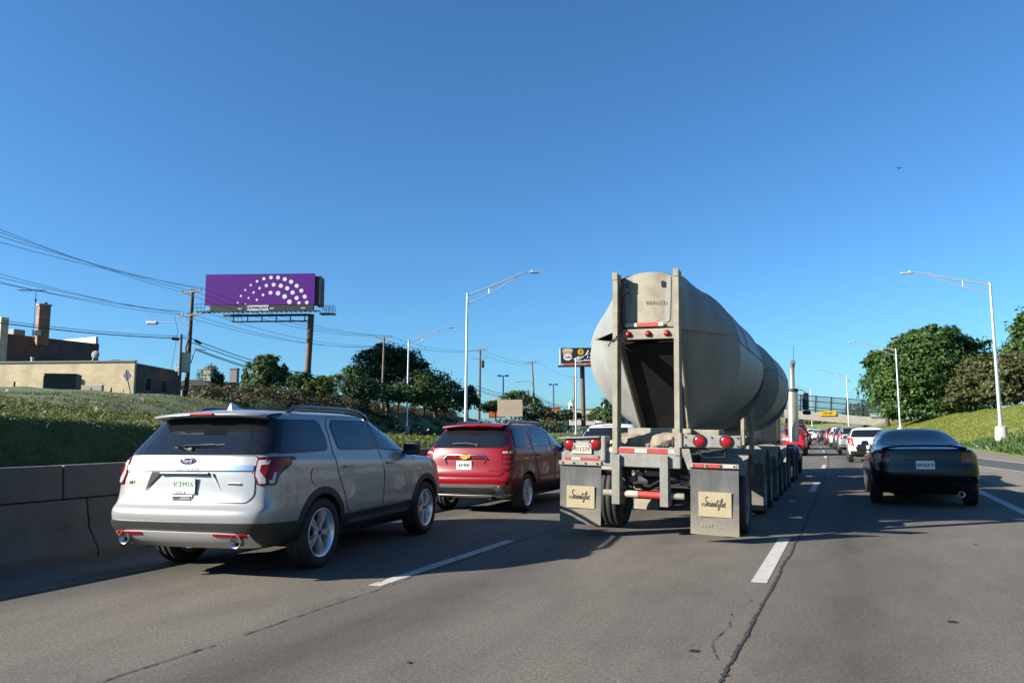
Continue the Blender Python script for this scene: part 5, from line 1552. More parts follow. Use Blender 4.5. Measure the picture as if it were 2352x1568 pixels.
# mud flaps with their plates
def flap(x, y, zt, zb, w, tilt, right, plate=True):
    h = zt - zb
    mb = MB(); rows = []
    for i in range(9):
        t = i / 8
        rows.append([(w * (k - .5), .012 * sin(t * 3 + k * 2) - tilt * h * t, zt - h * t) for k in (0, .25, .5, .75, 1)])
    mb.grid(rows)
    rows2 = [[(a, b + .012, c) for a, b, c in r] for r in rows]
    mb.grid(rows2)
    mb.grid([[r[0] for r in rows], [r[0] for r in rows2]]); mb.grid([[r[-1] for r in rows], [r[-1] for r in rows2]]); mb.grid([rows[-1], rows2[-1]])
    f = part('mud_flap', mb.mesh('mud_flap', M['flap']), trk, (x, y, 0))
    mb = MB(); mb.bbox((0, -.02, zt - .025), (w + .02, .025, .06), .006, 0)
    for k in (-.42, -.15, .14, .42): mb.cyl((k * w, -.045, zt - .025), (k * w, -.03, zt - .025), .014, n=10, m=1)
    b = part('flap_bracket', mb.mesh('flap_bracket', [M['tank_dusty'], M['dark_steel']]), f)
    if plate:
        zp = zb + h * .43
        mb = MB(); mb.bbox((0, 0, 0), (w * .68, .008, h * .35), .003)
        p = part('flap_plate', mb.mesh('flap_plate', M['flap_plate']), f, (.01, -tilt * (zt - zp) - .016, zp))
        # handwritten word as a raised ribbon, letters built from strokes
        st = {
         'S': [[(.55, .95), (.42, 1.08), (.22, 1.0), (.20, .78), (.42, .55), (.45, .28), (.2, .08), (-.12, .10), (-.22, .24), (-.05, .34), (.3, .22), (.6, .06)]],
         'c': [[(.0, .1), (.28, .42), (.14, .45), (.02, .25), (.12, .05), (.38, .12)]],
         'i': [[(.0, .12), (.12, .42), (.08, .1), (.16, .04), (.3, .14)], [(.17, .62), (.20, .66)]],
         'e': [[(.0, .12), (.22, .28), (.2, .44), (.08, .4), (.03, .18), (.14, .04), (.36, .14)]],
         'n': [[(.0, .14), (.06, .42), (.02, .04), (.14, .36), (.24, .42), (.22, .1), (.28, .04), (.42, .14)]],
         't': [[(.0, .14), (.16, .8), (.06, .16), (.12, .04), (.3, .14)], [(-.06, .58), (.5, .66)]],
         'f': [[(.0, .14), (.24, .6), (.24, .92), (.12, .85), (.06, .2), (-.08, -.32), (-.18, -.25), (.02, .02), (.3, .14)]]}
        mb = MB(); cx = 0
        for ch in 'Scientific':
            for s in st[ch]:
                pts = smooth_curve([(cx + px + py * .22, 0, py) for px, py in s], 3)
                mb.tube([(px * .086, 0, py * .12) for px, _, py in pts], .0048 if ch != 'S' else .0058, 5)
            cx += {'S': .55, 'c': .36, 'i': .26, 'e': .34, 'n': .40, 't': .28, 'f': .28}[ch]
        mb.v = [(px - cx * .043 - .01, py, pz - .03) for px, py, pz in mb.v]
        part('plate_lettering', mb.mesh('plate_lettering', pmat('ink_brown', (.055, .04, .03), .6)), p, (0, -.006, 0))
        part('flap_lettering', text_mesh('PENT  GAV.', .060, pmat('faded_white', (.36, .34, .29), .8), ext=.001, space=1.15), f, (.0, -tilt * (zt - zb - .12) - .012, zb + .12), REAR)
    return f, b
flap(-.96, .02, 1.03, .14, .62, .0, False)
f_, b_ = flap(.93, -.02, 1.06, .13, .63, .02, True)
mb = MB()
for x0, x1, m in ((-.29, -.275, 1), (-.27, -.13, 0), (-.10, .10, 0), (.13, .29, 1)): mb.box(((x0 + x1) / 2, -.036, .995), (x1 - x0, .006, .045), m)
mb.v = [(a, b, c + .04) for a, b, c in mb.v]
part('reflective_tape', mb.mesh('reflective_tape', [M['tape_red'], M['tape_white']]), b_)
flap(-.55, 2.25, .75, .16, .42, .0, False, False)[0].data.materials[0] = M['tank_dusty']
flap(.95, 3.05, 1.0, .17, .62, .0, True, False)
flap(.95, 5.75, 1.0, .17, .62, .0, True, False)
# fenders
def fender(x, y, w=.66, a0=.1, a1=2.6):
    mb = MB()
    ts = [a0 + (a1 - a0) * i / 12 for i in range(13)]
    mb.grid([[(x + k * w, y - .64 * cos(t), .5 + .64 * sin(t)) for t in ts] for k in (-.5, -.25, .25, .5)])
    mb.grid([[(x + k * w, y - .67 * cos(t), .5 + .67 * sin(t)) for t in ts] for k in (-.5, -.25, .25, .5)])
    return part('fender', mb.mesh('fender', M['tank_dusty']), trk)
fender(.93, 1.2, a0=.62); fender(-.93, 1.2, a0=.62); fender(.93, 3.95, a0=.45); fender(.93, 6.7, a0=.45); fender(.93, 9.2, a0=.4)
for y in (1.2, 3.95, 5.2, 6.7, 8.0, 9.25, 10.5, 12.8, 14.1):
    for s in (-1, 1):
        wheel(trk, s * 1.08, y, .5, .28, 'ten', [M['truck_grey'], M['alloy_dark']])
        wheel(trk, s * .75, y, .5, .28, 'ten', [M['truck_grey'], M['alloy_dark']])
for s in (-1, 1): wheel(trk, s * 1.02, 17.6, .5, .3, 'ten', [M['truck_grey'], M['alloy_dark']])
# tractor
mb = MB()
mb.bbox((-.22, 15.3, 2.0), (1.9, 2.0, 1.9), .12, 0); mb.bbox((-.1, 17.5, 1.55), (1.4, 2.6, 1.1), .15, 0); mb.bbox((0, 18.7, .6), (2.1, .2, .4), .05, 0)
mb.box((0, 14.28, 2.45), (1.0, .02, .5), 2); mb.box((.735, 15.6, 2.4), (.02, .9, .6), 2); mb.box((-1.175, 15.6, 2.4), (.02, .9, .6), 2)
part('cab', mb.mesh('cab', [M['charcoal_paint'], M['chrome'], M['glass']]), trk)
for s in (-1, 1):
    mb = MB()
    mb.cyl((s * 1.14, 13.9, 1.15), (s * 1.14, 13.9, 2.75), .155, n=20, m=0); mb.tube([(s * 1.14, 13.9, 2.7), (s * 1.14, 13.9, 3.35), (s * 1.16, 13.86, 3.5), (s * 1.20, 13.74, 3.58)], .075, 12, 0)
    mb.cyl((s * 1.14, 13.9, 2.66), (s * 1.14, 13.9, 2.76), .165, n=20, m=1)
    part('exhaust_stack', mb.mesh('exhaust_stack', [pmat('dull_chrome', (.5, .47, .42), .35, .8, var=.2, scale=3), M['dark_steel']]), trk)
    mb = MB(); mb.bbox((s * 1.42, 15.9, 2.45), (.20, .10, .55), .04, 0); mb.bbox((s * 1.45, 15.9, 2.08), (.26, .12, .14), .05, 0)
    mb.tube([(s * 1.10, 15.9, 2.80), (s * 1.30, 15.9, 2.82), (s * 1.42, 15.9, 2.76), (s * 1.42, 15.9, 2.1)], .014, 6, 0)
    part('side_mirror', mb.mesh('side_mirror', M['black_trim']), trk)
    mb = MB(); mb.cyl((s * .95, 14.9, .75), (s * .95, 16.4, .75), .30, n=20); part('fuel_tank', mb.mesh('fuel_tank', M['alloy_dark']), trk)
mb = MB(); mb.tube([(1.12, 15.2, 2.8), (1.13, 15.2, 4.2)], .008, 5); part('antenna', mb.mesh('antenna', M['wire']), trk)
mb = MB()
mb.box((.75, 6.2, 1.75), (.09, .09, 1.5)); mb.box((.75, 6.2, 1.3), (.12, .9, .12)); mb.box((.78, 5.7, 1.5), (.05, .05, .9))
part('frame_stand', mb.mesh('frame_stand', M['tank_dusty']), trk)

# ================================================================ LAMPS, POLES, WIRES
def lamp_meshes(h, arm, rise):
    pm = MB(); pm.tube([(0, 0, 0), (0, 0, h * .5), (0, 0, h)], [.135, .105, .08], 12); pm.cyl((0, 0, h), (0, 0, h + .05), .095, n=12)
    am = MB()
    am.tube([(0, 0, h - .12), (arm * .5, 0, h - .12 + rise * .52), (arm * .84, 0, h - .12 + rise * .93), (arm * .92, 0, h - .12 + rise), (arm, 0, h - .12 + rise)], [.06, .055, .05, .04, .035], 8)
    am.tube([(0, 0, h - .85), (arm * .5, 0, h - .35 + rise * .42), (arm * .80, 0, h - .12 + rise * .86)], [.04, .035, .03], 8)
    am.tube([(arm * .34, 0, h - .12 + rise * .35), (arm * .34, 0, h - .48 + rise * .27)], .03, 6)
    hm = MB(); hm.bbox((arm + .28, 0, h - .13 + rise), (.78, .34, .13), .05, 0); hm.box((arm + .34, 0, h - .20 + rise), (.45, .26, .02), 1); hm.cyl((arm + .1, 0, h - .06 + rise), (arm + .1, 0, h + .03 + rise), .04, n=8)
    fm = MB(); fm.lathe([(-.6, .42), (.5, .36), (.55, .33), (.55, .001)], 'Z', 16); 
    bm = MB(); bm.bbox((0, 0, .60), (.5, .5, .06), .01); bm.lathe([(.62, .16), (.95, .14)], 'Z', 12)
    return pm.mesh('pole', M['galv']), am.mesh('arm', M['galv']), hm.mesh('lamp_head', [M['galv'], M['clear_lens']]), fm.mesh('footing', M['pale_concrete']), bm.mesh('base_plate', M['galv'])
LAMP_G = 'street lamps along the road'
def lamp(meshes, base, rotz, label, name='street_lamp'):
    t = thing(name, label, 'street lamp', base, rotz, LAMP_G)
    for nm, me in zip(('pole', 'arm', 'lamp_head', 'footing', 'base_plate'), meshes): part(nm, me, t)
    # stand plumb: the road frame is banked
    ax = Vector((-CF.x, -CF.y, 0)).normalized()
    t.rotation_euler = (Matrix.Rotation(-.016, 3, ax) @ Matrix.Rotation(rotz, 3, 'Z')).to_euler()
    return t
b1 = at_depth(2299, 988, 51); t1 = at_depth(2277, 632, 51)
LR = lamp_meshes(t1.z - b1.z, 4.9, 1.25)
lab = ['tall grey street lamp on the right slope, nearest on the right', 'second grey street lamp on the right, in front of the big maple', 'third street lamp on the right, rising left of the maples', 'fourth street lamp on the right, behind the overpass fence',
       'fifth street lamp on the right, seen under the bridge', 'sixth street lamp on the right, seen under the bridge', 'seventh tiny street lamp under the bridge', 'eighth tiny street lamp under the bridge', 'ninth tiny street lamp, last under the bridge']
uR = b1.x - curve(b1.y)
for k in range(9):
    y = b1.y + 46.6 * k
    u = uR - (.15 * k if k < 3 else .4)
    lamp(LR, (u + curve(y), y, b1.z - .3 if k == 0 else 1.1), pi + heading(y), lab[k])
b2 = at_depth(1069, 975, 57); t2 = at_depth(1077, 668, 57)
LL = lamp_meshes(t2.z - b2.z + 1.0, 5.0, 1.9)
lamp(LL, (b2.x, b2.y, b2.z - 1.0), CAM_YAW, 'tall white street lamp standing behind the red SUV')
b3 = at_depth(934, 978, 92)
lamp(LL, (b3.x, b3.y, b3.z - .6), CAM_YAW, 'shorter looking white street lamp left of the tallest one')
b4 = at_depth(1323, 1000, 104)
lamp(LL, (b4.x, b4.y, b4.z - .3), CAM_YAW, 'white street lamp in front of the coffee billboard')

def utility_pole(base, top_z, r, label, arms, mat, lean=.02, extras=None):
    t = thing('utility_pole', label, 'utility pole', base, 0, 'wooden utility poles on the left')
    h = top_z - base[2]
    mb = MB(); mb.tube([(0, 0, -1), (0, 0, h * .5), (0, 0, h)], [r * 1.25, r * 1.05, r * .8], 10)
    part('pole', mb.mesh('pole', mat), t)
    for dz, L, ang, n in arms:
        mb = MB()
        c, s = cos(ang), sin(ang)
        R_ = Matrix.Rotation(ang, 3, 'Z')
        mb.box((0, -.12, h - dz), (L, .12, .14), 0, R_ @ Matrix.Rotation(radians(-2), 3, 'Y'))
        for q in (-1, 1): mb.tube([(q * L * .22 * c, q * L * .22 * s - .12, h - dz - .03), (0, -.1, h - dz - .55)], .025, 5)
        a = part('crossarm', mb.mesh('crossarm', M['wood']), t)
        im = MB()
        for i in range(n):
            q = -.46 + .92 * i / (n - 1)
            im.lathe([(0, .02), (.05, .05), (.1, .03), (.14, .05), (.19, .015)], 'Z', 8, 0, c=(q * L * c, q * L * s - .12, h - dz + .07))
        part('insulator', im.mesh('insulator', M['dark_steel']), a)['kind'] = 'stuff'
    ax = Vector((-CF.x, -CF.y, 0)).normalized()
    t.rotation_euler = Matrix.Rotation(-lean, 3, ax).to_euler()
    return t, h
UD = 66
ub = at_depth(428, 893, UD); ut = at_depth(434, 662, UD)
up, uh = utility_pole((ub.x, ub.y, ub.z - 1), ut.z, .17, 'tall wooden utility pole with two crossarms left of the purple billboard', [(.12, 2.6, CAM_YAW - .5, 7), (2.25, 3.3, CAM_YAW - .5, 6)], M['dark_wood'])
def lx(px, py, depth=UD): return at_depth(px, py, depth) - Vector(up.location)
mb = MB(); c = lx(423, 832, UD - .4); mb.bbox(c, (.75, .5, 1.75), .05, 0, Matrix.Rotation(CAM_YAW + .25, 3, 'Z')); mb.box(c + Vector((0, -.28, .2)), (.02, .02, 1.2), 1)
part('cabinet', mb.mesh('cabinet', [M['box_cream'], M['grey_wall']]), up)
mb = MB()
a, b, c2, d = lx(402, 853), lx(424, 850), lx(402, 835), lx(418, 828)
mb.tube([a, b], .05, 6); mb.tube([a, c2], .04, 6); mb.tube([a, d], .05, 6); mb.tube([c2, d], .03, 6)
part('bracket', mb.mesh('bracket', M['white_paint']), up)
mb = MB(); mb.tube([lx(430, 745), lx(405, 741), lx(380, 741), lx(356, 743)], .035, 6); part('lamp_arm', mb.mesh('lamp_arm', M['galv']), up)
mb = MB(); mb.bbox(lx(346, 743), (1.0, .4, .28), .1, 0, Matrix.Rotation(CAM_YAW, 3, 'Z')); part('lamp_head', mb.mesh('lamp_head', M['white_wall']), up)
mb = MB(); mb.tube([lx(397, 725), lx(405, 760), lx(392, 850)], .02, 5); mb.tube([lx(440, 720), lx(452, 745), lx(430, 748)], .015, 5); mb.tube([lx(436, 835), lx(447, 800), lx(470, 803)], .04, 6); mb.tube([lx(430, 780), lx(424, 800), lx(428, 830)], .07, 6)
part('riser_cable', mb.mesh('riser_cable', M['wire']), up)
pb = at_depth(411, 890, UD - 1); pt = at_depth(411.5, 765, UD - 1)
t = thing('utility_pole', 'short plain wooden post just left of the tall utility pole', 'utility pole', (pb.x, pb.y, pb.z - 1), 0, 'wooden utility poles on the left')
mb = MB(); mb.tube([(0, 0, 0), (0, 0, pt.z - pb.z + 1)], [.14, .11], 10); part('pole', mb.mesh('pole', M['wood']), t)
poles = []
for px, pyb, pyt, dep, r, arms, lab_, mat in (
    (878, 900, 770, 100, .15, [(.15, 2.5, CAM_YAW - .35, 6)], 'weathered utility pole in front of the large dark tree', M['wood']),
    (1101, 930, 800, 125, .17, [(.15, 2.6, CAM_YAW - .3, 5), (1.6, 2.6, CAM_YAW - .3, 2)], 'dark utility pole with double crossarms right of the tall street lamp', M['dark_wood']),
    (1228, 930, 828, 140, .17, [(.2, 3.0, CAM_YAW - .3, 5)], 'pale utility pole with a small lamp arm above the tan sign', M['wood']),
    (1319, 940, 862, 165, .16, [(.2, 2.2, CAM_YAW - .9, 4), (1.3, 2.2, CAM_YAW - .9, 4)], 'thin far utility pole beside the coffee billboard post', M['wood'])):
    b = at_depth(px, pyb, dep); tz = at_depth(px, pyt, dep).z
    p, h = utility_pole((b.x, b.y, b.z - 1.5), tz, r, lab_, arms, mat, .02 if px != 1228 else -.04)
    poles.append((p, px, pyt, dep))
p = poles[1][0]; mb = MB(); c = at_depth(1106, 836, 125) - Vector(p.location); mb.cyl(c - Vector((0, 0, .6)), c + Vector((0, 0, .6)), .3, n=12); part('transformer', mb.mesh('transformer', M['dark_steel']), p)
p = poles[2][0]; q = lambda a, b: at_depth(a, b, 140) - Vector(p.location)
mb = MB(); mb.tube([q(1229, 884), q(1222, 876), q(1210, 874), q(1192, 875)], .06, 6); mb.bbox(q(1190, 875), (1.0, .3, .2), .05, 0, Matrix.Rotation(CAM_YAW, 3, 'Z')); part('lamp_arm', mb.mesh('lamp_arm', M['galv']), p)
mb = MB(); mb.bbox(q(1215, 902), (.35, .35, 1.0), .05); mb.tube([q(1215, 895), q(1215, 890)], .04, 5); part('signal_head', mb.mesh('signal_head', M['dark_steel']), p)

def wire(a, b, sag, r, label, n=14):
    a, b = Vector(a), Vector(b)
    pts = []
    for i in range(n + 1):
        t = i / n
        p = a.lerp(b, t); p.z -= sag * 4 * t * (1 - t)
        pts.append(p)
    mb = MB(); mb.tube(pts, r, 5)
    o = bpy.data.objects.new('power_line', mb.mesh('power_line', M['wire']))
    link(o); o['label'] = label; o['category'] = 'cable'; o['group'] = 'overhead wires between the utility poles'
W = at_depth
lbl = 'thin overhead power line running from the left edge to the tall utility pole'
for (px, py), (qx, qy), dd in (((-60, 503), (408, 668), 44), ((-60, 512), (424, 664), 43), ((-60, 524), (452, 662), 42), ((-60, 540), (464, 661), 41), ((-60, 612), (400, 719), 46), ((-60, 622), (412, 717), 45), ((-60, 633), (398, 722), 44), ((-60, 638), (425, 716), 44)):
    wire(W(px, py, dd), W(qx, qy, UD), .25, .016, lbl)
lbl = 'thick telephone cable running from the left edge to the tall utility pole'
for (px, py), (qx, qy), r in (((-60, 733), (431, 777), .04), ((-60, 727), (431, 772), .022)):
    wire(W(px, py, 48), W(qx, qy, UD), .25, r, lbl)
lbl = 'thin overhead power line between the tall pole and the weathered pole'
for (px, py), (qx, qy) in (((412, 668), (858, 772)), ((436, 664), (872, 770)), ((463, 661), (895, 771)), ((402, 720), (866, 795)), ((430, 718), (875, 797)), ((470, 716), (888, 793))):
    wire(W(px, py, UD), W(qx, qy, 100), 1.0, .018, lbl)
lbl = 'thick telephone cable between the tall pole and the weathered pole'
for (px, py), (qx, qy), r in (((433, 775), (878, 872), .04), ((433, 783), (878, 878), .04), ((447, 800), (878, 884), .045), ((447, 803), (878, 888), .03)):
    wire(W(px, py, UD), W(qx, qy, 100), 1.2, r, lbl)
lbl = 'overhead power line between the weathered pole and the dark pole'
for (px, py), (qx, qy), r in (((858, 772), (1090, 806), .02), ((895, 771), (1112, 803), .02), ((878, 868), (1101, 886), .04), ((878, 874), (1101, 896), .04), ((878, 874), (1101, 898), .04)):
    wire(W(px, py, 100), W(qx, qy, 125), .9, r, lbl)
lbl = 'overhead line between the dark pole and the pale pole'
for (px, py), (qx, qy), r in (((1095, 806), (1215, 837), .02), ((1112, 804), (1240, 834), .02), ((1101, 888), (1229, 906), .045), ((1101, 895), (1229, 910), .045), ((1101, 899), (1229, 914), .03)):
    wire(W(px, py, 125), W(qx, qy, 140), .7, r, lbl)
lbl = 'overhead line between the pale pole and the far thin pole'
for (px, py), (qx, qy), r in (((1240, 834), (1330, 868), .02), ((1229, 906), (1319, 934), .05), ((1229, 912), (1319, 936), .05)):
    wire(W(px, py, 140), W(qx, qy, 165), .7, r, lbl)
for (x0, y0), (x1, y1), d0, d1, lab_ in (((394, 777), (412, 779), 63.5, 64.8, 'black splice case on the cable just left of the utility pole'), ((447, 781), (462, 789), 67, 69, 'black splice case on the cable just right of the utility pole')):
    a, b = W(x0, y0, d0), W(x1, y1, d1)
    mb = MB(); mb.tube([a, a.lerp(b, .15), a.lerp(b, .85), b], [.04, .14, .14, .04], 8)
    o = bpy.data.objects.new('splice_case', mb.mesh('splice_case', M['wire'])); link(o); o['label'] = lab_; o['category'] = 'cable box'

# ================================================================ BILLBOARDS
BD = 100.0
def px2m(d): return d / FP
bb0 = at_depth(470, 701, BD); bb1 = at_depth(722, 700, BD); bbt = at_depth(596, 627, BD)
bw = (bb1 - bb0).length; bh = bbt.z - bb0.z
base = at_depth(707, 905, BD + 1.5)
bb = thing('billboard', 'purple billboard with white dots on a rusty steel column', 'billboard', (base.x, base.y, base.z - 1), CAM_YAW)
inv = (Matrix.Translation(bb.location) @ Matrix.Rotation(CAM_YAW, 4, 'Z')).inverted()
loc = lambda px, py, d=BD: inv @ at_depth(px, py, d)
P0 = loc(470, 701); x0, z0, yf = P0.x, P0.z, P0.y
mb = MB(); mb.box((x0 + bw / 2, yf + .12, z0 + bh / 2), (bw, .2, bh)); pn = part('poster_panel', mb.mesh('poster_panel', M['purple']), bb)
dots = [(643, 577, 19), (694, 461, 20), (767, 355, 18), (858, 267, 21), (964, 200, 24), (1080, 154, 30), (1203, 133, 34), (1326, 136, 36), (1443, 165, 38), (1554, 214, 39), (1652, 288, 39), (1734, 377, 38), (1795, 484, 38), (1833, 590, 34),
        (775, 610, 14), (827, 498, 18), (910, 400, 21), (1012, 325, 24), (1128, 278, 31), (1253, 264, 36), (1377, 284, 39), (1489, 332, 40), (1584, 408, 40), (1656, 507, 39), (1700, 598, 30),
        (972, 532, 21), (1075, 446, 25), (1203, 407, 36), (1333, 418, 42), (1448, 478, 43), (1533, 575, 43)]
md = MB()
for dx, dy, dr in dots:
    cx = x0 + bw * (dx - 75) / 1890; cz = z0 + bh * (622 - dy) / 556; r = dr * bw / 1890 * .93
    cz2 = [(cx + r * cos(2 * pi * k / 20), max(z0 + .01, cz + r * sin(2 * pi * k / 20))) for k in range(20)]
    md.add([(a, yf + .012, b) for a, b in cz2], [list(range(20))])
part('white_dots', md.mesh('white_dots', M['dot_white']), pn)['kind'] = 'stuff'
mb = MB()
mb.box((x0 + bw + .35, yf + 1.3, z0 + bh / 2 - .2), (.7, 2.2, bh - .3), 0); mb.box((x0 + bw / 2, yf + 2.2, z0 + bh / 2), (bw, .3, bh - .4), 0)
for k in range(9): mb.box((x0 + .8 + k * (bw - 1.6) / 8, yf + .9, z0 + bh / 2), (.12, 1.3, bh - .2), 0)
part('frame', mb.mesh('frame', M['dark_steel']), bb)
mb = MB(); mb.box((x0 + bw + .72, yf + .55, z0 + bh - .7), (.05, .5, .9)); part('side_plate', mb.mesh('side_plate', M['grey_wall']), bb)
n_sl = 34
sl = MB(); sl.box((0, 0, 0), ((bw - .9) / n_sl - .03, .05, .88)); slm = sl.mesh('apron_slat', M['dark_steel'])
ap = MB(); ap.box((x0 + bw / 2 + .3, yf + .14, z0 - .5), (bw - .7, .08, .9)); apo = part('apron', ap.mesh('apron', M['black_trim']), bb)
for k in range(n_sl): part('apron_slat', slm, apo, (x0 + .75 + (k + .5) * (bw - .9) / n_sl, yf + .07, z0 - .5))
mb = MB(); mb.box((0, 0, 0), (2.9, .04, .72)); lp_ = part('name_plate', mb.mesh('name_plate', M['dot_white']), bb, (x0 + bw * .485, yf + .02, z0 - .43))
part('name_lettering', text_mesh('OUTFRONT/', .52, M['letter_dark'], ext=.01, bold=.01), lp_, (0, -.03, -.01), REAR)
mb = MB()
for k in range(26): mb.box((x0 - .6 + k * (bw + 1.4) / 25, yf - .3, z0 - 1.03), (.10, 1.1, .10))
mb.box((x0 + bw / 2, yf - .75, z0 - 1.0), (bw + 1.6, .06, .12)); mb.box((x0 + bw / 2, yf - .3, z0 - 1.0), (bw + 1.4, .06, .10))
part('catwalk', mb.mesh('catwalk', M['dark_steel']), bb)
def railing(xa, xb, y, z):
    mb = MB()
    for zz in (z + .55, z + 1.05): mb.tube([(xa, y, zz), (xb, y, zz)], .03, 5)
    n = 4
    for k in range(n): x = xa + (xb - xa) * k / (n - 1); mb.tube([(x, y, z), (x, y, z + 1.05)], .03, 5)
    return part('railing', mb.mesh('railing', M['dark_steel']), bb)
railing(x0 - 1.2, x0 + .3, yf - .7, z0 - 1.0); railing(x0 + bw + .9, x0 + bw + 2.4, yf + .8, z0 - 1.1); railing(x0 + bw + .9, x0 + bw + 2.4, yf + 2.0, z0 - 1.1)
mb = MB(); mb.box((x0 + bw + 1.5, yf + 1.4, z0 - 1.15), (2.0, 1.4, .12)); mb.box((x0 + bw / 2 + .6, yf + 1.3, z0 - 1.25), (bw - 3, .25, .3))
mb.box((x0 + bw / 2 + 1.0, yf + 2.6, z0 - 1.9), (bw - 3.6, .5, .14))
for k in range(6): mb.box((x0 + 3.2 + k * (bw - 5) / 5, yf + 2.0, z0 - 1.55), (.12, .12, .8))
part('truss', mb.mesh('truss', M['dark_steel']), bb); railing(x0 + 2.6, x0 + 4.2, yf + 2.4, z0 - 1.9)
for k in range(4):
    mb = MB(); mb.bbox((x0 + 1.1 + k * (bw - 2.2) / 3, yf - 1.2, z0 - .75), (.6, .3, .18), .04); mb.tube([(x0 + 1.1 + k * (bw - 2.2) / 3, yf - 1.1, z0 - .8), (x0 + 1.1 + k * (bw - 2.2) / 3, yf - .7, z0 - 1.0)], .03, 5)
    part('floodlight', mb.mesh('floodlight', M['box_cream']), bb)
cx = loc(714, 760, BD + 1.4)
mb = MB(); mb.tube([(cx.x - .35, cx.y, -1), (cx.x - .35, cx.y, 4.2)], [.50, .50], 18); mb.tube([(cx.x - .30, cx.y, 4.2), (cx.x, cx.y, z0 - 1.1)], [.42, .42], 18)
part('column', mb.mesh('column', M['rust_steel']), bb)

# far billboard
D2 = 175.0
base = at_depth(1338, 940, D2)
b2_ = thing('billboard', 'distant black billboard showing a cup of coffee above an orange strip', 'billboard', (base.x, base.y, base.z - 2), CAM_YAW)
inv2 = (Matrix.Translation(b2_.location) @ Matrix.Rotation(CAM_YAW, 4, 'Z')).inverted()
_y2 = (inv2 @ at_depth(1338, 820, D2)).y
def l2(px, py):
    o = inv2 @ CAMP; d = inv2.to_3x3() @ ray(px, py); return o + d * ((_y2 - o.y) / d.y)
def rect2(mb, xa, ya, xb, yb, dy=0.0, th=.1, m=0):
    a, b = l2(xa, ya), l2(xb, yb); mb.box(((a.x + b.x) / 2, a.y + dy, (a.z + b.z) / 2), (abs(b.x - a.x), th, abs(a.z - b.z)), m)
mb = MB(); rect2(mb, 1288, 799, 1426, 833); pn = part('poster_panel', mb.mesh('poster_panel', pmat('poster_black', (.018, .017, .022), .5)), b2_)
def disc2(px, py, rx, ry, dy, mat, name):
    c = l2(px, py); k = D2 / FP
    mb = MB(); mb.add([(c.x + rx * k * cos(2 * pi * i / 24), c.y + dy, c.z + ry * k * sin(2 * pi * i / 24)) for i in range(24)], [list(range(24))]); return part(name, mb.mesh(name, mat), pn)
mb = MB(); a = [l2(*q) for q in ((1291, 803), (1316, 803), (1313, 813), (1306, 824), (1297, 823), (1293, 813))]; mb.add([(q.x, q.y - .07, q.z) for q in a], [list(range(6))]); part('printed_cup', mb.mesh('printed_cup', pmat('cup_tan', (.62, .36, .17), .6)), pn)
disc2(1303.5, 804.5, 12.5, 4.5, -.09, pmat('cup_cream', (.72, .55, .36), .6), 'printed_lid'); disc2(1304, 820, 10, 8, -.10, M['dot_white'], 'printed_label'); disc2(1333.5, 808, 7, 7, -.08, M['sign_yellow'], 'printed_disc')
part('printed_numeral', text_mesh('1', .95, M['letter_dark'], ext=.01, bold=.03), pn, l2(1333.5, 808) + Vector((0, -.12, 0)), REAR)
part('printed_word', text_mesh('Coffee', .55, M['letter_dark'], shear=.3, ext=.01), pn, l2(1304, 820) + Vector((0, -.13, 0)), REAR)
mb = MB()
for pts in (((1320, 828), (1332, 824), (1346, 815), (1352, 805)), ((1322, 830), (1346, 828), (1366, 827)), ((1318, 826), (1328, 820), (1340, 821))): mb.tube([l2(*q) + Vector((0, -.1, 0)) for q in pts], .14, 5)
part('printed_script', mb.mesh('printed_script', M['dot_white']), pn)
mb = MB(); rect2(mb, 1293, 833, 1426, 839.5); part('orange_strip', mb.mesh('orange_strip', M['orange']), b2_)
part('strip_lettering', text_mesh('OUTFRONT', .5, M['dot_white'], ext=.01), b2_, l2(1336, 836.5) + Vector((0, -.1, 0)), REAR)
mb = MB(); rect2(mb, 1281, 840, 1432, 841.5, -.8, 1.6); rect2(mb, 1285, 800, 1288, 838, .4, .8, 1); part('catwalk', mb.mesh('catwalk', [M['dark_steel'], M['white_wall']]), b2_)
mb = MB(); a = l2(1338, 840); mb.tube([(a.x, a.y + .8, -2), (a.x, a.y + .8, a.z)], .55, 14); part('column', mb.mesh('column', M['rust_steel']), b2_)

# ================================================================ ROADSIDE SIGNS
SDp = 44
t = thing('road_sign', 'tan back of a blank road sign on two posts above the red SUV', 'sign', tuple(at_depth(1172, 1000, SDp)), CAM_YAW)
invs = (Matrix.Translation(t.location) @ Matrix.Rotation(CAM_YAW, 4, 'Z')).inverted(); ls = lambda px, py, d=SDp: invs @ at_depth(px, py, d)
a, b = ls(1143, 957), ls(1200, 917)
for k in range(2):
    z0_ = a.z + (b.z - a.z) * k / 2; mb = MB(); mb.bbox(((a.x + b.x) / 2, a.y, z0_ + (b.z - a.z) / 4), (b.x - a.x, .03, (b.z - a.z) / 2 - .006), .006); part('sign_panel', mb.mesh('sign_panel', M['sign_back']), t)
for px in (1153.5, 1188):
    a = ls(px, 1010); tp = ls(px, 920); mb = MB(); mb.box((a.x, a.y - .06, (a.z - 1.5 + tp.z) / 2), (.07, .07, tp.z - a.z + 1.5)); part('post', mb.mesh('post', M['galv']), t)
t = thing('road_sign', 'blue grey diamond sign back on a leaning post by the cream building', 'sign', tuple(at_depth(296, 905, 50)), CAM_YAW)
invs = (Matrix.Translation(t.location) @ Matrix.Rotation(CAM_YAW, 4, 'Z')).inverted(); ls = lambda px, py, d=50: invs @ at_depth(px, py, d)
mb = MB(); mb.prism([(q.x, q.z) for q in (ls(289, 847), ls(299, 862), ls(290, 876), ls(280, 862))], 'Y', -.01, .02); part('sign_panel', mb.mesh('sign_panel', M['alu_back']), t)
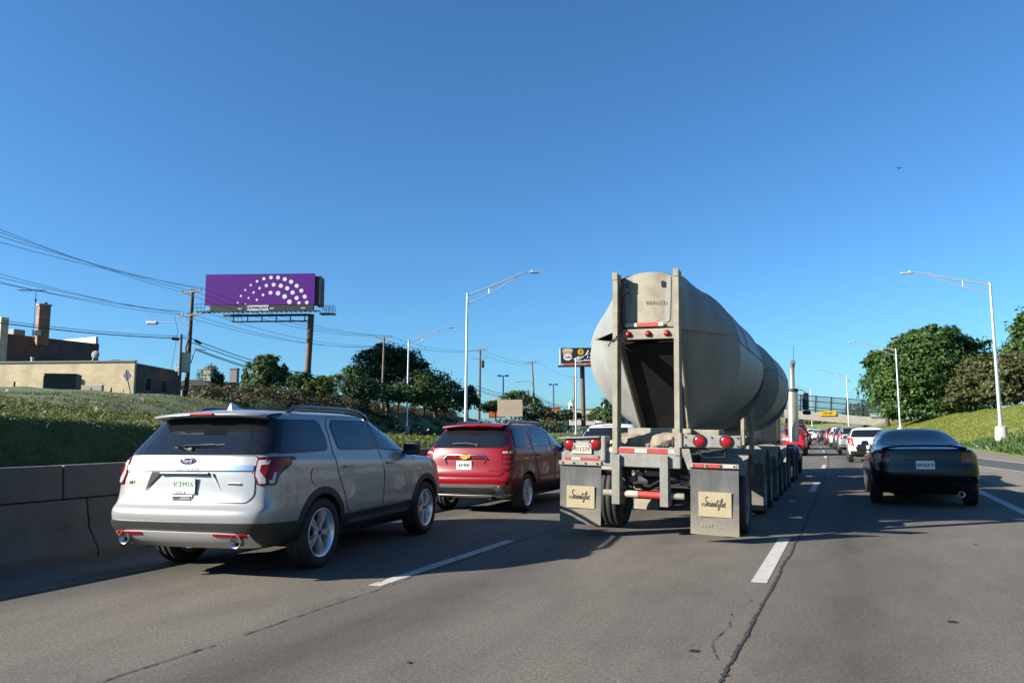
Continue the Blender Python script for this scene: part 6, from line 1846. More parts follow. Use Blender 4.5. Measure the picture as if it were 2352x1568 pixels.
mb = MB(); mb.tube([ls(302, 915), ls(289, 850)], .035, 6); part('post', mb.mesh('post', M['rust_steel']), t)
for px, y0, y1, d, lab_ in ((32, 905, 876, 47, 'dark leaning fence stake at the far left before the cream building'), (208, 908, 891, 50, 'short dark fence stake right of the green dumpster'), (282, 925, 893, 46, 'thin stake between the dark cone and the diamond sign')):
    a, b = at_depth(px - 1, y0, d), at_depth(px + 1.5, y1, d)
    mb = MB(); mb.tube([a - Vector((0, 0, .8)), b], .06 if px != 282 else .025, 6); o = bpy.data.objects.new('fence_post', mb.mesh('fence_post', M['rust_steel'])); link(o); o['label'] = lab_; o['category'] = 'post'; o['group'] = 'fence stakes in the weeds'
a = at_depth(250, 925, 46); b = at_depth(256, 888, 46)
mb = MB(); mb.cyl(a - Vector((0, 0, .6)), b, .28, .02, n=10); o = bpy.data.objects.new('marker_cone', mb.mesh('marker_cone', M['dark_green'])); link(o); o['label'] = 'dark pointed marker cone in the weeds before the cream wall'; o['category'] = 'cone'
# blue twin parking lamps
for px, yt, yb, d, lab_ in ((1156, 862, 935, 150, 'blue twin head parking lamp above the tan sign'), (1272, 882, 945, 185, 'blue twin head parking lamp left of the coffee billboard')):
    b = at_depth(px, yb, d); tz = at_depth(px, yt, d).z; k = d / FP
    t = thing('parking_lamp', lab_, 'street lamp', (b.x, b.y, b.z - 2), CAM_YAW, 'blue twin head parking lamps')
    mb = MB(); mb.tube([(0, 0, 0), (0, 0, tz - b.z + 2)], .17, 8); part('pole', mb.mesh('pole', M['blue_pole']), t)
    mb = MB(); h = tz - b.z + 2; mb.tube([(-.5, 0, h), (.5, 0, h)], .06, 6)
    for s in (-1, 1): mb.bbox((s * .75, 0, h), (.9, .5, .38), .15)
    part('lamp_head', mb.mesh('lamp_head', M['blue_pole']), t)

# ================================================================ BUILDINGS
CD = 60.0
o_ = at_depth(305, 905, CD)
bld = thing('building', 'low cream brick building with a flat roof at the left edge', 'building', (o_.x, o_.y, 4.0), CAM_YAW)
invb = (Matrix.Translation(bld.location) @ Matrix.Rotation(CAM_YAW, 4, 'Z')).inverted(); lb_ = lambda px, py, d=CD: invb @ at_depth(px, py, d)
tl, tr = lb_(-110, 833), lb_(305, 829)
hz = tr.z
mb = MB(); mb.box(((tl.x + tr.x) / 2, .15, hz / 2), (tr.x - tl.x, .3, hz)); part('front_wall', mb.mesh('front_wall', M['cream_brick']), bld)
mb = MB(); mb.box((tr.x - .152, 4.3, hz / 2 - .1), (.3, 8.0, hz - .2)); part('side_wall', mb.mesh('side_wall', M['brown_and_shade_brick']), bld)  # side turned from the sun: its shade is put into the brick colour
mb = MB(); mb.box(((tl.x + tr.x) / 2, 8.45, hz / 2 - .1), (tr.x - tl.x, .3, hz - .2)); part('back_wall', mb.mesh('back_wall', M['brown_and_shade_brick']), bld)
mb = MB(); mb.box(((tl.x + tr.x) / 2 - .3, 4.3, hz - .45), (tr.x - tl.x - .62, 7.9, .1)); part('roof', mb.mesh('roof', M['brown_roof']), bld)
mb = MB(); mb.box(((tl.x + tr.x) / 2, .12, hz + .05), (tr.x - tl.x + .1, .42, .1)); mb.box((tr.x - .13, 4.4, hz - .16), (.4, 8.1, .1)); part('coping', mb.mesh('coping', M['grey_wall']), bld)
for q in (2.3, 5.2):
    mb = MB(); mb.box((tr.x + .012, q, hz * .52), (.03, 1.1, 1.2)); w_ = part('window', mb.mesh('window', M['grey_wall']), bld)
    mb = MB(); mb.box((tr.x + .03, q, hz * .52), (.02, .95, 1.05)); part('pane', mb.mesh('pane', M['dark_window']), w_)
a, b = lb_(118, 862), lb_(172, 872); mb = MB(); mb.tube([(a.x, -.03, a.z), (b.x, -.03, a.z)], .03, 5); mb.tube([(a.x, -.03, a.z), (a.x, -.03, b.z)], .03, 5); mb.tube([(b.x, -.03, a.z), (b.x, -.03, b.z)], .03, 5); part('wall_conduit', mb.mesh('wall_conduit', M['grey_wall']), bld)
a = lb_(185, 870); mb = MB(); mb.tube([(a.x, -.04, a.z), (a.x + .05, -.04, a.z - .9), (a.x, -.04, a.z - 1.6)], .05, 5); part('downpipe', mb.mesh('downpipe', M['tank_dusty']), bld)
mb = MB(); a = lb_(68, 832, CD + .6); mb.cyl((a.x, .6, hz - .5), (a.x, .6, hz + .42), .11, n=10); mb.cyl((a.x, .6, hz + .42), (a.x, .6, hz + .5), .16, n=10); part('vent_pipe', mb.mesh('vent_pipe', M['white_wall']), bld)
mb = MB(); a = lb_(258, 826, CD + 1); mb.box((a.x, 1.4, hz + .02), (.7, .7, .5)); part('roof_vent', mb.mesh('roof_vent', M['dark_steel']), bld)
dish = thing('satellite_dish', 'grey satellite dish on the cream building\'s roof', 'satellite dish', tuple(at_depth(212, 829, CD + .5)), CAM_YAW)
mb = MB(); mb.tube([(-.12, 0, -.3), (.12, 0, .35)], .04, 6); part('mount', mb.mesh('mount', M['white_wall']), dish)
mb = MB(); rows = [[(.20 + .34 * k * cos(t), -.10 * (1 - k * k) + .05, .52 + .34 * k * sin(t)) for t in [2 * pi * i / 20 for i in range(21)]] for k in (1, .75, .5, .25, .01)]; mb.grid(rows); part('reflector', mb.mesh('reflector', M['grey_wall']), dish)

# two-storey brown building behind
Pn, Qn = at_depth(16, 768, 70), at_depth(228, 788, 78.5)
Pn.z = Qn.z = (Pn.z + Qn.z) / 2
dirn = Vector((Qn.x - Pn.x, Qn.y - Pn.y, 0)); Lb = dirn.length; rz = math.atan2(dirn.y, dirn.x)
bb_ = thing('building', 'dark brown brick building with a chimney behind the cream building', 'building', (Pn.x, Pn.y, 4.0), rz)
hb = Pn.z - 4.0
mb = MB(); mb.box((Lb / 2, .15, hb / 2), (Lb, .3, hb)); part('wall', mb.mesh('wall', M['brown_and_shade_brick']), bb_)
mb = MB(); mb.box((Lb - .15, 5.0, hb / 2), (.3, 9.4, hb)); part('end_wall', mb.mesh('end_wall', M['brown_and_shade_brick']), bb_)
mb = MB(); mb.box((.15, 5.0, hb / 2), (.3, 9.4, hb)); mb.box((Lb / 2, 9.85, hb / 2), (Lb, .3, hb)); part('back_wall', mb.mesh('back_wall', M['brown_and_shade_brick']), bb_)
mb = MB(); mb.box((Lb / 2, 5, hb - .35), (Lb - .62, 9.3, .1)); part('roof', mb.mesh('roof', M['brown_roof']), bb_)
mb = MB(); mb.add([(Lb - .36, .1, hb + .02), (Lb - .36, 10, hb + .02), (Lb - .36, 10, hb + .75), (Lb - .36, .1, hb + .75), (Lb - .06, .1, hb + .02), (Lb - .06, 10, hb + .02), (Lb - .06, 10, hb + .75), (Lb - .06, .1, hb + .75)],
    [(0, 1, 2, 3), (7, 6, 5, 4), (0, 3, 7, 4), (1, 5, 6, 2), (3, 2, 6, 7)]); part('parapet', mb.mesh('parapet', M['white_wall']), bb_)
mb = MB(); mb.box((-.35, .1, hb / 2 + .75), (.7, .5, hb + 1.5)); part('pier', mb.mesh('pier', M['cream_brick']), bb_)
mb = MB(); mb.box((Lb * .50, -.02, 3.3), (1.2, .06, 2.2)); w_ = part('window', mb.mesh('window', M['grey_wall']), bb_); mb = MB(); mb.box((Lb * .50, -.04, 3.25), (.95, .06, 2.0)); part('pane', mb.mesh('pane', M['dark_window']), w_)
mb = MB(); mb.bbox((1.6, 1.2, hb + .35), (1.1, .9, .6), .05); part('roof_unit', mb.mesh('roof_unit', M['grey_wall']), bb_)
ch0 = Matrix.Rotation(-rz, 4, 'Z') @ (at_depth(97, 768, 71.5) - Vector((Pn.x, Pn.y, 4.0)))
ctop = at_depth(97, 701, 71.5).z - 4.0
mb = MB(); mb.box((0, 0, 0), (.95, .95, ctop - hb + 1.0), 0)
mb.box((0, 0, (ctop - hb + 1) / 2 + .05), (1.12, 1.12, .14), 1)
for q in (-.22, .22): mb.cyl((q, .1, (ctop - hb + 1) / 2 + .1), (q, .1, (ctop - hb + 1) / 2 + .32), .12, n=8, m=2)
mb.box((0, 0, (ctop - hb + 1) * .22), (.97, .97, .06), 1)
chm = part('chimney', mb.mesh('chimney', [M['orange_brick'], M['pale_concrete'], M['dark_steel']]), bb_, (ch0.x, ch0.y, hb - 1 + (ctop - hb + 1) / 2), (0, 0, CAM_YAW - rz - .78))
mb = MB(); mb.bbox((ch0.x - .75, ch0.y - .3, hb + .15), (.6, .5, .5), .04); part('roof_box', mb.mesh('roof_box', M['white_wall']), bb_)
a = at_depth(76, 768, 71); tz = at_depth(76, 664, 71).z
an = thing('tv_antenna', 'rooftop television antenna standing left of the brick chimney', 'antenna', tuple(a), CAM_YAW)
mb = MB(); mb.tube([(0, 0, -.4), (0, 0, tz - a.z)], .03, 5); mb.cyl((0, 0, tz - a.z - 1.1), (0, 0, tz - a.z - .85), .10, n=8); part('mast', mb.mesh('mast', M['wire']), an)
mb = MB(); h = tz - a.z; mb.tube([(-1.65, 0, h + .05), (1.0, 0, h - .06)], .035, 5)
for k in range(9): x = -1.6 + k * .3; mb.tube([(x, -.5, h), (x, .5, h)], .02, 4)
part('boom', mb.mesh('boom', M['wire']), an)
# dumpster
d0 = at_depth(128, 895, 52)
du = thing('dumpster', 'dark green dumpster standing before the cream brick wall', 'dumpster', (d0.x, d0.y, d0.z - .5), CAM_YAW + .32)
h = at_depth(128, 861, 52).z - d0.z + .5
mb = MB(); mb.bbox((.42, 0, h / 2), (1.95, 1.7, h), .03, 0); part('bin', mb.mesh('bin', M['dark_green']), du)
mb = MB(); mb.bbox((-.575, 0, h / 2 - .05), (.03, 1.72, h - .1), .01); mb.box((-.6, -.3, h / 2), (.04, .08, h - .2)); mb.box((-.6, .3, h / 2), (.04, .08, h - .2)); part('end_panel', mb.mesh('end_panel', M['green_paint']), du)
mb = MB(); mb.box((-.60, -.66, h * .72), (.012, .24, .26)); part('sticker', mb.mesh('sticker', M['yellow']), du)
mb = MB(); mb.bbox((.42, 0, h + .03), (2.0, 1.76, .06), .02); part('lid', mb.mesh('lid', pmat('rusty_lid', (.09, .05, .04), .7)), du)
# pale low wall next to it
a = at_depth(203, 895, 56); mb = MB(); mb.bbox((0, 0, 0), (2.2, .3, 1.0), .03)
t = thing('low_wall', 'pale low concrete wall right of the green dumpster', 'wall', (a.x, a.y, a.z - .15), CAM_YAW, None, mb.mesh('low_wall', M['pale_concrete']))

def house(label, px0, px1, ytop, ybot, d, wall, roof, chim=None, depth=8.0):
    a, b = at_depth(px0, ybot, d), at_depth(px1, ybot, d); w = (b - a).length; zt = at_depth((px0 + px1) / 2, ytop, d).z
    t = thing('house', label, 'house', (a.x, a.y, a.z - 2.0), CAM_YAW, 'houses beyond the left bank')
    h = zt - a.z + 2.0
    mb = MB(); mb.box((w / 2, depth / 2, h * .4), (w, depth, h * .8)); part('wall', mb.mesh('wall', wall), t)
    mb = MB(); mb.prism([(-.4, h * .8 - .05), (w + .4, h * .8 - .05), (w * .72, h), (w * .28, h)], 'Y', -.4, depth + .4); part('roof', mb.mesh('roof', roof), t)
    for k in range(max(1, int(w / 3))):
        x = 1.2 + k * 2.6
        if x + .6 < w:
            mb = MB(); mb.box((x, -.02, h * .55), (1.0, .06, 1.1)); wi = part('window', mb.mesh('window', M['white_wall']), t)
            mb = MB(); mb.box((x, -.05, h * .55), (.8, .06, .9)); part('pane', mb.mesh('pane', M['dark_window']), wi)
    for c, ct, mt in (chim or []):
        x = (at_depth(c, ytop, d) - a).length; zc = at_depth(c, ct, d).z - a.z + 2.0
        mb = MB(); mb.box((x, depth * .35, (zc + h * .7) / 2), (.95, .95, zc - h * .7)); mb.box((x, depth * .35, zc), (1.1, 1.1, .15)); part('chimney', mb.mesh('chimney', mt), t)
    return t
house('dark roofed house with a pale brick chimney behind the utility pole', 404, 484, 872, 900, 92, M['grey_wall'], M['brown_roof'], [(447, 842, M['pale_concrete'])])
house('low grey roofed house with a slim dark chimney, left of the round bush', 486, 565, 878, 905, 97, M['grey_wall'], pmat('grey_roof', (.22, .22, .22), .9, var=.2), [(504, 842, M['grey_wall'])])
house('dark low roofed house between the round bush and the rusty column', 655, 705, 912, 925, 92, M['grey_wall'], M['brown_roof'])
# distant shops
def block(label, px0, px1, yt, yb, d, mat, name='shop', trims=()):
    a, b = at_depth(px0, yb, d), at_depth(px1, yb, d); w = (b - a).length; h = at_depth((px0 + px1) / 2, yt, d).z - a.z + 2
    t = thing(name, label, 'building', (a.x, a.y, a.z - 2), CAM_YAW, None)
    mb = MB(); mb.box((w / 2, 5, h / 2), (w, 10, h)); part('wall', mb.mesh('wall', mat), t)
    mb = MB(); mb.box((w / 2, 5, h + .12), (w + .3, 10.3, .24)); part('coping', mb.mesh('coping', M['grey_wall']), t)
    return t, w, h
D3 = 210
t, w, h = block('white distant shop with green domed turrets under the coffee billboard', 1308, 1368, 940, 960, D3, M['white_wall'])
for k, px in enumerate((1316, 1395)):
    a = at_depth(px, 940, D3) - at_depth(1308, 940, D3); x = a.length
    mb = MB(); mb.lathe([(h - .5, 1.1), (h + 1.9, 1.0)], 'Z', 8, 0, c=(x, 2, 0), smooth=False); part('turret', mb.mesh('turret', M['white_wall']), t)
    mb = MB(); mb.lathe([(h + 1.9, 1.05), (h + 2.5, .9), (h + 2.95, .5), (h + 3.1, .02)], 'Z', 12, 0, c=(x, 2, 0)); part('dome', mb.mesh('dome', M['dome_green']), t)
    for q in (-.5, .2):
        mb = MB(); mb.box((x + q, .98, h + .7), (.4, .1, 1.0)); part('window', mb.mesh('window', M['dark_window']), t)
mb = MB(); mb.box((w * .35, -.04, h - 1.2), (2.4, .05, .4)); part('shop_sign', mb.mesh('shop_sign', M['tape_red']), t)
t, w, h = block('white distant shop partly hidden behind the tank trailer', 1380, 1470, 946, 975, D3 - 25, M['white_wall'])
for k in range(5):
    mb = MB(); mb.box((2 + k * 1.8, -.03, h - 2.4), (.8, .06, 1.6)); part('window', mb.mesh('window', M['dark_window']), t)
t, w, h = block('small orange and yellow shop front between trees far left of the billboard post', 1256, 1288, 936, 950, D3, M['orange'])
mb = MB(); mb.box((w / 2, -.03, h - 1.2), (w * .8, .06, .6)); part('shop_sign', mb.mesh('shop_sign', M['sign_yellow']), t)
t, w, h = block('low orange shop with a rounded roof seen above the shrubs', 1122, 1160, 928, 938, D3 - 30, M['orange'])
mb = MB(); mb.lathe([(h, 2.2), (h + .7, 2.0), (h + 1.3, 1.2), (h + 1.5, .02)], 'Z', 16, 0, c=(w * .55, 2.5, 0)); part('dome', mb.mesh('dome', pmat('salmon', (.62, .22, .14), .6)), t)
t, w, h = block('small blue and red shop sign block beside the trailer tank', 1399, 1412, 930, 952, D3 - 30, M['blue_pole'])
mb = MB(); mb.box((w * .75, -.03, h - 1), (w * .5, .06, 1.2)); part('shop_sign', mb.mesh('shop_sign', M['tape_red']), t)

# ================================================================ OVERPASS
OY = 150.0
Lp, Rp = at_depth(1838, 944, 146), at_depth(1990, 957, 144)
ang = math.atan2(Rp.y - Lp.y, Rp.x - Lp.x)
op = thing('overpass', 'pale concrete overpass with a tall mesh fence crossing the road', 'bridge', (Lp.x, Lp.y, 0), ang)
op.rotation_euler = (0, math.atan2(Lp.z - Rp.z, math.hypot(Rp.x - Lp.x, Rp.y - Lp.y)), ang)
zt = Lp.z; zb = at_depth(1838, 963, 146).z
RX = lambda px, py: (Matrix.Rotation(-ang, 4, 'Z') @ (at_depth(px, py, 148) - Vector((Lp.x, Lp.y, 0))))
xr = RX(2022, 962).x
mb = MB()
XL = RX(1520, 960).x
mb.bbox(((xr + XL) / 2, 0, (zt + zb) / 2), (xr - XL, .5, zt - zb), .05); mb.box(((xr + XL) / 2, 5.2, (zt + zb) / 2 + .2), (xr - XL, 9.8, (zt - zb) * .45))
part('deck', mb.mesh('deck', M['pale_concrete']), op)
pxs = RX(1984, 975).x
for q in (.9, 8.0):
    mb = MB(); mb.bbox((pxs, q, zb / 2 - .5), (1.15, .9, zb + .9), .05); part('pier', mb.mesh('pier', M['pale_concrete']), op)
fz = at_depth(1838, 906, 146).z
mb = MB(); mb.add([(XL, .1, zt), (xr - 1, .1, zt), (xr - 1, .1, fz), (XL, .1, fz)], [(0, 1, 2, 3)]); part('fence_mesh', mb.mesh('fence_mesh', M['fence_mesh']), op)
sp_ = (RX(1934, 930).x - RX(1900, 930).x)
pm = MB(); pm.bbox((0, 0, (zt + fz) / 2), (.24, .2, fz - zt + .1), .02); pm = pm.mesh('fence_post', pmat('fence_blue', (.02, .035, .075), .5))
x = RX(1897, 930).x - sp_ * 7
while x < xr: 
    part('fence_post', pm, op, (x, .0, 0)); x += sp_ * .98
for zz in (fz - .06, zt + (fz - zt) * .66, zt + (fz - zt) * .30, zt + (fz - zt) * .12):
    mb = MB(); mb.box(((xr + XL) / 2, .03, zz), (xr - XL, .09, .14)); part('fence_rail', mb.mesh('fence_rail', pmat('fence_blue', (.02, .035, .075), .5)), op)
def deck_sign(pxa, pxb, pya, pyb, mat, txt, tm, label, size):
    a, b = RX(pxa, pya), RX(pxb, pyb); w, h = b.x - a.x, a.z - b.z
    M4 = Matrix.Translation((Lp.x, Lp.y, 0)) @ Matrix.Rotation(ang, 4, 'Z')
    c = M4 @ Vector(((a.x + b.x) / 2, -.42, (a.z + b.z) / 2))
    t = thing('bridge_sign', label, 'sign', c, ang)
    mb = MB(); mb.prism(round_poly([(-w / 2, -h / 2), (w / 2, -h / 2), (w / 2, h / 2), (-w / 2, h / 2)], .12), 'Y', -.03, .03); part('sign_panel', mb.mesh('sign_panel', mat), t)
    part('sign_lettering', text_mesh(txt, size, tm, ext=.01, bold=.012), t, (0, -.045, 0), REAR)
    if mat is M['sign_green']:
        mb = MB(); o = round_poly([(-w / 2, -h / 2), (w / 2, -h / 2), (w / 2, h / 2), (-w / 2, h / 2)], .12); i = [(x * .965, y * .88) for x, y in o]
        n = len(o); mb.add([(x, -.034, y) for x, y in o + i], [(k, (k + 1) % n, n + (k + 1) % n, n + k) for k in range(n)]); part('sign_border', mb.mesh('sign_border', M['letter_white']), t)
    mb = MB(); mb.box((0, .16, 0), (w * .8, .26, .12)); part('bracket', mb.mesh('bracket', M['dark_steel']), t)
deck_sign(1873, 1909, 945, 955, M['sign_yellow'], '14\'-10"', M['letter_dark'], 'yellow clearance sign on the overpass beam', .62)
deck_sign(1981, 2009, 950, 959, M['sign_green'], 'Bishop Rd', M['letter_white'], 'green street name sign on the overpass beam', .50)
gs = at_depth(1868, 1002, 175)
t = thing('road_sign', 'green motorway sign standing low beyond the overpass', 'sign', tuple(gs), CAM_YAW - .2)
k = 175 / FP
mb = MB(); mb.bbox((0, 0, 1.45), (14 * k, .08, 15 * k), .03); part('sign_panel', mb.mesh('sign_panel', M['sign_green']), t)
part('sign_lettering', text_mesh('EXIT\n1 MILE', .36, M['letter_white'], ext=.01), t, (0, -.06, 1.45), REAR)
mb = MB()
for s in (-.45, .45): mb.box((s, .08, .2), (.1, .1, 2.2))
part('post', mb.mesh('post', M['galv']), t)
ws = at_depth(1971, 1004, 110)
# white litter on the verge
b = at_z(2253, 1031, .05)
mb = MB(); rows = []
for i in range(9):
    t_ = i / 8; rows.append([(-.30 + .6 * t_ + .03 * sin(j * 2.1 + i), .12 * (j / 4 - .5) * (1 - .4 * t_), .12 + .30 * abs(t_ - .35) + .05 * sin(i * 1.9 + j * 1.3)) for j in range(5)])
mb.grid(rows)
t = thing('litter', 'crumpled white scrap of litter at the foot of the right slope', 'litter', tuple(b), .4, None, mb.mesh('litter', M['white_wall']))
# bird
b = at_depth(2067, 387, 120); mb = MB()
mb.add([(0, 0, 0), (.5, .1, .18), (.95, 0, .05), (.45, -.12, .1), (-.5, .1, .16), (-.9, 0, .0), (-.45, -.12, .08), (0, .35, .02), (0, -.35, .0)], [(0, 7, 1), (1, 2, 3), (0, 1, 3), (0, 4, 7), (4, 6, 5), (0, 6, 4), (0, 3, 8), (0, 8, 6)])
t = thing('bird', 'tiny dark bird flying in the blue sky on the right', 'bird', tuple(b), .5, None, mb.mesh('bird', M['letter_dark']))

# ================================================================ TREES
def leaves(blobs, n, size, rng, sub=26, flat=.55, up=.5):
    """leaf quads gathered in sub-clumps over the surface of several lobes"""
    blobs = [(Vector(c), Vector(r) if hasattr(r, '__len__') else Vector((r, r, r))) for c, r in blobs]
    sat = []
    for c, r in blobs:
        for _ in range(3):
            d = Vector(rng.normal(size=3)).normalized(); d.z = abs(d.z) * .9 - .1
            k = rng.uniform(.22, .42)
            sat.append((c + Vector((d.x * r.x, d.y * r.y, d.z * r.z)) * rng.uniform(.95, 1.12), r * k))
    if len(blobs) < 60: blobs = blobs + sat
    wts = np.array([b[1].x * b[1].y + b[1].y * b[1].z for b in blobs]); wts /= wts.sum()
    out = []
    for (c, r), w in zip(blobs, wts):
        m = max(20, int(n * w)); ns = max(6, int(sub * (r.x * r.z) ** .5 * 1.6))
        d = rng.normal(size=(ns, 3)); d /= np.linalg.norm(d, axis=1)[:, None]
        d[:, 2] = np.where(d[:, 2] < -.55, -d[:, 2] * .5, d[:, 2])
        k = rng.uniform(.72, 1.04, ns)[:, None]
        ctr = d * k
        idx = rng.integers(0, ns, m)
        sc = .27 * rng.uniform(.6, 1.4, ns)[idx][:, None]
        g_ = rng.normal(size=(m, 3)) * np.array([1, 1, flat]) * sc * .62
        pts = ctr[idx] + g_
        # a share of leaves inside, so the crown is not hollow
        ins = rng.uniform(0, 1, m) < .14
        dd = rng.normal(size=(m, 3)); dd /= np.linalg.norm(dd, axis=1)[:, None]
        pts[ins] = (dd * rng.uniform(.1, .8, m)[:, None] ** .6)[ins]
        nrm = pts / np.maximum(.2, np.linalg.norm(pts, axis=1))[:, None] + np.array([0, 0, up]) + rng.normal(size=(m, 3)) * .55
        nrm /= np.linalg.norm(nrm, axis=1)[:, None]
        P = pts * np.array(r) + np.array(c)
        a = np.cross(nrm, rng.normal(size=(m, 3))); a /= np.linalg.norm(a, axis=1)[:, None]
        b = np.cross(nrm, a)
        s = size * rng.uniform(.55, 1.3, m)[:, None]
        q = np.empty((m, 4, 3))
        q[:, 0] = P - a * s * .5; q[:, 1] = P - b * s * .32 + nrm * s * .06; q[:, 2] = P + a * s * .55; q[:, 3] = P + b * s * .32 + nrm * s * .06
        out.append(q)
    return np.concatenate(out)
def trunk_mesh(h, r, limbs, rng):
    mb = MB(); mb.tube([(0, 0, -.8), (0, 0, h * .5), (.1, .05, h)], [r * 1.3, r, r * .75], 9)
    for i in range(limbs):
        a = 2 * pi * i / limbs + rng.uniform(-.3, .3); L = h * rng.uniform(.9, 1.5)
        mb.tube([(0, 0, h * .8), (cos(a) * L * .4, sin(a) * L * .4, h + L * .35), (cos(a) * L * .7, sin(a) * L * .7, h + L * .9)], [r * .6, r * .4, r * .12], 6)
    return mb.mesh('trunk', M['trunk'])
def tree(name, label, cat, base, blobs, n, size, mat, th, tr, seed, group=None, sub=26, flat=.55, limbs=4, up=.5):
    rng = np.random.default_rng(seed)
    t = thing(name, label, cat, tuple(base), 0, group)
    part('trunk', trunk_mesh(th, tr, limbs, rng), t)
    part('crown', soup('crown', leaves(blobs, n, size, rng, sub, flat, up), 4, mat), t)
    return t
def on_slope(px, py, d):
    p = at_depth(px, py, d); return p
TR = 'trees on the right slope'
def rt(px, d):
    """point on the right bank in the direction of picture column px at depth d"""
    p = at_depth(px, 990, d); return Vector((p.x, p.y, zR(p.x, p.y)))
m = lambda d: d / FP
b = rt(2150, 112); k = m(112)
def rel(b, px, py, d): return tuple(at_depth(px, py, d) - b)
tree('maple_tree', 'large round green maple on the right slope behind the second lamp', 'tree', b,
     [(rel(b, 2140, 870, 112), (6.5, 6, 6.6)), (rel(b, 2095, 900, 110), (5.6, 5, 4.6)), (rel(b, 2190, 860, 113), (5.5, 5, 5.4)), (rel(b, 2130, 800, 113), (4.2, 4, 3.4)), (rel(b, 2150, 785, 112), (3.0, 3, 2.6)), (rel(b, 2225, 870, 114), (4.6, 4, 4.5)),
      (rel(b, 2200, 805, 114), (3.6, 3.4, 3.0)), (rel(b, 2115, 940, 109), (5.0, 4.2, 2.4)), (rel(b, 2180, 930, 110), (5.0, 4.2, 2.8)), (rel(b, 2085, 840, 112), (3.6, 3.2, 3.4))], 44000, .52, M['maple'], 2.6, .42, 1, TR, 7)
b = rt(2040, 124)
tree('maple_tree', 'dark green maple left of the large maple, beside the overpass end', 'tree', b,
     [(rel(b, 2062, 878, 124), (4.3, 4.0, 4.6)), (rel(b, 2044, 872, 124), (3.0, 3.0, 3.0)), (rel(b, 2050, 835, 124), (3.6, 3.3, 2.8)), (rel(b, 2030, 845, 124), (2.6, 2.6, 2.2)), (rel(b, 2076, 938, 123), (2.6, 2.6, 1.8)), (rel(b, 2075, 930, 122), (3.6, 3.2, 3.0))], 22000, .52, M['maple'], 2.4, .35, 2, TR, 7)
b = rt(2245, 96)
tree('bronze_bush', 'bronze leaved bushy tree right of the large maple', 'tree', b, [(rel(b, 2245, 890, 96), (3.2, 3, 3.2)), (rel(b, 2265, 855, 97), (2.6, 2.6, 2.4)), (rel(b, 2215, 915, 96), (2.4, 2.4, 1.9)), (rel(b, 2285, 905, 96), (2.6, 2.4, 2.4))], 12000, .42, M['brown_leaf'], 1.2, .2, 3, TR, 13)
b = rt(2340, 84)
tree('bronze_bush', 'bronze leaved bushy tree cut by the right edge', 'tree', b, [(rel(b, 2335, 885, 84), (2.7, 2.6, 2.6)), (rel(b, 2350, 845, 84), (2.6, 2.4, 2.2)), (rel(b, 2310, 905, 84), (2.0, 2.0, 1.7)), (rel(b, 2372, 880, 84), (2.6, 2.4, 2.8))], 11000, .40, M['brown_leaf'], 1.2, .2, 4, TR, 13)
b = rt(2385, 95)
tree('maple_tree', 'tall green tree entering at the right edge above the bronze bushes', 'tree', b, [(rel(b, 2375, 800, 95), (3.0, 3, 3.6)), (rel(b, 2352, 815, 95), (2.3, 2.2, 2.0)), (rel(b, 2366, 755, 95), (1.6, 1.6, 2.0)), (rel(b, 2400, 760, 95), (3.0, 3, 3.5))], 9000, .5, M['maple'], 3.5, .35, 5, TR, 8)
b = rt(2290, 125)
tree('maple_tree', 'distant green tree seen between the large maple and the right edge tree', 'tree', b, [(rel(b, 2290, 860, 125), (5, 4.5, 3.6)), (rel(b, 2320, 855, 125), (4, 4, 3.2)), (rel(b, 2255, 850, 125), (4, 4, 3.2))], 9000, .6, M['dark_leaf'], 2.5, .35, 6, TR, 22)
# row beyond the overpass on the right
for i, (px, py, d, r) in enumerate(((1995, 975, 190, 4.0), (1972, 978, 230, 4.2), (1950, 982, 270, 4.2), (1932, 984, 310, 4.2), (2010, 960, 178, 5.0))):
    p = at_depth(px, 1000, d); b = Vector((p.x, p.y, 2.5))
    tree('roadside_tree', ['rounded tree under the bridge end just right of the pier', 'green tree seen under the bridge left of the pier', 'small green tree farther under the bridge', 'smallest green tree seen under the bridge', 'dark tree behind the green street sign'][i], 'tree', b, [(rel(b, px, py, d), (r * 1.3, r, r)), (rel(b, px + 12, py + 5, d), (r, r, r * .8))], 2600, .9, M['maple'], 2, .3, 20 + i, 'trees beyond the overpass', 14)
# left side
LG = 'trees and bushes on the left bank'
def lt(px, py, d): return at_depth(px, py, d)
b = lt(605, 945, 62)
tree('bush', 'dense round green bush standing left of the rusty billboard column', 'bush', b, [(rel(b, 606, 862, 62), (1.45, 1.4, 1.35)), (rel(b, 590, 885, 62), (1.3, 1.3, 1.1)), (rel(b, 628, 872, 62), (1.2, 1.2, 1.15)), (rel(b, 608, 905, 62), (1.6, 1.5, 1.1)), (rel(b, 615, 835, 62), (.95, .9, .85)), (rel(b, 643, 850, 62), (.5, .5, .6)), (rel(b, 568, 868, 62), (.45, .45, .6))], 8000, .24, M['bush_leaf'], 1.4, .12, 31, LG, 22, .8)
b = lt(730, 945, 70)
tree('bush', 'bright lime green bush at the foot of the rusty column', 'bush', b, [(rel(b, 728, 898, 70), (1.15, 1.1, 1.05)), (rel(b, 742, 890, 70), (1.0, 1, .95)), (rel(b, 712, 910, 70), (.85, .8, .6))], 3600, .24, M['lime_leaf'], .9, .08, 32, LG, 22, .8)
b = lt(680, 925, 84)
tree('tree', 'low dark tree behind the column between the two bushes', 'tree', b, [(rel(b, 676, 882, 84), (1.8, 1.7, 1.4)), (rel(b, 700, 880, 84), (1.5, 1.5, 1.2)), (rel(b, 742, 880, 84), (1.2, 1.2, .9))], 3600, .32, M['bush_leaf'], 1.5, .14, 33, LG, 20)
b = lt(890, 935, 108)
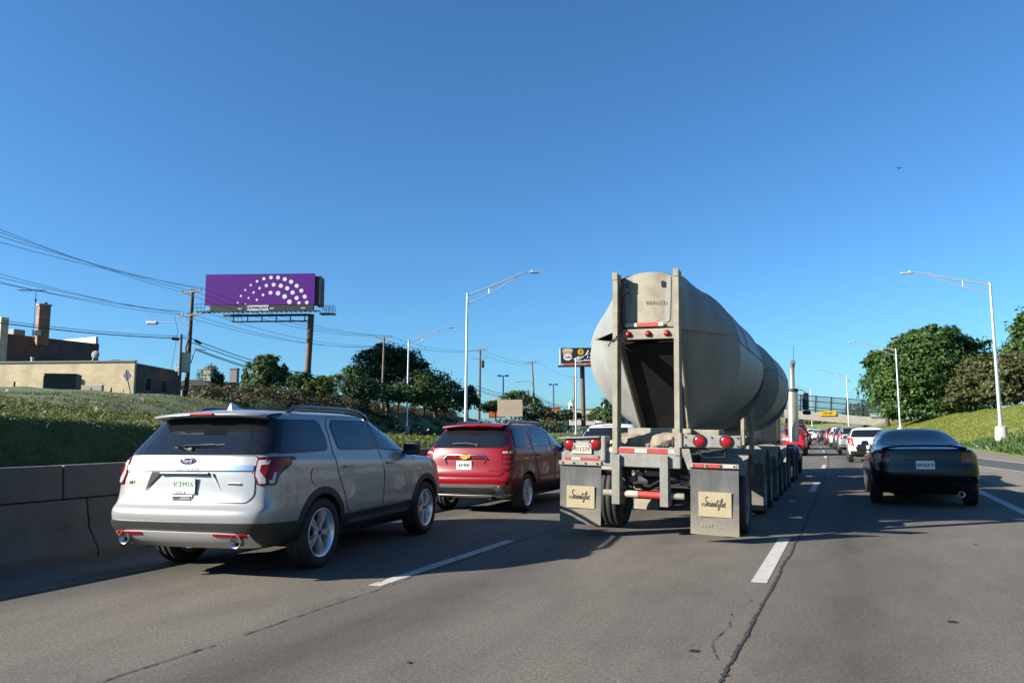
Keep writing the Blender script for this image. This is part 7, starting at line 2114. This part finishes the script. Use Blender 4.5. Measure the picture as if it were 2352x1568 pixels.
tree('tree', 'big dark green tree behind the weathered utility pole', 'tree', b, [(rel(b, 895, 845, 108), (4.2, 4, 3.4)), (rel(b, 860, 850, 108), (3.4, 3.2, 2.4)), (rel(b, 925, 855, 108), (3.4, 3.2, 3.2)), (rel(b, 880, 815, 108), (2.4, 2.4, 1.6)), (rel(b, 935, 830, 108), (2.4, 2.2, 2.0)), (rel(b, 838, 870, 107), (3.0, 3, 1.8)), (rel(b, 960, 850, 108), (1.6, 1.6, 2.0)), (rel(b, 870, 900, 106), (3.2, 2.6, 1.9)), (rel(b, 925, 900, 106), (3.0, 2.6, 2.0))], 15000, .42, M['dark_leaf'], 2.5, .3, 34, LG, 22)
b = lt(1000, 945, 104)
tree('tree', 'dark green tree sloping down right of the big dark tree', 'tree', b, [(rel(b, 985, 885, 104), (3.2, 3, 2.4)), (rel(b, 1012, 900, 104), (2.8, 2.6, 2.0)), (rel(b, 1032, 920, 104), (2.2, 2.2, 1.4)), (rel(b, 968, 870, 105), (2.2, 2, 1.6)), (rel(b, 985, 925, 103), (3.0, 2.6, 1.5)), (rel(b, 1020, 935, 103), (2.6, 2.2, 1.2))], 8500, .38, M['dark_leaf'], 1.5, .2, 35, LG, 22)
for i, (px, py, d, rx, rz_, mt, lab_) in enumerate((
    (800, 888, 88, 2.3, 1.9, 'bush_leaf', 'leafy green bush right of the lime bush'), (845, 900, 90, 2.2, 1.5, 'bush_leaf', 'leafy green bush left of the weathered pole base'), (915, 905, 92, 2.0, 1.3, 'bush_leaf', 'leafy bush at the foot of the big dark tree'),
    (975, 905, 94, 1.6, 1.9, 'bush_leaf', 'pointed green bush right of the second left lamp'), (1075, 915, 110, 1.5, 1.7, 'dark_leaf', 'small grey green bush just right of the tallest left lamp'), (480, 872, 96, 1.6, 1.7, 'bush_leaf', 'loose green tree between the two chimneys'),
    (1190, 914, 150, 3.2, 1.6, 'bush_leaf', 'small round tree above the tan sign'), (1138, 930, 116, 2.4, .9, 'bush_leaf', 'low bush before the orange roofed shop'), (1225, 945, 120, 3.0, 1.5, 'dark_leaf', 'low dark bush right of the tan sign'), (1295, 950, 170, 3.2, 1.2, 'dark_leaf', 'low dark bush before the orange shop'),
    (1378, 948, 180, 3.0, 1.5, 'bush_leaf', 'green bush right of the white domed shop'))):
    b = lt(px, py + rz_ / m(d) + 8, d)
    tree('bush', lab_, 'bush', b, [((0, 0, rz_ * 1.3), (rx, rx, rz_)), ((rx * .6, 0, rz_ * .9), (rx * .7, rx * .7, rz_ * .7)), ((-rx * .5, 0, rz_ * .8), (rx * .7, rx * .7, rz_ * .7)), ((rx * .1, 0, rz_ * 1.9), (rx * .5, rx * .5, rz_ * .6))], 3000, .30 * d / 90, M[mt], .6, .08, 50 + i, LG, 20, .8)
b = lt(1400, 1000, 58)
tree('tree', 'slender young green tree beside the trailer\'s left post', 'tree', b, [(rel(b, 1398, 940, 58), (.55, .5, .9)), (rel(b, 1404, 965, 58), (.75, .7, .6)), (rel(b, 1392, 960, 58), (.6, .6, .6))], 2200, .16, M['bush_leaf'], 1.0, .05, 36, LG, 20, .9)
# brush along the ridge: reads as one tangled mass
rng = np.random.default_rng(77)
pp = []
for i in range(200):
    y = rng.uniform(32, 170); u = u_ridge(y) + rng.uniform(-2.5, 1.0); x = u + curve(y)
    pp.append(((x, y, zL(x, y) + .35), (rng.uniform(.6, 1.3), rng.uniform(.6, 1.3), rng.uniform(.25, .6) + y * .004)))
stuff('ridge_brush', soup('ridge_brush', leaves(pp, 40000, .20, rng, 10, .9, .2), 4, M['brush_leaf']), 'tangled dry brush along the top of the left bank', 'brush')
pp = []
for i in range(130):
    y = rng.uniform(45, 190); f = rng.uniform(.0, 1.0); u = u_ridge(y) + f * 8; x = u + curve(y)
    pp.append(((x, y, zL(x, y) + .1), (rng.uniform(.8, 1.8), rng.uniform(.8, 1.8), rng.uniform(.3, .6))))
stuff('slope_brush', soup('slope_brush', leaves(pp, 26000, .22, rng, 10, .9, .2), 4, M['dark_leaf']), 'dark green brush covering the left slope', 'brush')
pp = []
for i in range(150):
    x = rng.uniform(-330, 60); y = rng.uniform(420, 560)
    pp.append(((x - 60, y, 3 + rng.uniform(0, 2)), (rng.uniform(7, 12), rng.uniform(6, 9), rng.uniform(5, 8))))
stuff('far_woods', soup('far_woods', leaves(pp, 30000, 1.9, rng, 8, .8, .4), 4, M['far_leaf']), 'far off line of trees along the horizon', 'woods')
